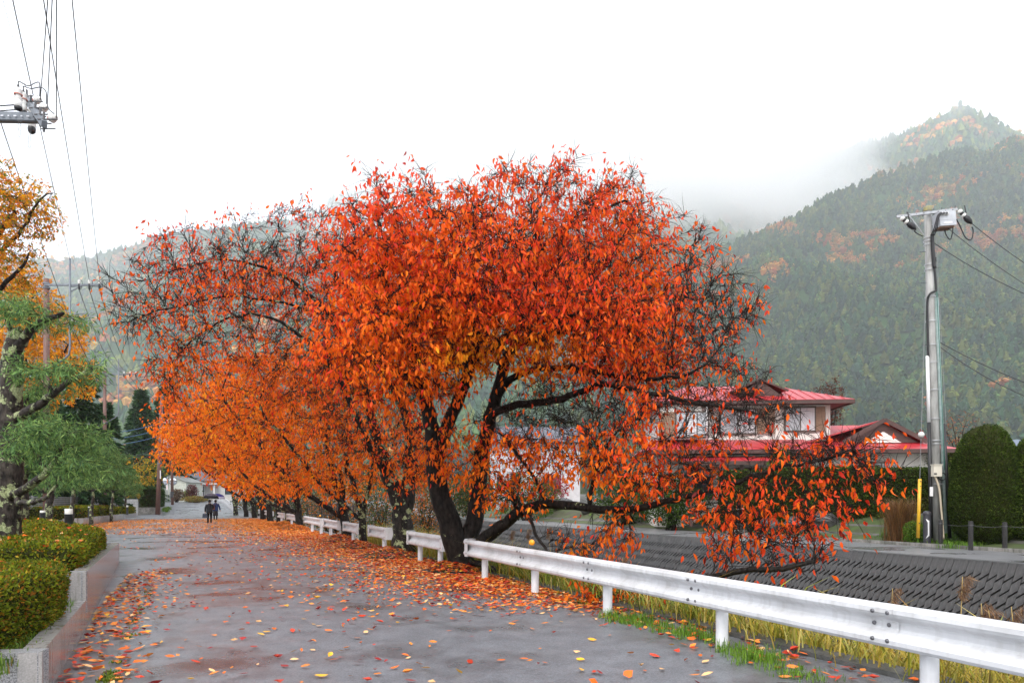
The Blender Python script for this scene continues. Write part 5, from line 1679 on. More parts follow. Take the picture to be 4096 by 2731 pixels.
mobj('block_courses', restV.reshape(-1, 3), [(bf + (np.arange(len(restV)) * 8)[:, None, None]).reshape(-1, 4)], M_block, rv, kind='stuff')
# coping along the top
mb = MB()
for v0_, v1_ in zip(vv[:-1], vv[1:]):
    p, q = UV(bank_u(v0_) + .17, v0_), UV(bank_u(v1_) + .17, v1_)
    mb.bar((p[0], p[1], -.03), (q[0], q[1], -.03), .36, .09)
mb.build('coping', M_kerbd, rv)

# kerb stones between the far lane and the garden
kb = MB()
vk = np.arange(-18, 13, 1.0)
for v0_, v1_ in zip(vk[:-1], vk[1:]):
    p, q = UV(bank_u(v0_) + 4.1, v0_ + .01), UV(bank_u(v1_) + 4.1, v1_ - .01)
    kb.bar((p[0], p[1], .04), (q[0], q[1], .04), .13, .14)
kb.build('far_kerb', M_conc, kind='structure')
M_lawn = mat('garden_turf', (0.06, 0.10, 0.02), 0.9, c2=(0.05, 0.05, 0.025), scale=2)
strip('garden_ground', 4.2, 9.0, -18, 12, .008, M_lawn, nu=4, dv=1.0, far=True, kind='structure')

strip('lawn', 4.3, 17.0, 12.01, 62, .008, mat('garden_soil_and_grass', (0.07, 0.10, 0.025), 0.9, c2=(0.06, 0.05, 0.035), scale=.9, bump=.5, bscale=14), nu=10, dv=1.0, far=True, kind='structure')
# water of the stream
strip('stream', 3.9, 12.2, -20, 60, .05, mat('stream_water', (0.03, 0.035, 0.03), 0.08, c2=(0.02, 0.025, 0.02), bump=.1, bscale=3), nu=3, dv=4.0, kind='structure')

# ------------------------------------------------------------------ reeds and grass on the near bank
rg = np.random.default_rng(55)
n0 = 5200
u = .50 + rg.random(n0) ** 1.1 * 4.6; v = rg.uniform(-13, 12, n0)
z = ground_z(u, v)
p = P0 + u[:, None] * NU + v[:, None] * DV
h = rg.uniform(.22, .55, n0) + .75 * smooth(.6, 2.2, u) + .35 * smooth(-4, 3, v)
V, q, t_, n = tuft_mesh(np.c_[p, z - .05], 9, h, rg, .10, .008, 1.15)
C = pal([(0.16, 0.23, 0.025), (0.24, 0.30, 0.04), (0.48, 0.34, 0.05), (0.55, 0.43, 0.15), (0.09, 0.13, 0.02)], (3, 3, 2.2, 2, 1.5), n, rg)
yel = smooth(-5, -9, np.repeat(v, 9)) * .5 + smooth(2, 7, np.repeat(v, 9)) * .5
C = C * (1 - yel[:, None]) + pal([(0.60, 0.40, 0.05), (0.42, 0.38, 0.05), (0.62, 0.48, 0.16)], (2, 2, 1), n, rg) * yel[:, None]
mobj('bank_grass', V, [q, t_], M_grass, cols=np.repeat(C, 7, 0), kind='stuff', label='tangled green and yellow grass on the near bank behind the guardrail', cat='grass')
# broad reed leaves, wide and straw yellow
n0 = 620
u = .9 + rg.random(n0) * 3.2; v = np.where(rg.random(n0) < .55, rg.uniform(-13, -4.5, n0), rg.uniform(-1.5, 8, n0)); z = ground_z(u, v)
p = P0 + u[:, None] * NU + v[:, None] * DV
V, q, t_, n = tuft_mesh(np.c_[p, z], 5, np.full(n0, .85) + .75 * smooth(1, 3, u) * smooth(-4, 0, v) + .35 * smooth(1, 3, u), rg, .07, .014, 1.0)
C = pal([(0.65, 0.44, 0.07), (0.55, 0.45, 0.13), (0.30, 0.33, 0.05), (0.66, 0.34, 0.06)], (3, 2, 2, 1), n, rg)
mobj('reeds', V, [q, t_], M_grass, cols=np.repeat(C, 7, 0), kind='stuff', label='straw yellow reed leaves standing on the near bank', cat='reeds')
# feathery seed heads
def plume(x, y, Y, h, lab, seed):
    rg = np.random.default_rng(seed)
    top = PF(x, y, Y); u_, v_ = uv_of(top[0], top[1]); zg_ = float(ground_z(np.array([u_]), np.array([v_]))[0])
    base = A(top[0] + rg.normal(0, .08), top[1] + .05, zg_)
    th = empty('reed_plume', base, lab, 'reed', 'reed seed heads above the guardrail')
    MB().tube([base, (base + top) / 2 + A(.03, 0, .05), top], [.006, .005, .003], 5).build('stem', mat_flat('straw', (.36, .25, .08), .7), th)
    n = 260
    f = rg.random(n); P = top + A(0, 0, -h) * (1 - f)[:, None] + np.c_[rg.normal(0, .02, (n, 2)), np.zeros(n)] + A(h * .3, 0, 0) * (f ** 2)[:, None]
    D = np.c_[rg.normal(.45, .25, (n, 1)), rg.normal(0, .2, (n, 1)), -.3 - rg.random(n)]
    LV, LQ = leaf_cloud(P, D, .06 + .05 * h, rg, .22, .07)
    mobj('seed_head', LV, [LQ], M_grass, th, cols=np.repeat(pal([(0.23, 0.13, 0.07), (0.32, 0.2, 0.11), (0.16, 0.09, 0.06)], (2, 1, 1), n, rg), 4, 0), kind='stuff')
for i, (x, y, Y, h, lab) in enumerate([(3570, 2352, 7.0, .22, 'drooping reed plume standing alone above the rail middle'), (3850, 2305, 6.2, .2, 'curved straw plume crossing the dark blocks'), (3925, 2412, 5.8, .22, 'small brown seed head low above the rail'),
        (4045, 2425, 5.6, .3, 'thick brown seed head near the picture edge'), (3955, 2440, 5.6, .2, 'frayed brown seed head just above the rail'), (2110, 2115, 14.5, .2, 'tan seed head beside the broken branch stub'), (2190, 2108, 14.3, .22, 'tan seed head below the big horizontal limb'),
        (2045, 2120, 15.0, .2, 'tan seed head close to the dark trunk'), (2330, 2165, 13.0, .2, 'tan seed head in front of the hanging twigs'), (2490, 2228, 11.4, .18, 'tan seed head just above the rail below red leaves')]):
    plume(x, y, Y, h, lab, 400 + i)
# fresh grass at the rail foot
cs, hs = [], []
for x, y, k in ((2470, 2478, 30), (2545, 2490, 26), (2600, 2500, 20), (2690, 2525, 18), (2760, 2540, 22), (2830, 2560, 18), (2960, 2620, 30), (3010, 2640, 20), (3080, 2655, 16), (3180, 2690, 12), (3260, 2710, 10), (2190, 2375, 8), (2060, 2335, 8), (2320, 2410, 10)):
    Y = 1.6 * F / (y - 2000); X = (x - 2048) / F * Y
    for _ in range(k):
        cs.append([X + rg.normal(0, .12) , Y + rg.normal(0, .16), .01]); hs.append(.05 + .09 * rg.random() * (k > 15))
V, q, t_, n = tuft_mesh(cs, 12, np.array(hs), rg, .035, .0035, .6)
mobj('grass', V, [q, t_], M_grass, cols=np.repeat(pal([(0.12, 0.25, 0.02), (0.19, 0.32, 0.03), (0.08, 0.15, 0.02)], (3, 3, 1), n, rg), 7, 0), kind='stuff', label='fresh bright grass tufts at the foot of the guardrail posts', cat='grass')

# ------------------------------------------------------------------ house with the red roofs
M_redroof = mat('red_roof', (0.50, 0.03, 0.04), 0.35, c2=(0.36, 0.022, 0.03), scale=1.5, bump=.05, spec=.6)
M_stucco = mat('cream_stucco', (0.80, 0.77, 0.72), 0.8, c2=(0.70, 0.66, 0.60), scale=2, bump=.1, streak=.3, streak_c=(.4, .36, .31))
M_eave = mat('brown_eave', (0.085, 0.04, 0.032), 0.6, c2=(0.06, 0.03, 0.025), scale=4)
M_shut = mat('brown_shutter', (0.32, 0.20, 0.13), 0.6, c2=(0.26, 0.16, 0.1), scale=6)
M_frameb = mat_flat('bronze_frame', (0.10, 0.075, 0.06), 0.4, .3)
M_curtain = mat('pale_curtain', (0.62, 0.62, 0.62), 0.7, c2=(0.5, 0.5, 0.52), scale=3, stretch=(8, 8, .5))
M_glassl = mat_flat('sky_glass', (0.35, 0.37, 0.39), 0.06, 0, .8)
hs = empty('house', (12.5, 40, 1.0), 'cream two storey house with red metal roofs across the stream', 'house')
RA = math.radians(-4)
RH = rotm('Z', RA); HC = A(12.9, 38.0, 0)
def HP(x, y, z): return RH @ A(x, y, 0) + HC + A(0, 0, z)
def hbox(c, s): return MB().box(HP(*c), s, RH)
def hpoly(mb, pts, th=.07):
    """thick sheet from a planar polygon (3 or 4 corners), given in house coordinates"""
    P = np.array([HP(*p) for p in pts]); n = len(P)
    nr = np.cross(P[1] - P[0], P[2] - P[0]); nr /= np.linalg.norm(nr)
    if nr[2] < 0: nr = -nr
    V = np.concatenate([P, P - nr * th])
    if n == 4: mb.add(V, [[0, 1, 2, 3], [7, 6, 5, 4]] + [[i, (i + 1) % 4, (i + 1) % 4 + 4, i + 4] for i in range(4)])
    else: mb.add(V, [[i, (i + 1) % 3, (i + 1) % 3 + 3, i + 3] for i in range(3)], [[0, 1, 2], [5, 4, 3]])
    return mb
# house coordinates: x along the facade, y back, origin at facade middle (photograph x about 2975)
W2 = 4.75
hbox((0, 3.2, 3.7), (2 * W2, 6.0, 7.2)).build('wall', M_stucco, hs)
hbox((-3.6, -.25, 6.0), (2.3, .9, 2.1)).build('bay_wall', M_stucco, hs)
# upper roof: hipped with a small gable over the middle
ez, rz = 7.05, 8.45
mb = MB(); e = .85
hpoly(mb, [(-W2 - e, -.9, ez), (W2 + e, -.9, ez), (W2 - 2.2, 3.2, rz), (-W2 + 2.2, 3.2, rz)])
hpoly(mb, [(W2 + e, 7.2, ez), (-W2 - e, 7.2, ez), (-W2 + 2.2, 3.2, rz), (W2 - 2.2, 3.2, rz)])
hpoly(mb, [(-W2 - e, 7.2, ez), (-W2 - e, -.9, ez), (-W2 + 2.2, 3.2, rz)])
hpoly(mb, [(W2 + e, -.9, ez), (W2 + e, 7.2, ez), (W2 - 2.2, 3.2, rz)])
hpoly(mb, [(-.6, 0, 7.72), (.9, 0, 8.36), (.9, 3.2, 8.5), (-.6, 3.2, 7.9)])
hpoly(mb, [(2.4, 0, 7.72), (2.4, 3.2, 7.9), (.9, 3.2, 8.5), (.9, 0, 8.36)])
rf = mb.build('roof', M_redroof, hs)
mb = MB()
for k in range(1, 22):     # standing seams
    x = -W2 - e + (2 * W2 + 2 * e) * k / 22
    xt = np.clip(x, -W2 + 2.2, W2 - 2.2); f = 1.0 if abs(x) <= W2 - 2.2 else 1 - (abs(x) - (W2 - 2.2)) / (e + 2.2)
    a, b = HP(x, -.9, ez + .03), HP(x, -.9 + 4.1 * f, ez + (rz - ez) * f + .03)
    mb.bar(a, b, .03, .03)
mb.build('seams', M_redroof, rf)
mb = MB()
for x0, y0, x1, y1 in ((-W2 - e, -.92, W2 + e, -.92), (W2 + e, -.9, W2 + e, 7.2), (-W2 - e, 7.2, -W2 - e, -.9)):
    mb.bar(HP(x0, y0, ez - .13), HP(x1, y1, ez - .13), .06, .2)
mb.box(HP(0, 3.15, ez - .12), (2 * W2 + 2 * e - .1, 8.0, .06), RH)
mb.bar(HP(-.62, -.03, 7.66), HP(.9, -.03, 8.31), .05, .1); mb.bar(HP(2.42, -.03, 7.66), HP(.9, -.03, 8.31), .05, .1)
mb.build('eaves', M_eave, rf)
MB().add([HP(-.45, .08, 7.3), HP(2.25, .08, 7.3), HP(.9, .08, 8.28)], None, [[0, 1, 2]]).build('gable_panel', M_eave, rf)
# lower skirt roof
mb = MB()
sz0, sz1 = 4.28, 4.98
hpoly(mb, [(-W2 - 1.0, -1.9, sz0), (3.3, -1.9, sz0), (3.3, .15, sz1), (-W2 - .05, .15, sz1)])
hpoly(mb, [(-W2 - 1.0, 6.5, sz0), (-W2 - 1.0, -1.9, sz0), (-W2 - .05, .15, sz1), (-W2 - .05, 6.5, sz1)])
lr = mb.build('skirt_roof', M_redroof, hs)
mb = MB().bar(HP(-W2 - 1.0, -1.93, sz0 - .1), HP(3.3, -1.93, sz0 - .1), .06, .2)
mb.box(HP(-1.2, -.9, sz0 - .12), (8.9, 1.9, .06), RH)
mb.build('eaves', M_eave, lr)
# porch roof
mb = MB(); hpoly(mb, [(-3.8, -3.0, 3.62), (1.9, -3.0, 3.62), (1.9, -1.4, 3.95), (-3.8, -1.4, 3.95)])
pr = mb.build('porch_roof', M_redroof, hs)
MB().bar(HP(-3.8, -3.02, 3.52), HP(1.9, -3.02, 3.52), .06, .2).build('eaves', M_eave, pr)
for x in (-3.4, -.8, 1.6): hbox((x, -2.7, 1.9), (.14, .14, 3.3)).build('porch_post', M_eave, hs)
# right wing with a gable towards the stream
hbox((6.6, 2.2, 2.3), (6.0, 6.0, 4.4)).build('wing_wall', M_stucco, hs)
mb = MB()
hpoly(mb, [(2.6, -2.2, 4.25), (10.4, -2.2, 4.25), (9.0, .3, 4.95), (3.4, .3, 4.95)])
hpoly(mb, [(10.4, -2.2, 4.25), (10.4, 6.2, 4.25), (9.0, 6.2, 4.95), (9.0, .3, 4.95)])
hpoly(mb, [(3.2, -.6, 4.78), (7.15, -.6, 5.95), (7.15, 4, 5.95), (2.4, 4, 4.85)])
hpoly(mb, [(9.3, -.9, 4.78), (9.3, 5, 4.78), (7.15, 5, 5.95), (7.15, -.9, 5.95)])
hpoly(mb, [(2.2, .2, 4.9), (7.15, .2, 4.9), (7.15, 2.2, 5.95), (2.2, 2.2, 5.95)])
wr_ = mb.build('wing_roof', M_redroof, hs)
mb = MB().bar(HP(2.6, -2.23, 4.15), HP(10.4, -2.23, 4.15), .06, .2)
mb.bar(HP(5.0, -.93, 4.72), HP(7.15, -.93, 5.9), .06, .22); mb.bar(HP(9.35, -.93, 4.72), HP(7.15, -.93, 5.9), .06, .22)
mb.box(HP(6.5, -.9, 4.14), (7.6, 2.3, .06), RH)
mb.build('eaves', M_eave, wr_)
MB().add([HP(5.3, -.72, 4.7), HP(9.0, -.72, 4.7), HP(7.15, -.72, 5.8)], None, [[0, 1, 2]]).build('gable_panel', M_eave, wr_)
MB().add([HP(6.2, -.76, 4.7), HP(8.1, -.76, 4.7), HP(7.15, -.76, 5.3)], None, [[0, 1, 2]]).build('gable_plaster', M_stucco, wr_)
def window(x, z, w, h, y, panes=2, glass=None, sh=0):
    f = hbox((x, y - .03, z), (w + .14, .08, h + .14)).build('window', M_frameb, hs)
    pw = w / panes
    for k in range(panes):
        hbox((x - w / 2 + pw * (k + .5), y - .085, z), (pw - .06, .03, h - .06)).build('pane', glass or (M_curtain if k % 2 else M_glassl), f)
    if panes > 1:
        for k in range(1, panes): hbox((x - w / 2 + pw * k, y - .11, z), (.05, .03, h)).build('mullion', M_frameb, f)
def shutter(x, z, w, h, y):
    s = hbox((x, y - .05, z), (w, .08, h)).build('shutter', M_shut, hs)
    nsl = 14
    for k in range(nsl): hbox((x, y - .105, z - h / 2 + h * (k + .5) / nsl), (w - .06, .035, h / nsl * .6)).build('slat', M_shut, s)
window(-3.0, 5.75, 1.7, 1.35, -.72, 3); shutter(-4.35, 5.75, .85, 1.4, -.72)
window(-.3, 6.0, 1.9, 1.35, .19, 2, None); shutter(1.25, 6.0, .95, 1.4, .19)
window(3.1, 6.1, 1.6, 1.3, .19, 2, None); shutter(4.2, 6.1, .5, 1.35, .19)
window(-2.6, 2.5, 1.8, 1.6, .19, 2, M_glassd); window(.6, 2.4, 1.9, 1.9, .19, 2, M_glassd); window(6.6, 3.0, 2.4, 1.2, -.81, 3, M_glassl)
MB().tube([HP(-2.2, -.85, 4.9), HP(-2.2, -.85, 6.9)], .05, 8).build('downpipe', mat_flat('white_pipe', (.7, .7, .7), .4), hs)

# white building farther off, seen under the cherry branches
wbld = empty('house', PF(2090, 2000, 76), 'white house glimpsed under the branches left of the red roofs', 'house')
Yh = 76; X_ = lambda x: (x - 2048) / F * Yh
MB().box(((X_(1960) + X_(2320)) / 2, Yh + 4, 3.8), (X_(2320) - X_(1960), 8, 8.4)).build('wall', mat('white_stucco', (.58, .56, .57), .7, c2=(.48, .46, .47), scale=2), wbld)
MB().add([[X_(1940), Yh - .8, 8], [X_(2340), Yh - .8, 8], [X_(2340), Yh + 4, 10.2], [X_(1940), Yh + 4, 10.2], [X_(1940), Yh + 9, 8], [X_(2340), Yh + 9, 8]], [[0, 1, 2, 3], [3, 2, 5, 4]], [[0, 3, 4], [1, 5, 2]]).build('roof', mat('slate_roof', (.10, .10, .12), .5), wbld)
for x0, x1, z0_, z1_ in ((1990, 2008, 2.7, 4.2), (2045, 2078, 2.6, 4.6), (2120, 2150, 5.2, 6.6), (2180, 2240, 2.6, 4.4)):
    f = MB().box(((X_(x0) + X_(x1)) / 2, Yh - .03, (z0_ + z1_) / 2), (X_(x1) - X_(x0) + .2, .1, z1_ - z0_ + .2)).build('window', mat_flat('red_frame', (.25, .05, .06), .5), wbld)
    MB().box(((X_(x0) + X_(x1)) / 2, Yh - .09, (z0_ + z1_) / 2), (X_(x1) - X_(x0), .03, z1_ - z0_)).build('pane', M_glassd, f)
# parked white car below it
M_car = mat_flat('white_car', (.75, .76, .77), .2, 0, .6)
cr = empty('parked_car', (.6, 62, 0), 'white parked car glimpsed behind the orange leaves', 'car')
c = A(.6, 62, ground_at(.6, 62))
prof = [(-2.0, .25), (-2.05, .7), (-1.9, .95), (-1.3, 1.02), (-.7, 1.5), (.9, 1.52), (1.6, 1.05), (2.0, .95), (2.1, .6), (2.05, .25)]
V = [[c[0] + x, c[1] + s, c[2] + z] for s in (-.8, .8) for x, z in prof]; n = len(prof)
MB().add(V + [[c[0], c[1] - .8, c[2] + .7], [c[0], c[1] + .8, c[2] + .7]], [[i, i + 1, n + i + 1, n + i] for i in range(n - 1)], [[i, 2 * n, i + 1] for i in range(n - 1)] + [[n + i, n + i + 1, 2 * n + 1] for i in range(n - 1)], False).build('body', M_car, cr)
MB().add([[c[0] + x, c[1] - .815, c[2] + z] for x, z in ((-1.15, 1.05), (-.65, 1.42), (.85, 1.44), (1.35, 1.08))], [[0, 1, 2, 3]]).build('side_window', M_glassd, cr)
for x in (-1.3, 1.35):
    for s in (-.75, .75):
        w_ = MB().lathe([(.001, -.1), (.31, -.1), (.31, .1), (.001, .1)], c + A(x, s, .3), (0, 1, 0), n=16).build('wheel', mat_flat('tyre', (.02, .02, .02), .8), cr)
MB().box(c + A(-2.06, -.55, .72), (.06, .3, .14)).build('headlight', M_glassl, cr); MB().box(c + A(-2.06, .55, .72), (.06, .3, .14)).build('headlight', M_glassl, cr)

# ------------------------------------------------------------------ hedges, topiary and garden on the far bank
YEW = [(0.05, 0.085, 0.014), (0.08, 0.13, 0.018), (0.028, 0.045, 0.010), (0.14, 0.19, 0.03)]
def hbar_hedge(label, x0, Y0, x1, Y1, zb, ztop, depth, n, size, seed, w=(4, 3, 3, .7)):
    a, b = PF(x0, 2000, Y0)[:2], PF(x1, 2000, Y1)[:2]
    d = (b - a) / np.linalg.norm(b - a); nn = A(-d[1], d[0]); 
    if nn[1] < 0: nn = -nn
    hedge('tall_hedge', label, 'hedge', [a, (a + b) / 2, b, b + nn * depth, (a + b) / 2 + nn * depth, a + nn * depth], zb, ztop, n, size, seed, colours=YEW, w=w, bev=.16, amp=.09, group='clipped hedges around the red roofed house')
hbar_hedge('long dark clipped hedge in front of the red roofed house', 2860, 34.5, 3500, 29.0, .1, 3.05, 1.2, 32000, .095, 171)
hbar_hedge('clipped hedge behind the utility pole with a level top', 3500, 28.6, 3860, 27.5, .2, 2.9, 1.1, 22000, .08, 172)
hbar_hedge('brighter hedge rising behind the level hedge, right of the utility pole', 3540, 37, 4300, 35, .8, 4.35, 1.2, 26000, .11, 173, w=(2, 5, 1.5, 3))

def topiary(x, Y, ytop, ybase, hw, label, seed, n=36000, tone=1.0):
    rg = np.random.default_rng(seed)
    b = PF(x, ybase, Y); b[2] = .05; H = (ybase - ytop) / F * Y; R = hw / F * Y
    th = empty('topiary', b, label, 'topiary', 'clipped topiary yews on the far bank')
    MB().tube([b - A(0, 0, .1), b + A(0, 0, H * .6)], [.12, .05], 8).build('trunk', M_bark_b, th)
    prof = [(.05, .62), (.12, .86), (.3, 1.0), (.5, .97), (.7, .88), (.84, .74), (.93, .55), (.98, .3), (1.0, .02)]
    zz = np.array([p[0] for p in prof]); rr = np.array([p[1] for p in prof])
    f = rg.random(n * 2); a = rg.random(n * 2) * 6.283
    r = np.interp(f, zz, rr); keep = rg.random(n * 2) < r + .25; f, a, r = f[keep][:n], a[keep][:n], r[keep][:n]
    d = np.c_[np.cos(a), np.sin(a), (f - .35) * .6]
    bump = 1 + .06 * fbm(np.c_[np.cos(a) * 2, np.sin(a) * 2, f * 6], 1.0, seed, 3) - .09 * rg.random(len(f)) ** 2
    P = b + np.c_[np.cos(a) * r * R * bump, np.sin(a) * r * R * bump, f * H * bump ** .5]
    LV, LQ = leaf_cloud(P, d + A(0, 0, .35), .066, rg, .5, .45)
    C = tone * pal(YEW, (4, 3, 3, .8), len(f), rg) * (.8 + .4 * fbm(P, 1.4, seed, 3))[:, None]
    mobj('foliage', LV, [LQ], M_hleaf, th, cols=np.repeat(C, 4, 0), kind='stuff')
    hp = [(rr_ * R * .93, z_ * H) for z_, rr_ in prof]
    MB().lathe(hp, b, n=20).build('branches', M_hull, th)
topiary(3942, 23.3, 1703, 2187, 126, 'tall dark bell shaped topiary yew behind the rope fence', 181)
topiary(4160, 22.6, 1730, 2193, 112, 'lighter topiary yew cut off by the right picture edge', 182, 22000, 1.7)

# rope fence posts, marker post
M_fpost = mat('rough_black_post', (0.03, 0.028, 0.027), 0.8, c2=(0.012, 0.012, 0.012), scale=30, bump=1.0, bscale=60)
tops = []
for x, y0_, y1_, lab in ((3762, 2077, 2187, 'black rope fence post beside the utility pole'), (3883, 2083, 2200, 'black rope fence post in front of the bell shaped yew'), (4019, 2087, 2205, 'black rope fence post between the two topiary yews')):
    Y = 1.6 * F / (y1_ - 2000); b = PF(x, y1_, Y); H = (y1_ - y0_) / F * Y
    th = empty('fence_post', b, lab, 'post', 'rope fence posts on the far bank')
    MB().lathe([(.07, -.2), (.072, H * .5), (.068, H - .02), (.05, H), (.001, H)], b, n=12).build('post', M_fpost, th)
    MB().lathe([(.075, H * .84), (.077, H * .86), (.075, H * .88)], b, n=12).build('ring', M_dgrey, th)
    tops.append(b + A(0, 0, H * .86))
for k, (a, b) in enumerate(zip(tops, tops[1:] + [PF(4200, 2100, 20.5)])):
    t = np.linspace(0, 1, 8)[:, None]
    MB().tube(a * (1 - t) + b * t - A(0, 0, .05) * (4 * t * (1 - t)), .008, 5).build('fence_wire', M_dgrey, label=['thin wire between the first two rope fence posts', 'thin wire between the last two rope fence posts', 'thin wire leaving the last rope fence post'][k], cat='wire')
Y = 24.0; b = PF(3708, 2180, Y); H = 135 / F * Y
mk = empty('marker_post', b, 'dark marker post with a white reflective strip beside the yellow guy guard', 'post')
MB().poly_prism([(b[0] + .12 * math.cos(a), b[1] + .12 * math.sin(a)) for a in np.arange(0, 6.28, .4)], -.1, H - .12).build('body', mat('post_dark', (.045, .045, .055), .5), mk)
MB().lathe([(.125, H - .14), (.135, H - .08), (.12, H - .01), (.06, H + .02), (.001, H + .02)], b, n=16).build('head', mat('post_dark', (.045, .045, .055), .5), mk)
MB().add([b + A(-.11, -.1, .24), b + A(.0, -.135, .34), b + A(.0, -.135, H - .32), b + A(-.11, -.1, H - .25), b + A(-.055, -.135, .38), b + A(-.055, -.135, H - .38)], [[0, 1, 4, 4][:3] + [4], [4, 1, 2, 5], [5, 2, 3, 3][:3] + [3]][1:2], [[0, 1, 4], [5, 2, 3]]).build('reflective_strip', M_wpaint, mk)

# small wood post with white band on a stone base
b = PF(2960, 2155, 28.0); b[2] = 0
wp = empty('wooden_post', b, 'dark wooden post with a white band on a square stone base', 'post')
MB().box(b + A(0, 0, .2), (.42, .42, .4)).build('base', M_conc, wp)
MB().box(b + A(0, 0, .95), (.2, .2, 1.2)).build('post', M_fpost, wp)
MB().box(b + A(0, 0, 1.25), (.206, .206, .06)).build('band', M_wpaint, wp)

# rocks at the garden edge
def rock(x, y, Y, r, lab, seed):
    rg = np.random.default_rng(seed)
    c = ray_ground(x, y) if y < 2085 else A((x - 2048) / F * Y, Y, ground_at((x - 2048) / F * Y, Y) + r * .3)
    r = r * c[1] / Y; c[2] += r * .25
    import bmesh
    bm = bmesh.new(); bmesh.ops.create_icosphere(bm, subdivisions=3, radius=1.0)
    V = np.array([v.co[:] for v in bm.verts]); T = np.array([[l.vert.index for l in f.loops] for f in bm.faces]); bm.free()
    V = V * (1 + .35 * fbm(V, 1.1, seed, 3) + .12 * vnoise(V, 4, seed))[:, None] * A(r * 1.25, r, r * .85)
    mobj('rock', V + c, [T], M_rock, cat='rock', label=lab, group='rocks along the garden edge')
M_rock = mat('dark_wet_rock', (0.09, 0.088, 0.088), 0.45, c2=(0.025, 0.025, 0.025), scale=3, bump=.9, bscale=9)
for i, (x, y, Y, r, lab) in enumerate([(2640, 2062, 36, .45, 'dark rounded rock by the far lane, left of its twin'), (2700, 2066, 35.5, .5, 'dark rounded rock by the far lane, right of its twin'), (2455, 2010, 42, .75, 'large dark garden boulder below the orange leaves'), (2880, 2035, 36, .6, 'broad dark boulder behind the wooden post'),
        (2800, 2010, 40, .7, 'boulder in the garden slope above the grass'), (2570, 2040, 39, .4, 'small rock left of the rock pair'), (3080, 2090, 32.4, .5, 'dark stone at the hedge foot behind the hanging leaves'), (3180, 2100, 31.4, .45, 'dark stone at the hedge foot, further right'), (3290, 2105, 30.4, .5, 'dark stone at the hedge foot near the dry grass'),
        (2360, 2045, 44, .5, 'rock beside the far lane below the long limb'), (2250, 2030, 48, .6, 'rock beside the far lane left of the hanging twigs')]):
    rock(x, y, Y, r, lab, 600 + i)
rg = np.random.default_rng(77)
cs = []
for x, y, k, Y in ((2680, 2080, 30, 36), (2740, 2075, 30, 37), (2860, 2055, 36, 38), (2920, 2060, 26, 37), (2420, 2040, 20, 42), (2990, 2080, 12, 34), (2180, 2060, 30, 48), (2010, 2050, 30, 52), (3640, 2140, 50, 25.5), (3690, 2160, 40, 24.8), (3600, 2150, 30, 25.6), (3740, 2165, 36, 24.3), (3800, 2180, 30, 23.6), (3850, 2190, 26, 22.8)):
    p = ray_ground(x, y, 18)
    for _ in range(k):
        q = p + A(rg.normal(0, .4), rg.normal(0, .4), 0)
        u_, v_ = uv_of(q[0], q[1]); q[2] = max(float(ground_z(np.array([u_]), np.array([v_]))[0]), 0); cs.append(q)
V, q, t_, n = tuft_mesh(cs, 16, .22, rg, .12, .012, .8)
mobj('grass', V, [q, t_], M_grass, cols=np.repeat(pal([(0.10, 0.22, 0.02), (0.16, 0.28, 0.03), (0.07, 0.13, 0.015)], (3, 2, 2), n, rg), 7, 0), kind='stuff', label='bright garden grass patches along the far lane', cat='grass')

# dry ornamental grass by the pole
rg = np.random.default_rng(78)
b = PF(3600, 2150, 25.5); b[2] = 0
dg = empty('ornamental_grass', b, 'tall rust brown clump of dry grass by the yellow guy guard', 'grass')
V, q, t_, n = tuft_mesh([b + A(rg.normal(0, .18), rg.normal(0, .16), 0) for _ in range(90)], 18, 1.55, rg, .12, .007, .5)
mobj('blades', V, [q, t_], M_grass, dg, cols=np.repeat(pal([(0.26, 0.12, 0.04), (0.16, 0.08, 0.03), (0.34, 0.2, 0.06), (0.1, .06, .03)], (3, 3, 1, 2), n, rg), 7, 0), kind='stuff')
shrub('green_shrub', 'leafy green weeds around the foot of the yellow guy guard', 3655, 24.6, 2080, 2165, 45, [(0.10, 0.2, 0.02), (0.06, 0.12, 0.015), (0.2, 0.27, 0.03)], (3, 2, 1), 2600, .05, 191)
shrub('green_shrub', 'round light green shrub before the lower red roof', 3120, 33.5, 1790, 1885, 55, [(0.10, 0.18, 0.02), (0.2, 0.27, 0.03), (0.05, 0.09, 0.012)], (3, 2, 2), 5200, .09, 192)
shrub('red_shrub', 'low crimson shrub border in front of the white house', 2190, 58, 1890, 1935, 90, [(0.4, 0.02, 0.03), (0.25, 0.015, 0.02)], (1, 1), 3000, .16, 193)
shrub('green_shrub', 'rounded garden shrub under the branches left of the house', 2100, 54, 1885, 2010, 150, [(0.05, 0.10, 0.015), (0.09, 0.15, 0.02), (0.03, 0.06, 0.012)], (3, 2, 2), 5200, .14, 194)
shrub('green_shrub', 'dark garden shrub between the rocks and the house', 2500, 43, 1890, 2010, 150, [(0.04, 0.08, 0.012), (0.07, 0.12, 0.016), (0.025, 0.045, 0.01)], (3, 2, 2), 7000, .13, 195)
shrub('green_shrub', 'broad dark shrub at the left foot of the red roofed house', 2690, 36.4, 1900, 2010, 150, [(0.04, 0.08, 0.012), (0.06, 0.10, 0.014), (0.025, 0.045, 0.01)], (3, 2, 2), 7000, .12, 196)

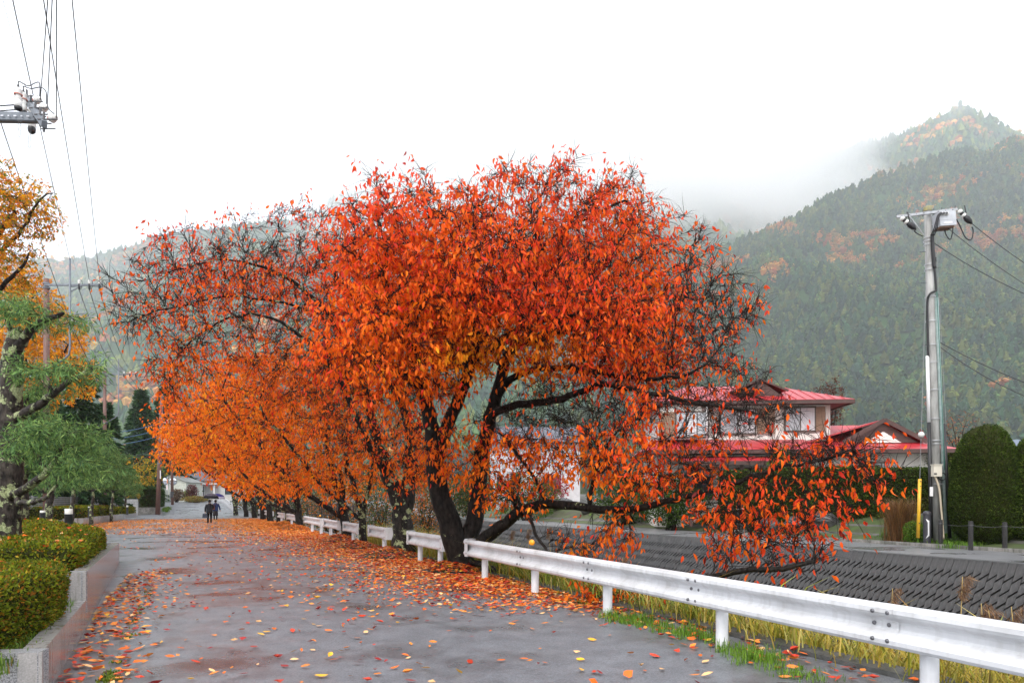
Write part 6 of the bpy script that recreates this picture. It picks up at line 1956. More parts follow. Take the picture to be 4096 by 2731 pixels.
# trees behind the house
def simple_tree(name, lab, x, Y, ytop, ybase, rx, cols, w, n, seed, leafn=5, bare=False, size=.2):
    rg = np.random.default_rng(seed); s = F / Y
    zb_ = 1.2; yb = HY + (CH - zb_) * s
    mid = (ytop + ybase) / 2
    limbs = [L_([(x, yb, Y), (x + .1 * s, (yb + mid) / 2, Y), (x, mid, Y)], .16, .06)]
    for k in range(4):
        ex = x + rx * (-.75 + .5 * k)
        limbs.append(L_([(x, (yb + mid) / 2 - .4 * s, Y), ((x + ex) / 2, mid, Y), (ex, ytop + (ybase - ytop) * .3, Y)], .07, .02))
    make_tree(name, lab, 'tree', None, limbs, [(x, (ytop + ybase) / 2, Y, rx, (ybase - ytop) / 2, rx / F * Y, n)], rg, .35, 2.6, .45, .007, .03, 2, .55, leafn, size,
              lambda P, rg: pal(cols, w, len(P), rg), full, M_bark_b, leafmat=M_leaf, hang=.3)
simple_tree('maple_tree', 'dark maroon tree rising right of the upper red roof', 3320, 50, 1500, 1740, 70, [(0.10, 0.025, 0.02), (0.16, 0.05, 0.03), (0.07, 0.05, 0.02)], (3, 2, 1), 420, 701, 5)
simple_tree('maple_tree', 'crimson maple behind the low red roof, left of the utility pole', 3610, 52, 1715, 1830, 95, [(0.36, 0.012, 0.035), (0.25, 0.01, 0.02), (.42, .03, .05)], (3, 2, 1), 520, 702, 7)
simple_tree('bare_tree', 'nearly bare russet tree right of the utility pole', 3835, 60, 1640, 1850, 95, [(0.40, 0.13, 0.04), (0.25, 0.09, 0.05)], (2, 2), 900, 703, .9)
# tiny houses in the gap at the right edge
th = empty('house', PF(4050, 1800, 70), 'small distant house with grey blue tiled roof at the right edge', 'house')
b = PF(4055, 1790, 70)
MB().box(b + A(0, 2, -1.0), (4.2, 4, 2.4)).build('wall', M_ivory, th)
MB().add([b + A(-2.6, -.6, .1), b + A(2.6, -.6, .1), b + A(2.0, 2, 1.0), b + A(-2.0, 2, 1.0), b + A(-2.6, 4.6, .1), b + A(2.6, 4.6, .1)], [[0, 1, 2, 3], [3, 2, 5, 4]], [[0, 3, 4], [1, 5, 2]]).build('roof', mat('blue_tile', (.09, .12, .18), .4), th)

# planting on the far bank seen between the cherry trunks
MIXO = [(0.45, 0.14, 0.02), (0.30, 0.10, 0.02), (0.06, 0.09, 0.015), (0.03, 0.05, 0.012)]
for i, (x, Y, yt, yb, rx, w_, lab) in enumerate([(1330, 66, 1840, 2050, 150, (3, 2, 2, 2), 'orange brown shrub mass seen between the far cherry trunks'), (1520, 62, 1860, 2052, 130, (1, 1, 3, 4), 'dark evergreen shrub seen left of the thick lichen trunk'),
        (1700, 58, 1850, 2058, 120, (3, 2, 2, 3), 'rust coloured shrub seen between the thick lichen trunk and the dark trunk'), (1880, 60, 1890, 2045, 110, (.5, .5, 3, 4), 'dark green shrub seen between the forks of the dark trunk'),
        (1040, 84, 1900, 2042, 110, (.3, .3, 3, 5), 'dark shrub behind the trunks at the far end of the cherry row'), (1180, 76, 1900, 2048, 120, (.6, .4, 2, 5), 'dark shrub behind the sixth and seventh cherry trunks')]):
    shrub('garden_shrub', lab, x, Y, yt, yb, rx, MIXO, w_, 7000, .17, 800 + i)
# ------------------------------------------------------------------ utility poles and wires
M_brown = mat('brown_pole', (0.17, 0.085, 0.065), 0.6, c2=(0.11, 0.055, 0.042), scale=4, stretch=(1, 1, .3), bump=.2)
M_porc = mat('white_porcelain', (0.74, 0.73, 0.70), 0.25, c2=(0.66, 0.65, 0.62), scale=10)
M_black = mat_flat('black_rubber', (0.012, 0.012, 0.013), 0.45)
M_rust = mat_flat('insulator_red', (0.50, 0.10, 0.05), 0.4)
M_steel = mat('blue_grey_steel', (0.18, 0.20, 0.225), 0.45, .3, c2=(0.12, 0.135, 0.155), scale=7)
M_wire = mat_flat('wire_black', (0.02, 0.02, 0.025), 0.5)
M_wireg = mat_flat('wire_grey', (0.25, 0.25, 0.26), 0.5)

def insulator(mb_w, mb_b, p, s=1.0):
    """upright post insulator, white sheds on a black base with a pigtail below"""
    mb_w.lathe([(.05, 0), (.075, .02), (.05, .05), (.085, .08), (.06, .11), (.085, .14), (.05, .19), (.03, .2)], p, n=10)
    mb_b.lathe([(.02, -.32), (.05, -.26), (.06, -.1), (.05, 0)], p, n=8)
    mb_b.tube([p + A(.02, 0, .2), p + A(.14, 0, .16), p + A(.17, 0, -.05), p + A(.08, 0, -.3)], .012, 5)

def brown_pole(x, Y, ytop, lab, lean=0):
    b = PF(x, 2000, Y); b[2] = 0
    H = CH + (2000 - ytop) / F * Y
    th = empty('utility_pole', b, lab, 'utility pole', 'brown utility poles along the road')
    MB().tube([b - A(0, 0, .3), b + A(0, 0, H * .5), b + A(0, 0, H)], [.17, .15, .125], 14).build('pole', M_brown, th)
    za = H - .37
    mb = MB().bar(b + A(0, -.16, za), b + A(2.95, -.16, za), .07, .09)
    mb.bar(b + A(1.25, -.16, za - .1), b + A(1.9, -.16, za - .02), .04, .05); mb.bar(b + A(1.36, -.16, za - .32), b + A(1.9, -.16, za - .05), .04, .05)
    mb.build('crossarm', M_steel, th)
    mb = MB().tube([b + A(1.33, -.2, za + 1.35), b + A(1.33, -.2, za - 3.2), b + A(1.28, -.2, za - 3.55), b + A(1.0, -.18, za - 3.8), b + A(.1, -.12, za - 4.3)], .05, 8)
    mb.build('mast_pipe', M_steel, th)
    MB().bar(b + A(1.36, -.2, za - 1.5), b + A(2.25, -.2, za - 1.47), .05, .06).build('bracket', M_steel, th)
    for dx in (1.78, 2.30, 2.82):
        w, k = MB(), MB()
        insulator(w, k, b + A(dx, -.16, za + .06))
        i_ = w.build('insulator', M_porc, th); k.build('connector', M_black, i_)
    for z in (za + .12, za - .1, za - 4.25):
        MB().lathe([(.165, z - .04), (.17, z), (.165, z + .04)], b, n=14).build('band', M_steel, th)
    for k in range(14):
        z = 2.4 + k * .65; sx = 1 if k % 2 else -1
        MB().tube([b + A(sx * .12, -.08, z), b + A(sx * .33, -.08, z)], .012, 5).build('step_bolt', M_steel, th)
    return th, b, za
poleA, bA, zA = brown_pole(186, 35, 1115, 'near brown utility pole with steel crossarm, left of the road')
poleB = copy_tree(poleA)
bB = PF(419, 2000, 60); bB[2] = 0.05
poleB.location = tuple(bB); set_tags(poleB, 'second brown utility pole, before the dark conifers')

# third brown pole, plain
b = PF(630, 2060, 74); t_ = PF(648, 1575, 76)
th = empty('utility_pole', b, 'tall plain brown pole standing at the tall hedge', 'utility pole', 'brown utility poles along the road')
MB().tube([b - A(0, 0, .3), (b + t_) / 2, t_], [.24, .2, .16], 14).build('pole', M_brown, th)
for f in (.42, .6, .83): MB().lathe([(.25 - .1 * f, -.05), (.255 - .1 * f, .0), (.25 - .1 * f, .05)], b + (t_ - b) * f, n=14).build('band', M_steel, th)
MB().bar(b + (t_ - b) * .83 + A(-.2, -.25, 0), b + (t_ - b) * .83 + A(2.0, -.25, 0), .08, .1).build('crossarm', M_steel, th)
MB().box(b + (t_ - b) * .33 + A(.25, -.2, 0), (.08, .06, .9)).build('plate', M_wpaint, th)

# fourth pole with two transformers
b = PF(690, 2010, 98); t_ = PF(684, 1625, 98)
th = empty('utility_pole', b, 'far utility pole carrying two grey transformers', 'utility pole', 'brown utility poles along the road')
MB().tube([b - A(0, 0, .3), t_], [.2, .15], 12).build('pole', M_brown, th)
for x in (-.75, .75):
    c = PF(686 + x * 22, 1795, 98)
    tr = MB().lathe([(.38, 0), (.42, .05), (.42, 1.3), (.36, 1.4), (.001, 1.42)], c + A(0, -.2, 0), n=16).build('transformer', M_galv, th)
    MB().lathe([(.06, 1.4), (.1, 1.45), (.06, 1.5), (.1, 1.55), (.04, 1.65)], c + A(.1, -.3, 0), n=8).build('bushing', M_porc, tr)
for y, l in ((1690, 1.5), (1710, 1.6), (1805, 1.7)):
    c = PF(686, y, 98); MB().bar(c + A(-l, -.2, 0), c + A(l, -.2, 0), .1, .12).build('crossarm', M_galv, th)
for x in (-1.3, -.5, .5, 1.3):
    c = PF(686, 1690, 98) + A(x, -.2, .06)
    MB().lathe([(.07, 0), (.12, .1), (.07, .16), (.12, .24), (.05, .34)], c, n=8).build('insulator', M_porc, th)
MB().lathe([(.21, 0), (.21, .9)], PF(689, 1990, 98), n=12).build('striped_guard', mat_flat('guard_black', (.03, .03, .03), .5), th)

# near pole outside the frame, its arm and switch gear reaching in at the upper left
zN = CH + (2000 - 462) / F * 14
b = A(PF(-230, 0, 14)[0], 14.0, 0)
th = empty('utility_pole', b, 'steel arm with white cutouts and strain insulators reaching in at upper left', 'utility pole', 'brown utility poles along the road')
MB().tube([b - A(0, 0, .3), b + A(0, 0, zN + 1.0)], [.19, .13], 14).build('pole', M_brown, th)
e = PF(157, 470, 14); s0 = PF(-240, 462, 14)
arm = MB()
arm.bar(s0 + A(0, 0, .09), e + A(0, 0, .09), .012, .012 * 2); arm.bar(s0 + A(0, -.03, 0), e + A(0, -.03, 0), .02, .16); arm.bar(s0 + A(0, .03, .085), e + A(0, .03, .085), .11, .014); arm.bar(s0 + A(0, .03, -.085), e + A(0, .03, -.085), .11, .014)
ar = arm.build('crossarm', M_steel, th)
holes = MB()
for k in range(5): holes.box(PF(8 + k * 26, 463 + k * .6, 13.93), (.055 if k % 2 == 0 else .03, .015, .024))
holes.build('slots', mat_flat('slot_light', (.6, .62, .66), .6), ar)
c0_, c1_ = PF(104, 395, 15.2), PF(178, 498, 12.9)
MB().bar(c0_, c1_, .09, .12).build('side_arm', M_steel, th)
for f in (.05, .3, .55, .8, .97):
    p = c0_ + (c1_ - c0_) * f
    mbk = MB().bar(p + A(0, 0, -.16), p + A(0, 0, .22), .03, .03)
    mbk.bar(p + A(-.12, 0, .08), p + A(.25, 0, .08), .02, .02); mbk.bar(p + A(-.05, 0, -.1), p + A(.22, 0, -.1), .018, .018)
    mbk.build('clamp', M_dgrey, th)
def cutout(x, ytop, ybot, Y, tilt=0):
    p = PF(x, ybot, Y); H = (ybot - ytop) / F * Y; r = .066
    prof = [(r * .8, 0), (r * 1.05, .02 * H), (r * 1.05, .30 * H), (r * .8, .34 * H), (r * 1.15, .39 * H), (r * .8, .43 * H), (r * 1.15, .48 * H), (r * .75, .52 * H), (r * .7, .62 * H), (r * 1.1, .68 * H), (r * .75, .72 * H), (r * 1.1, .77 * H), (r * .75, .81 * H), (r * 1.1, .86 * H), (r * .35, 1.0 * H)]
    o = MB().lathe(prof, p, n=16).build('cutout', M_porc, th)
    MB().lathe([(r * 1.12, .60 * H), (r * 1.18, .63 * H), (r * .8, .66 * H)], p, n=16).build('red_ring', M_rust, o)
    MB().lathe([(r * .6, -.30 * H * .6), (r * 1.05, -.13 * H), (r * 1.1, -.01 * H), (r * .8, .02 * H)], p, n=12).build('cap', M_black, o)
    MB().lathe([(r * .45, .97 * H), (r * .1, 1.22 * H)], p, n=8).build('top_cone', M_black, o)
    MB().tube([p + A(-r * 1.1, 0, .1 * H), p + A(-.35, -.02, .02 * H), p + A(-.7, 0, -.03 * H), p + A(-1.2, 0, .1)], .012, 6).build('lead', M_wire, o)
    return p + A(0, 0, 1.22 * H)
k1 = cutout(73, 350, 428, 13.6); k2 = cutout(94, 370, 446, 14.4)
p = PF(127, 500, 14.5)
o = MB().lathe([(.068, 0), (.075, .02), (.075, .24), (.05, .3), (.08, .34), (.05, .4)], p - A(0, 0, .05), n=16).build('cutout', M_porc, th)
MB().lathe([(.03, -.14), (.07, -.1), (.076, -.02), (.06, .02)], p - A(0, 0, .05), n=12).build('cap', M_black, o)
INS = []
for x, y, Y in ((150, 400, 14.9), (177, 432, 14.0), (212, 473, 13.1)):
    p = PF(x, y, Y)
    o = MB().lathe([(.02, -.04), (.04, -.02), (.088, .0), (.08, .03), (.045, .045), (.03, .06), (.055, .075), (.052, .11), (.02, .12)], p - A(.02, 0, 0), (1, -.35, -.06), n=18).build('strain_insulator', M_porc, th)
    MB().lathe([(.02, -.07), (.052, -.065), (.052, -.02), (.035, -.005)], p - A(.02, 0, 0), (1, -.35, -.06), n=16).build('red_ring', M_rust, o)
    MB().tube([p + A(-.35, .12, .02), p + A(-.06, .02, 0)], .016, 6).build('rod', M_dgrey, o)
    INS.append(p + A(.09, -.04, 0))
# jumper leads
def hang(pts, r, name, mat_, par=None, **kw):
    P = np.array(pts); t = np.linspace(0, len(P) - 1, 8 * (len(P) - 1) + 1)
    # catmull-rom
    Q = []
    for s in t:
        i = min(int(s), len(P) - 2); f = s - i
        p0, p1, p2, p3 = P[max(i - 1, 0)], P[i], P[i + 1], P[min(i + 2, len(P) - 1)]
        Q.append(.5 * (2 * p1 + (p2 - p0) * f + (2 * p0 - 5 * p1 + 4 * p2 - p3) * f ** 2 + (3 * p1 - p0 - 3 * p2 + p3) * f ** 3))
    return MB().tube(Q, r, 6).build(name, mat_, par, **kw)
hang([k1, PF(78, 327, 13.7), PF(112, 344, 14.0), PF(140, 333, 14.5), PF(156, 330, 14.8), PF(160, 350, 14.9), PF(158, 395, 14.9)], .011, 'jumper', M_wire, th)
hang([k2, PF(95, 346, 14.4), PF(125, 355, 14.3), PF(162, 350, 14.1), PF(184, 368, 14.0), PF(185, 410, 14.0), PF(183, 425, 14.0)], .011, 'jumper', M_wire, th)
hang([INS[1], PF(200, 442, 13.6), PF(216, 455, 13.2)], .011, 'jumper', M_wire, th)
for x, y0_, y1_ in ((76, 478, 550), (117, 500, 595)):
    hang([PF(x - 2, y0_, 13.6), PF(x - 1, y0_ + 30, 13.6), PF(x - 4, y1_ - 18, 13.6), PF(x + 1, y1_, 13.6), PF(x + 7, y1_ - 18, 13.6), PF(x + 4, y1_ - 38, 13.6), PF(x + 7, y0_ + 20, 13.6), PF(x + 7, y0_, 13.6)], .004, 'hanging_loop', M_dgrey, th)

# wires -----------------------------------------------------------
def wire_to(a, m, lab, k=2.0, r=.012, zend=None, sag=.25, mt=None):
    """a wire from a, through m, on to the next pole out of sight"""
    a, m = np.asarray(a, float), np.asarray(m, float)
    e = a + (m - a) * k
    t = np.linspace(0, 1, 40)
    P = a + (e - a) * t[:, None]
    P[:, 2] -= sag * 4 * t * (1 - t) * (1 / max(1e-6, 4 * (1 / k) * (1 - 1 / k))) - sag * 0
    P[:, 2] += sag * 4 * t * (1 - t) * 0
    MB().tube(P, r, 5, cap=False).build('overhead_wire', mt or M_wire, label=lab, cat='wire', group='overhead wires')
def span(a, b, sag, lab, r=.012, mt=None, n=24):
    t = np.linspace(0, 1, n)[:, None]; a, b = np.asarray(a, float), np.asarray(b, float)
    P = a * (1 - t) + b * t - A(0, 0, sag) * 4 * t * (1 - t)
    MB().tube(P, r, 5, cap=False).build('overhead_wire', mt or M_wire, label=lab, cat='wire', group='overhead wires')
iA = [bA + A(dx, -.16, zA + .2) for dx in (1.78, 2.30, 2.82)]
mastA = bA + A(1.33, -.2, zA + 1.3)
def over(a, x, y, Y): # straight on past the frame top
    m = PF(x, y, Y); return np.asarray(a) + (m - np.asarray(a)) * 1.55
span(mastA, over(mastA, 60, 0, 14.2), .25, 'overhead wire from the near brown pole mast to the top edge')
span(iA[1], over(iA[1], 182, 0, 14.6), .3, 'overhead wire from the middle insulator of the near brown pole to the top edge')
span(iA[2], over(iA[2], 293, 0, 14.9), .3, 'overhead wire from the outer insulator of the near brown pole, rightmost at the top edge')
span(iA[0], over(iA[0], 25, 0, 14.4), .3, 'thin pale wire from the inner insulator of the near brown pole', .005, M_wireg)
for p, x in zip(INS, (190, 208, 226)):
    span(p, p + (PF(x, 0, 11.0) - p) * 1.5, .05, {190: 'wire rising from the upper strain insulator to the top edge', 208: 'wire rising from the middle strain insulator to the top edge', 226: 'wire rising from the lower strain insulator to the top edge'}[x], .009)
span(PF(-60, 300, 14.2), PF(300, 1330, 34.9), .2, 'wire slanting down from the left edge to the near brown pole', .012)
iB = [p - bA + bB for p in iA]
for p, q, lab in zip(iA, iB, ('inner', 'middle', 'outer')):
    span(p - A(0, 0, .45), q, 1.1, lab + ' wire sagging between the two brown poles', .016)
span(PF(300, 1330, 34.9), bB + A(1.3, -.2, 10.4), .7, 'lower cable sagging between the two brown poles', .022)
tC = PF(648, 1600, 76)
for k, (p, lab) in enumerate(zip(iB, ('inner', 'middle', 'outer'))):
    span(p - A(0, 0, .4), tC + A(.4 * k, 0, .6 - .1 * k), .9, lab + ' wire from the second brown pole to the tall plain pole', .018)
M_blue = mat_flat('blue_cable', (.03, .10, .22), .5)
for k, (y0_, y1_) in enumerate(((1735, 1690), (1760, 1715), (1785, 1740))):
    span(PF(380, y0_, 64), PF(645, y1_, 76), .25, ('upper', 'middle', 'lower')[k] + ' of three blue cables left of the tall plain pole', .03, M_blue)
for k, (a, b, sg) in enumerate((((425, 1850, 64), (640, 1770, 76), .6), ((425, 1870, 64), (640, 1775, 76), .9), ((425, 1800, 64), (640, 1800, 76), .5))):
    span(PF(*a), PF(*b), sg, ('first', 'second', 'third')[k] + ' dark service cable sagging towards the tall plain pole', .022)

# ------------------------------------------------------------------ concrete pole on the far bank
M_cpole = mat('concrete_pole', (0.40, 0.40, 0.385), 0.65, c2=(0.22, 0.22, 0.21), scale=5, stretch=(1, 1, .25), bump=.25, streak=.5, streak_c=(.13, .13, .12))
Yp = 24.2
B = PF(3752, 2180, Yp); B[2] = 0; T = PF(3710, 826, Yp)
ax_ = (T - B)
def PE(f, dx=0, dy=0): return B + ax_ * f + A(dx, dy, 0)
def fz(y): return (CH + (2000 - y) / F * Yp) / T[2]
pe = empty('utility_pole', B, 'grey concrete utility pole with switch box and crossarm across the stream', 'utility pole')
MB().tube([PE(-.02), PE(.5), PE(1)], [.17, .145, .115], 18).build('pole', M_cpole, pe)
MB().lathe([(.142, 0), (.145, .12), (.13, .17), (.001, .18)], PE(.985), n=18).build('pole_cap', mat('mossy_cap', (.30, .26, .10), .8, c2=(.2, .2, .14), scale=10), pe)
aL, aR = PF(3585, 868, Yp - .2), PF(3828, 838, Yp - .2)
ca = MB().bar(aL, aR, .075, .085)
ca.bar(PF(3638, 865, Yp - .22), PF(3695, 940, Yp - .2), .03, .03)
ca = ca.build('crossarm', M_galv, pe)
hl = MB()
for k in range(8):
    f = (k + .7) / 8.4
    hl.box(aL + (aR - aL) * f + A(0, -.045, .0), (.05 if k % 2 else .02, .01, .02))
hl.build('slots', M_dgrey, ca)
for f in (.17, .44, .62, .75, .97):
    p = aL + (aR - aL) * f
    MB().tube([p - A(0, 0, .1), p + A(0, 0, .14)], .012, 6).build('bolt', M_dgrey, ca)
def strain(p, d):
    d = np.asarray(d, float); d /= np.linalg.norm(d)
    o = MB().lathe([(.04, 0), (.085, .04), (.085, .10), (.05, .12), (.05, .2), (.085, .22), (.085, .28), (.05, .3)], p, d, n=14).build('strain_insulator', M_porc, pe)
    MB().lathe([(.06, .12), (.062, .2)], p, d, n=12).lathe([(.06, .3), (.10, .4), (.09, .55), (.03, .66)], p, d, n=10).build('boot', M_black, o)
    MB().tube([p + d * .42, p + d * .3 + A(.0, 0, .38)], .02, 6).build('tail', M_black, o)
    return p + d * .66
sL = strain(aL + A(.1, -.1, -.06), (.8, -.15, -.75)); sR = strain(aR + A(.02, -.05, -.05), (.75, -.1, -.85))
# switch box
bx = PF(3777, 882, Yp - .42)
R_ = rotm('Y', math.radians(-4))
sb = MB().box(bx, (.56, .42, .5), R_).box(bx + A(0, 0, -.04), (.58, .44, .03), R_).build('switch_box', mat('box_grey', (.46, .48, .51), .4, c2=(.38, .4, .43), scale=5), pe)
MB().box(bx + A(0, .02, -.27), (.5, .36, .05), R_).build('box_base', mat('rusty_base', (.20, .12, .08), .7), sb)
MB().box(bx + A(0, -.215, -.16), (.3, .012, .05), R_).build('name_plate', mat_flat('plate', (.6, .6, .62), .5), sb)
for k in range(3):
    MB().lathe([(.05, 0), (.06, .06), (.045, .1)], bx + A(-.22 + .1 * k, -.2, .14), (-.7, -.7, .05), n=10).build('bushing', M_porc, sb)
for k in range(3):
    hang([bx + A(-.25 + .1 * k, -.27, .15), bx + A(-.42 + .04 * k, -.3, .05), bx + A(-.5 + .05 * k, -.25, -.35), PE(fz(950), -.02 + .05 * k, -.2), PE(fz(985), -.02, -.2)], .018, 'cable', M_wire, pe)
hang([bx + A(.28, -.1, .15), PF(3838, 900, Yp - .3), PF(3862, 950, Yp - .3), PF(3885, 958, Yp - .3), PF(3893, 925, Yp - .3), PF(3888, 908, Yp - .3)], .022, 'cable', M_wire, pe)
hang([bx + A(.25, -.1, -.2), PF(3808, 940, Yp - .3), PF(3800, 958, Yp - .3), PF(3785, 940, Yp - .3), PF(3778, 915, Yp - .3)], .018, 'cable', M_wire, pe)
hang([sL, PF(3660, 928, Yp - .2), PF(3690, 945, Yp - .2)], .02, 'cable', M_wire, pe)
# cable down the pole and conduits
hang([PE(fz(945), .02, -.19), PE(fz(1000), .02, -.2), PE(fz(1080), .05, -.21)], .06, 'cable_head', M_black, pe)
MB().lathe([(.07, 0), (.045, .03), (.07, .06), (.045, .09), (.07, .12), (.045, .15)], PE(fz(1055), .05, -.22), n=10).build('cable_sheds', M_black, pe)
hang([PE(fz(1080), .05, -.21), PE(fz(1160), .09, -.2), PE(fz(1172), .04, -.21), PE(fz(1185), -.15, -.2), PE(fz(1230), -.19, -.12), PE(fz(1430), -.2, -.1)], .04, 'cable', M_black, pe)
MB().tube([PE(fz(1425), -.22, -.08), PE(fz(1690), -.24, -.08)], .055, 10).build('white_conduit', M_wpaint, pe)
MB().tube([PE(fz(1690), -.25, -.1), PE(fz(2150), -.30, -.12)], .062, 10).build('black_conduit', M_black, pe)
MB().tube([PE(fz(1695), .27, -.1), PE(fz(2150), .36, -.1)], .062, 10).build('black_conduit', M_black, pe)
MB().box(PE(fz(1965), -.285, -.18), (.11, .02, .33)).build('white_band', M_wpaint, pe)
M_ggrn = mat('green_grey_pipe', (.30, .40, .38), .5, c2=(.22, .28, .27), scale=5)
MB().tube([PE(fz(1195), .14, -.12), PE(fz(2130), .2, -.14)], .06, 10).build('green_pipe', M_ggrn, pe)
hang([PE(fz(880), .07, -.15), PE(fz(1100), .10, -.2), PE(fz(1500), .13, -.24), PE(fz(1880), .16, -.25)], .012, 'green_cable', mat_flat('green_cable', (.02, .13, .10), .5), pe)
mbx = MB().box(PF(3746, 1882, Yp - .28), (.29, .16, .40)).box(PF(3746, 1858, Yp - .29), (.33, .19, .03)).build('meter_box', mat_flat('cream_box', (.66, .62, .52), .45), pe)
MB().box(PF(3742, 1894, Yp - .37), (.1, .01, .05)).build('label_plate', M_dgrey, mbx)
hang([PF(3740, 1905, Yp - .28), PF(3755, 1945, Yp - .3), PF(3762, 2000, Yp - .3), PF(3775, 2155, Yp - .3)], .035, 'cream_pipe', mat_flat('cream_pipe', (.55, .48, .36), .5), pe)
hang([PF(3765, 1905, Yp - .25) + A(.13 * math.cos(a), -.05, .13 * math.sin(a)) for a in np.linspace(0, 6.28, 9)], .02, 'cable_coil', M_black, pe)
for y in (952, 965, 980, 1060, 1080, 1188, 1285, 1380, 1450, 1560, 1675, 1762, 1775, 1935):
    f = fz(y); r = .205 - .065 * f
    MB().lathe([(r + .015, -.018), (r + .02, 0), (r + .015, .018)], PE(f), n=16).build('band', M_galv, pe)
for k in range(11):
    y = 1010 + k * 62; sx = 1 if k % 2 else -1
    MB().tube([PE(fz(y), sx * .15, -.05), PE(fz(y), sx * .36, -.05)], .012, 5).build('step_bolt', M_dgrey, pe)
# wires from it
for a, b, sg, lab, r in ((sR, (4300, 1175, 20.5), .12, 'upper wire leaving the concrete pole to the right', .014), (bx + A(.1, 0, -.25), (4300, 1255, 20.5), .15, 'second wire leaving the concrete pole to the right', .012), (PE(fz(965), .1, 0), (4300, 1255, 20), .2, 'third wire leaving the concrete pole to the right', .014),
        (PE(fz(1360), .15, 0), (4300, 1600, 21), .15, 'low bundled wire leaving the concrete pole to the right', .016), (PE(fz(1375), .15, 0), (4300, 1650, 21), .3, 'lowest sagging wire leaving the concrete pole', .014)):
    span(a, PF(*b), sg, lab, r)
# guy wires and yellow guard
g0, g1 = PE(fz(950), -.1, -.1), PF(3672, 2150, 23.6)
span(g0, g1, 0, 'steel guy wire left of the concrete pole with a white ball', .009, M_wireg)
span(PE(fz(930), .2, -.1), PE(fz(1700), .32, -.15), 0, 'pale wire running down the right side of the concrete pole', .008, M_wireg)
d = g1 - g0; gy = g0 + d * ((1745 - 950) / (2150 - 950))
bl = empty('guy_ball', gy, 'white round marker ball on the guy wire', 'marker')
MB().lathe([(.001, -.1), (.06, -.085), (.1, -.03), (.1, .03), (.06, .085), (.001, .1)], gy, n=16).build('ball', M_porc, bl)
MB().lathe([(.02, -.14), (.025, -.1)], gy, n=8).build('clip', M_dgrey, bl)
ga, gb = g0 + d * ((1920 - 950) / 1200), g0 + d * 1.0
yg = empty('guy_guard', gb, 'yellow plastic guard on the lower end of the guy wire', 'guard')
M_yel = mat('yellow_plastic', (.72, .42, .02), .4, c2=(.6, .33, .02), scale=6)
MB().tube([ga, gb], .055, 12).build('sleeve', M_yel, yg)
for f in (.04, .12, .75): MB().box(ga + (gb - ga) * f + A(0, -.055, 0), (.03, .02, .035)).build('slot', M_dgrey, yg)
# slim pole far behind
b = PF(3558, 1760, 90)
fp = empty('utility_pole', b - A(0, 0, 6), 'tiny distant pole with three white insulators behind the red maple', 'utility pole')
MB().tube([b - A(0, 0, 6), PF(3558, 1682, 90)], .13, 8).build('pole', M_galv, fp)
MB().bar(PF(3543, 1706, 90), PF(3588, 1706, 90), .1, .1).build('crossarm', M_galv, fp)
for x in (3550, 3567, 3584): MB().lathe([(.1, 0), (.16, .1), (.16, .25), (.08, .35)], PF(x, 1705, 90), n=8).build('insulator', M_porc, fp)
# ------------------------------------------------------------------ two people under umbrellas
M_skin = mat_flat('skin', (.45, .27, .2), .5)
M_blackcloth = mat('black_cloth', (.008, .008, .009), .9, spec=.1, c2=(.008, .008, .009), scale=20)
M_puffer = mat('black_puffer', (.016, .017, .021), .45, spec=.2, c2=(.012, .012, .015), scale=6)
M_bluecoat = mat('blue_jacket', (.012, .035, .13), .7, c2=(.008, .022, .09), scale=10)
M_hair = mat('black_hair', (.012, .01, .009), .5)
M_skirt = mat('dark_skirt', (.03, .026, .032), .8, c2=(.012, .011, .013), scale=30)

def loft(rings, n=14, caps=True):
    """rings: (centre xyz, rx, ry) stacked"""
    mb = MB(); ang = np.arange(n) * 2 * math.pi / n
    V = np.concatenate([np.asarray(c, float) + np.c_[np.cos(ang) * rx, np.sin(ang) * ry, np.zeros(n)] for c, rx, ry in rings])
    i = np.arange(n); j = (i + 1) % n; m = len(rings)
    Q = np.concatenate([np.stack([k * n + i, k * n + j, (k + 1) * n + j, (k + 1) * n + i], 1) for k in range(m - 1)])
    mb.add(V, Q, None, True)
    if caps:
        V = [rings[0][0], rings[-1][0]]
        mb.V[-1] = np.concatenate([mb.V[-1], V]); mb.n += 2
        mb.T.append(np.concatenate([np.stack([j, i, np.full(n, m * n)], 1), np.stack([(m - 1) * n + i, (m - 1) * n + j, np.full(n, m * n + 1)], 1)])); mb.ts += [True] * (2 * n)
    return mb

def body_mesh(name, joints, edges, radii, mat_, parent):
    """one continuous figure grown over a skeleton"""
    me = bpy.data.meshes.new(name)
    P = np.array(joints)
    me.from_pydata([tuple(p) for p in P], edges, [])
    me.update()
    o = bpy.data.objects.new(name, me); COL.objects.link(o); o.parent = parent
    md = o.modifiers.new('skin', 'SKIN'); md.use_smooth_shade = True
    sk = me.skin_vertices[0].data if me.skin_vertices else None
    if sk is None:
        import bmesh
        bm = bmesh.new(); bm.from_mesh(me); bm.verts.layers.skin.verify(); bm.to_mesh(me); bm.free()
        sk = me.skin_vertices[0].data
    for k, r in enumerate(radii):
        sk[k].radius = (r, r) if np.isscalar(r) else r
        sk[k].use_root = (k == 0)
    o.modifiers.new('sub', 'SUBSURF').levels = 1
    o.modifiers['sub'].render_levels = 2
    me.materials.append(mat_)
    return o

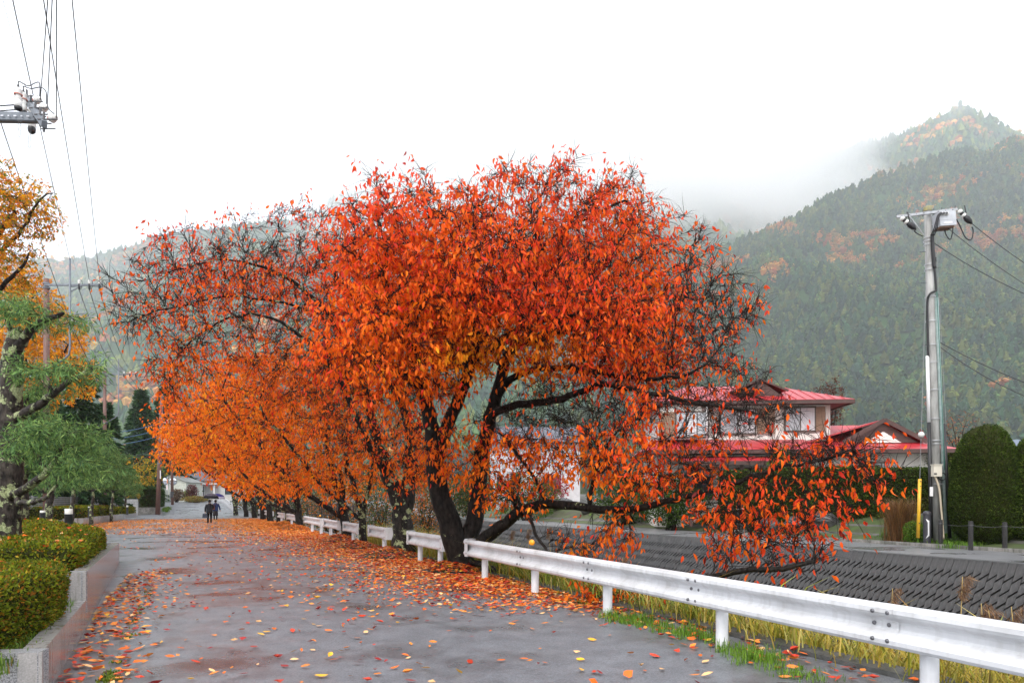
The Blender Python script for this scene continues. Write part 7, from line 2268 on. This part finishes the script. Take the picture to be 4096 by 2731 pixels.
def person(loc, rz, label, s, jacket, quilted, skirt, group, arm_l, arm_r, stride):
    th = empty('person', loc, label, 'person', group)
    ORI[th] = A(0, 0, 0)
    th.location = tuple(loc); th.rotation_euler = (0, 0, rz); th.scale = (s, s, s)
    # local frame: x right, y forward (walking direction), z up, height 1.62
    hip, chest, neck, head = (0, 0, .84), (0, .01, 1.18), (0, .02, 1.38), (0, .05, 1.50)
    J = [hip, (0, 0, 1.0), chest, neck, head, (0, .05, 1.58),
         (-.17, .01, 1.31), arm_l[0], arm_l[1], (.17, .01, 1.31), arm_r[0], arm_r[1],
         (-.09, 0, .78), (-.10, stride * .45 + .04, .44), (-.10, stride * .5 - .06, .08), (-.10, stride * .5 + .10, .03),
         (.09, 0, .78), (.10, -stride * .3 + .04, .44), (.10, -stride * .5 - .04, .09), (.10, -stride * .5 + .12, .03)]
    E = [(0, 1), (1, 2), (2, 3), (3, 4), (4, 5), (2, 6), (6, 7), (7, 8), (2, 9), (9, 10), (10, 11), (0, 12), (12, 13), (13, 14), (14, 15), (0, 16), (16, 17), (17, 18), (18, 19)]
    Rr = [.13, .12, .13, .05, .095, .075, .06, .042, .032, .06, .042, .032, .085, .055, .04, .035, .085, .055, .04, .035]
    body_mesh('body', J, E, Rr, M_skin, th)
    # hands: palm and five fingers
    for (el, wr), sx in ((arm_l, -1), (arm_r, 1)):
        d = np.array(wr) - np.array(el); d /= np.linalg.norm(d); w = np.array(wr) + d * .02
        a_, b_, _ = frame_along(d)
        mb = MB().tube([w - d * .02, w + d * .03, w + d * .075], [.026, .036, .03], 8)
        for k in range(4):
            o_ = a_ * (-.025 + .017 * k)
            mb.tube([w + d * .07 + o_, w + d * (.105 + .008 * (k in (1, 2))) + o_ + b_ * .012, w + d * .115 + o_ + b_ * .035], [.009, .009, .007], 5)
        mb.tube([w + d * .02 + a_ * sx * .03, w + d * .05 + a_ * sx * .05 + b_ * .01, w + d * .08 + a_ * sx * .045 + b_ * .025], [.011, .01, .008], 5)
        mb.build('hand', M_skin, th)
    # hair, face is turned away
    loft([((0, .03, 1.42), .05, .05), ((0, .02, 1.46), .085, .085), ((0, .035, 1.53), .1, .105), ((0, .045, 1.59), .09, .1), ((0, .05, 1.635), .05, .06)]).build('hair', M_hair, th)
    MB().lathe([(.012, 0), (.018, .02), (.006, .045)], (-.098, .06, 1.48), n=6).lathe([(.012, 0), (.018, .02), (.006, .045)], (.098, .06, 1.48), n=6).build('ears', M_skin, th)
    # face on the far side
    MB().lathe([(.001, .03), (.013, .012), (.016, 0)], (0, .15, 1.49), (0, 1, 0), n=6).box((0, .145, 1.445), (.05, .01, .012)).box((-.035, .145, 1.52), (.025, .01, .012)).box((.035, .145, 1.52), (.025, .01, .012)).build('face_features', M_skin, th)
    # jacket
    zz = np.linspace(.74, 1.40, 19); R = []
    for k, z in enumerate(zz):
        w = np.interp(z, [.74, .95, 1.15, 1.30, 1.36, 1.40], [.215, .195, .2, .185, .11, .075])
        q = (.012 if k % 2 else -.008) if quilted else 0
        R.append(((0, .0 + .02 * (z - .74), z), w + q, w * .68 + q))
    loft(R, 18).build('jacket', jacket, th)
    for (el, wr), sx in ((arm_l, -1), (arm_r, 1)):
        sh = A(sx * .165, .01, 1.31); el_, wr_ = A(*el), A(*wr)
        t = np.linspace(0, 1, 13); P = np.where((t < .5)[:, None], sh + (el_ - sh) * (t * 2)[:, None], el_ + (wr_ - el_) * (t * 2 - 1)[:, None])
        rr = np.interp(t, [0, .5, 1], [.082, .064, .05]) + ((np.arange(13) % 2) * .012 - .006 if quilted else 0)
        MB().tube(P, rr, 10).build('sleeve', jacket, th)
    if skirt:
        loft([((0, 0, .36), .2, .17), ((0, 0, .55), .19, .16), ((0, 0, .8), .17, .13), ((0, 0, .9), .15, .11)], 16).build('skirt', M_skirt, th)
    # trousers / tights
    for k0 in (12, 16):
        P = np.array([J[k0], J[k0 + 1], J[k0 + 2]]); P[0, 2] += .06
        MB().tube([P[0], (P[0] + P[1]) / 2, P[1], (P[1] + P[2]) / 2, P[2]], [.105, .09, .07, .06, .055] if not skirt else [.08, .07, .06, .055, .042], 10).build('trouser_leg' if not skirt else 'stocking', M_blackcloth, th)
        p, q = np.array(J[k0 + 2]), np.array(J[k0 + 3])
        MB().tube([p + A(0, -.04, -.03), p + A(0, .04, -.03), q + A(0, .02, .01)], [.045, .05, .035], 10).build('shoe', M_blackcloth, th)
    return th

def umbrella(c, r, h, label, m, tilt, handle_to, scallop=None, edge=None):
    th = empty('umbrella', c, label, 'umbrella', 'umbrellas held by the two walkers')
    n = 8; seg = 5
    V, Q = [], []
    top = A(*c) + A(0, 0, h)
    R = rotm('X', tilt[0]) @ rotm('Y', tilt[1])
    rings = 6
    for j in range(rings + 1):
        f = j / rings
        for i in range(n * seg):
            a = i * 2 * math.pi / (n * seg); sc = abs(math.sin(a * n / 2))
            rr = r * math.sin(f * math.pi / 2 * .97) * (1 - .05 * sc * f)
            z = h * math.cos(f * math.pi / 2 * .97) + .05 * r * sc * f ** 3 - h
            V.append(R @ A(rr * math.cos(a), rr * math.sin(a), z + h * 0) + top)
    N_ = n * seg
    for j in range(rings):
        for i in range(N_): Q.append([j * N_ + i, j * N_ + (i + 1) % N_, (j + 1) * N_ + (i + 1) % N_, (j + 1) * N_ + i])
    # pieces: inner canopy and border
    V = np.array(V); Q = np.array(Q); cut = N_ * 4
    cn = MB().add(V, Q[:cut], None, True).build('canopy', m, th)
    MB().add(V, Q[cut:], None, True).build('border', edge or m, cn)
    for i in range(n):
        a = i * 2 * math.pi / n
        P = [R @ A(r * math.sin(f * 1.52) * math.cos(a), r * math.sin(f * 1.52) * math.sin(a), h * math.cos(f * 1.52) - h - .006) + top for f in np.linspace(0, 1.01, 6)]
        MB().tube(P, .004, 4).build('rib', M_dgrey, th)
    tipd = R @ A(0, 0, 1)
    MB().tube([top + tipd * .06, top - tipd * .2, A(*handle_to)], .008, 6).build('shaft', M_dgrey, th)
    d = (top - A(*handle_to)); d /= np.linalg.norm(d)
    hang([A(*handle_to) + d * .05, A(*handle_to) - d * .06, A(*handle_to) - d * .1 + A(.03, 0, 0), A(*handle_to) - d * .07 + A(.06, 0, 0)], .014, 'handle', M_blackcloth, th)
    return th
WZ = math.radians(20)   # walking away along the road
Rw = rotm('Z', WZ)
pA = PF(838, 2092, 47.4); pA[2] = .008
person(pA, WZ, 'person in black quilted jacket carrying a dark handbag', 1.0, M_puffer, True, False, 'two people walking away with umbrellas', ((-.26, -.02, 1.04), (-.27, .03, .80)), ((.24, .08, 1.06), (.16, .26, 1.16)), .16)
pB = PF(862, 2080, 54.5); pB[2] = .008
person(pB, WZ, 'person in blue jacket and dark patterned skirt, second of the pair', 1.0, M_bluecoat, False, True, 'two people walking away with umbrellas', ((-.23, .08, 1.06), (-.14, .26, 1.16)), ((.29, .02, 1.06), (.33, .08, .83)), .20)
M_umb1 = mat('lace_umbrella', (.10, .09, .11), .8, spec=.1, c2=(.04, .038, .048), scale=26, lo=.45, hi=.55)
M_umb1b = mat_flat('umbrella_black', (.013, .013, .017), .8, spec=.1)
M_umb2 = mat('violet_umbrella', (.035, .03, .16), .7, spec=.15, c2=(.025, .022, .12), scale=5)
M_umb2b = mat('pale_umbrella_edge', (.35, .36, .45), .5)
umbrella(pA + A(.02, .25, 1.68), .53, .40, 'dark umbrella with lacy grey top held over the black jacket', M_umb1, (.0, .05), pA + Rw @ A(.17, .30, 1.16), edge=M_umb1b)
umbrella(pB + A(.12, .25, 1.72), .56, .40, 'violet umbrella with pale edge held over the blue jacket', M_umb2, (.05, .12), pB + Rw @ A(-.15, .30, 1.16), edge=M_umb2b)
# handbags
def bag(c, size, m, label, strap_to):
    th = empty('handbag', c, label, 'bag')
    c = A(*c); w, d, h = size
    V = [c + Rw @ A(x * w / 2 * (1 if z == 0 else .86), y * d / 2 * (1 if z == 0 else .6), z * h) for z in (0, 1) for x, y in ((-1, -1), (1, -1), (1, 1), (-1, 1))]
    MB().add(V, [[3, 2, 1, 0], [4, 5, 6, 7], [0, 1, 5, 4], [1, 2, 6, 5], [2, 3, 7, 6], [3, 0, 4, 7]]).build('body', m, th)
    for y in (-.3, .3):
        hang([c + Rw @ A(-w * .3, y * d, h * .97), A(*strap_to) + A(0, 0, -.02), c + Rw @ A(w * .3, y * d, h * .97)], .009, 'strap', m, th)
bag(pA + Rw @ A(-.29, .02, .38), (.34, .13, .28), mat('dark_blue_bag', (.012, .02, .04), .5, c2=(.02, .035, .06), scale=12), 'dark blue handbag hanging from the hand of the black jacket walker', pA + Rw @ A(-.285, .035, .73))
bag(pB + Rw @ A(-.16, -.20, .86), (.26, .12, .24), mat('brown_leather', (.12, .035, .022), .4), 'brown leather shoulder bag on the back of the blue jacket walker', pB + Rw @ A(.05, -.16, 1.36))
# ------------------------------------------------------------------ damp air
def volume_mat(name, color, density, anis=0.0):
    m = bpy.data.materials.new(name); m.use_nodes = True
    t = m.node_tree; t.nodes.clear()
    out = t.nodes.new('ShaderNodeOutputMaterial')
    pv = t.nodes.new('ShaderNodeVolumePrincipled')
    pv.inputs['Color'].default_value = (*color, 1)
    pv.inputs['Density'].default_value = density
    pv.inputs['Anisotropy'].default_value = anis
    t.links.new(pv.outputs[0], out.inputs['Volume'])
    return m, t, pv

HZ = MB().box((0, 2100, 1020), (15000, 9000, 2060))
M_haze, _, _ = volume_mat('damp_air', (0.90, 0.94, 1.0), 0.00014, 0.0)
hz = HZ.build('haze', M_haze, origin=(0, 0, 0), kind='stuff', label='pale damp air fading the mountains', cat='haze')
# low cloud hanging on the ridge
m, t, pv = volume_mat('low_cloud', (1, 1, 1), 0.0, 0.65)
geo = t.nodes.new('ShaderNodeNewGeometry')
sep = t.nodes.new('ShaderNodeSeparateXYZ')
t.links.new(geo.outputs['Position'], sep.inputs[0])
mp = t.nodes.new('ShaderNodeMapping')
mp.inputs['Rotation'].default_value = (0, math.radians(-38), 0)
mp.inputs['Scale'].default_value = (1 / 300. / MS, 1 / 300. / MS, 1 / 120. / MS)
t.links.new(geo.outputs['Position'], mp.inputs['Vector'])
no = t.nodes.new('ShaderNodeTexNoise')
no.inputs['Scale'].default_value = 1.0; no.inputs['Detail'].default_value = 6; no.inputs['Roughness'].default_value = 0.6; no.inputs['Distortion'].default_value = 0.7
t.links.new(mp.outputs[0], no.inputs['Vector'])
def mrange(src, a, b, c, d):
    n = t.nodes.new('ShaderNodeMapRange'); n.interpolation_type = 'SMOOTHSTEP'
    for k, v in zip(('From Min', 'From Max', 'To Min', 'To Max'), (a, b, c, d)): n.inputs[k].default_value = v
    t.links.new(src, n.inputs['Value']); return n.outputs[0]
def mth(op, a, b):
    n = t.nodes.new('ShaderNodeMath'); n.operation = op
    for k, v in enumerate((a, b)):
        if isinstance(v, (int, float)): n.inputs[k].default_value = v
        else: t.links.new(v, n.inputs[k])
    return n.outputs[0]
# the cloud base climbs to the right, along the valley's far wall
zrel = mth('SUBTRACT', sep.outputs['Z'], mth('MULTIPLY', sep.outputs['X'], 0.10))
hgt = mrange(zrel, 170 * MS, 640 * MS, -0.12, 0.34)
rgt = mrange(sep.outputs['X'], 350 * MS, 1150 * MS, 0.0, -0.6)
lft = mrange(sep.outputs['X'], -700 * MS, 50 * MS, -0.42, 0.0)
d = mth('ADD', mth('ADD', no.outputs['Fac'], hgt), mth('ADD', rgt, lft))
top = mrange(zrel, 760 * MS, 1000 * MS, 0.0, -0.5)
d = mth('ADD', d, top)
d = mrange(d, 0.52, 0.80, 0.0, 0.0125 / MS)
t.links.new(d, pv.inputs['Density'])
cl = MB()
cl.box((-60 * MS, 1560 * MS, 720 * MS), (2700 * MS, 700 * MS, 900 * MS))
cl.build('low_cloud', m, origin=(0, 0, 0), kind='stuff', label='white low cloud drifting across the mountain ridge', cat='cloud')
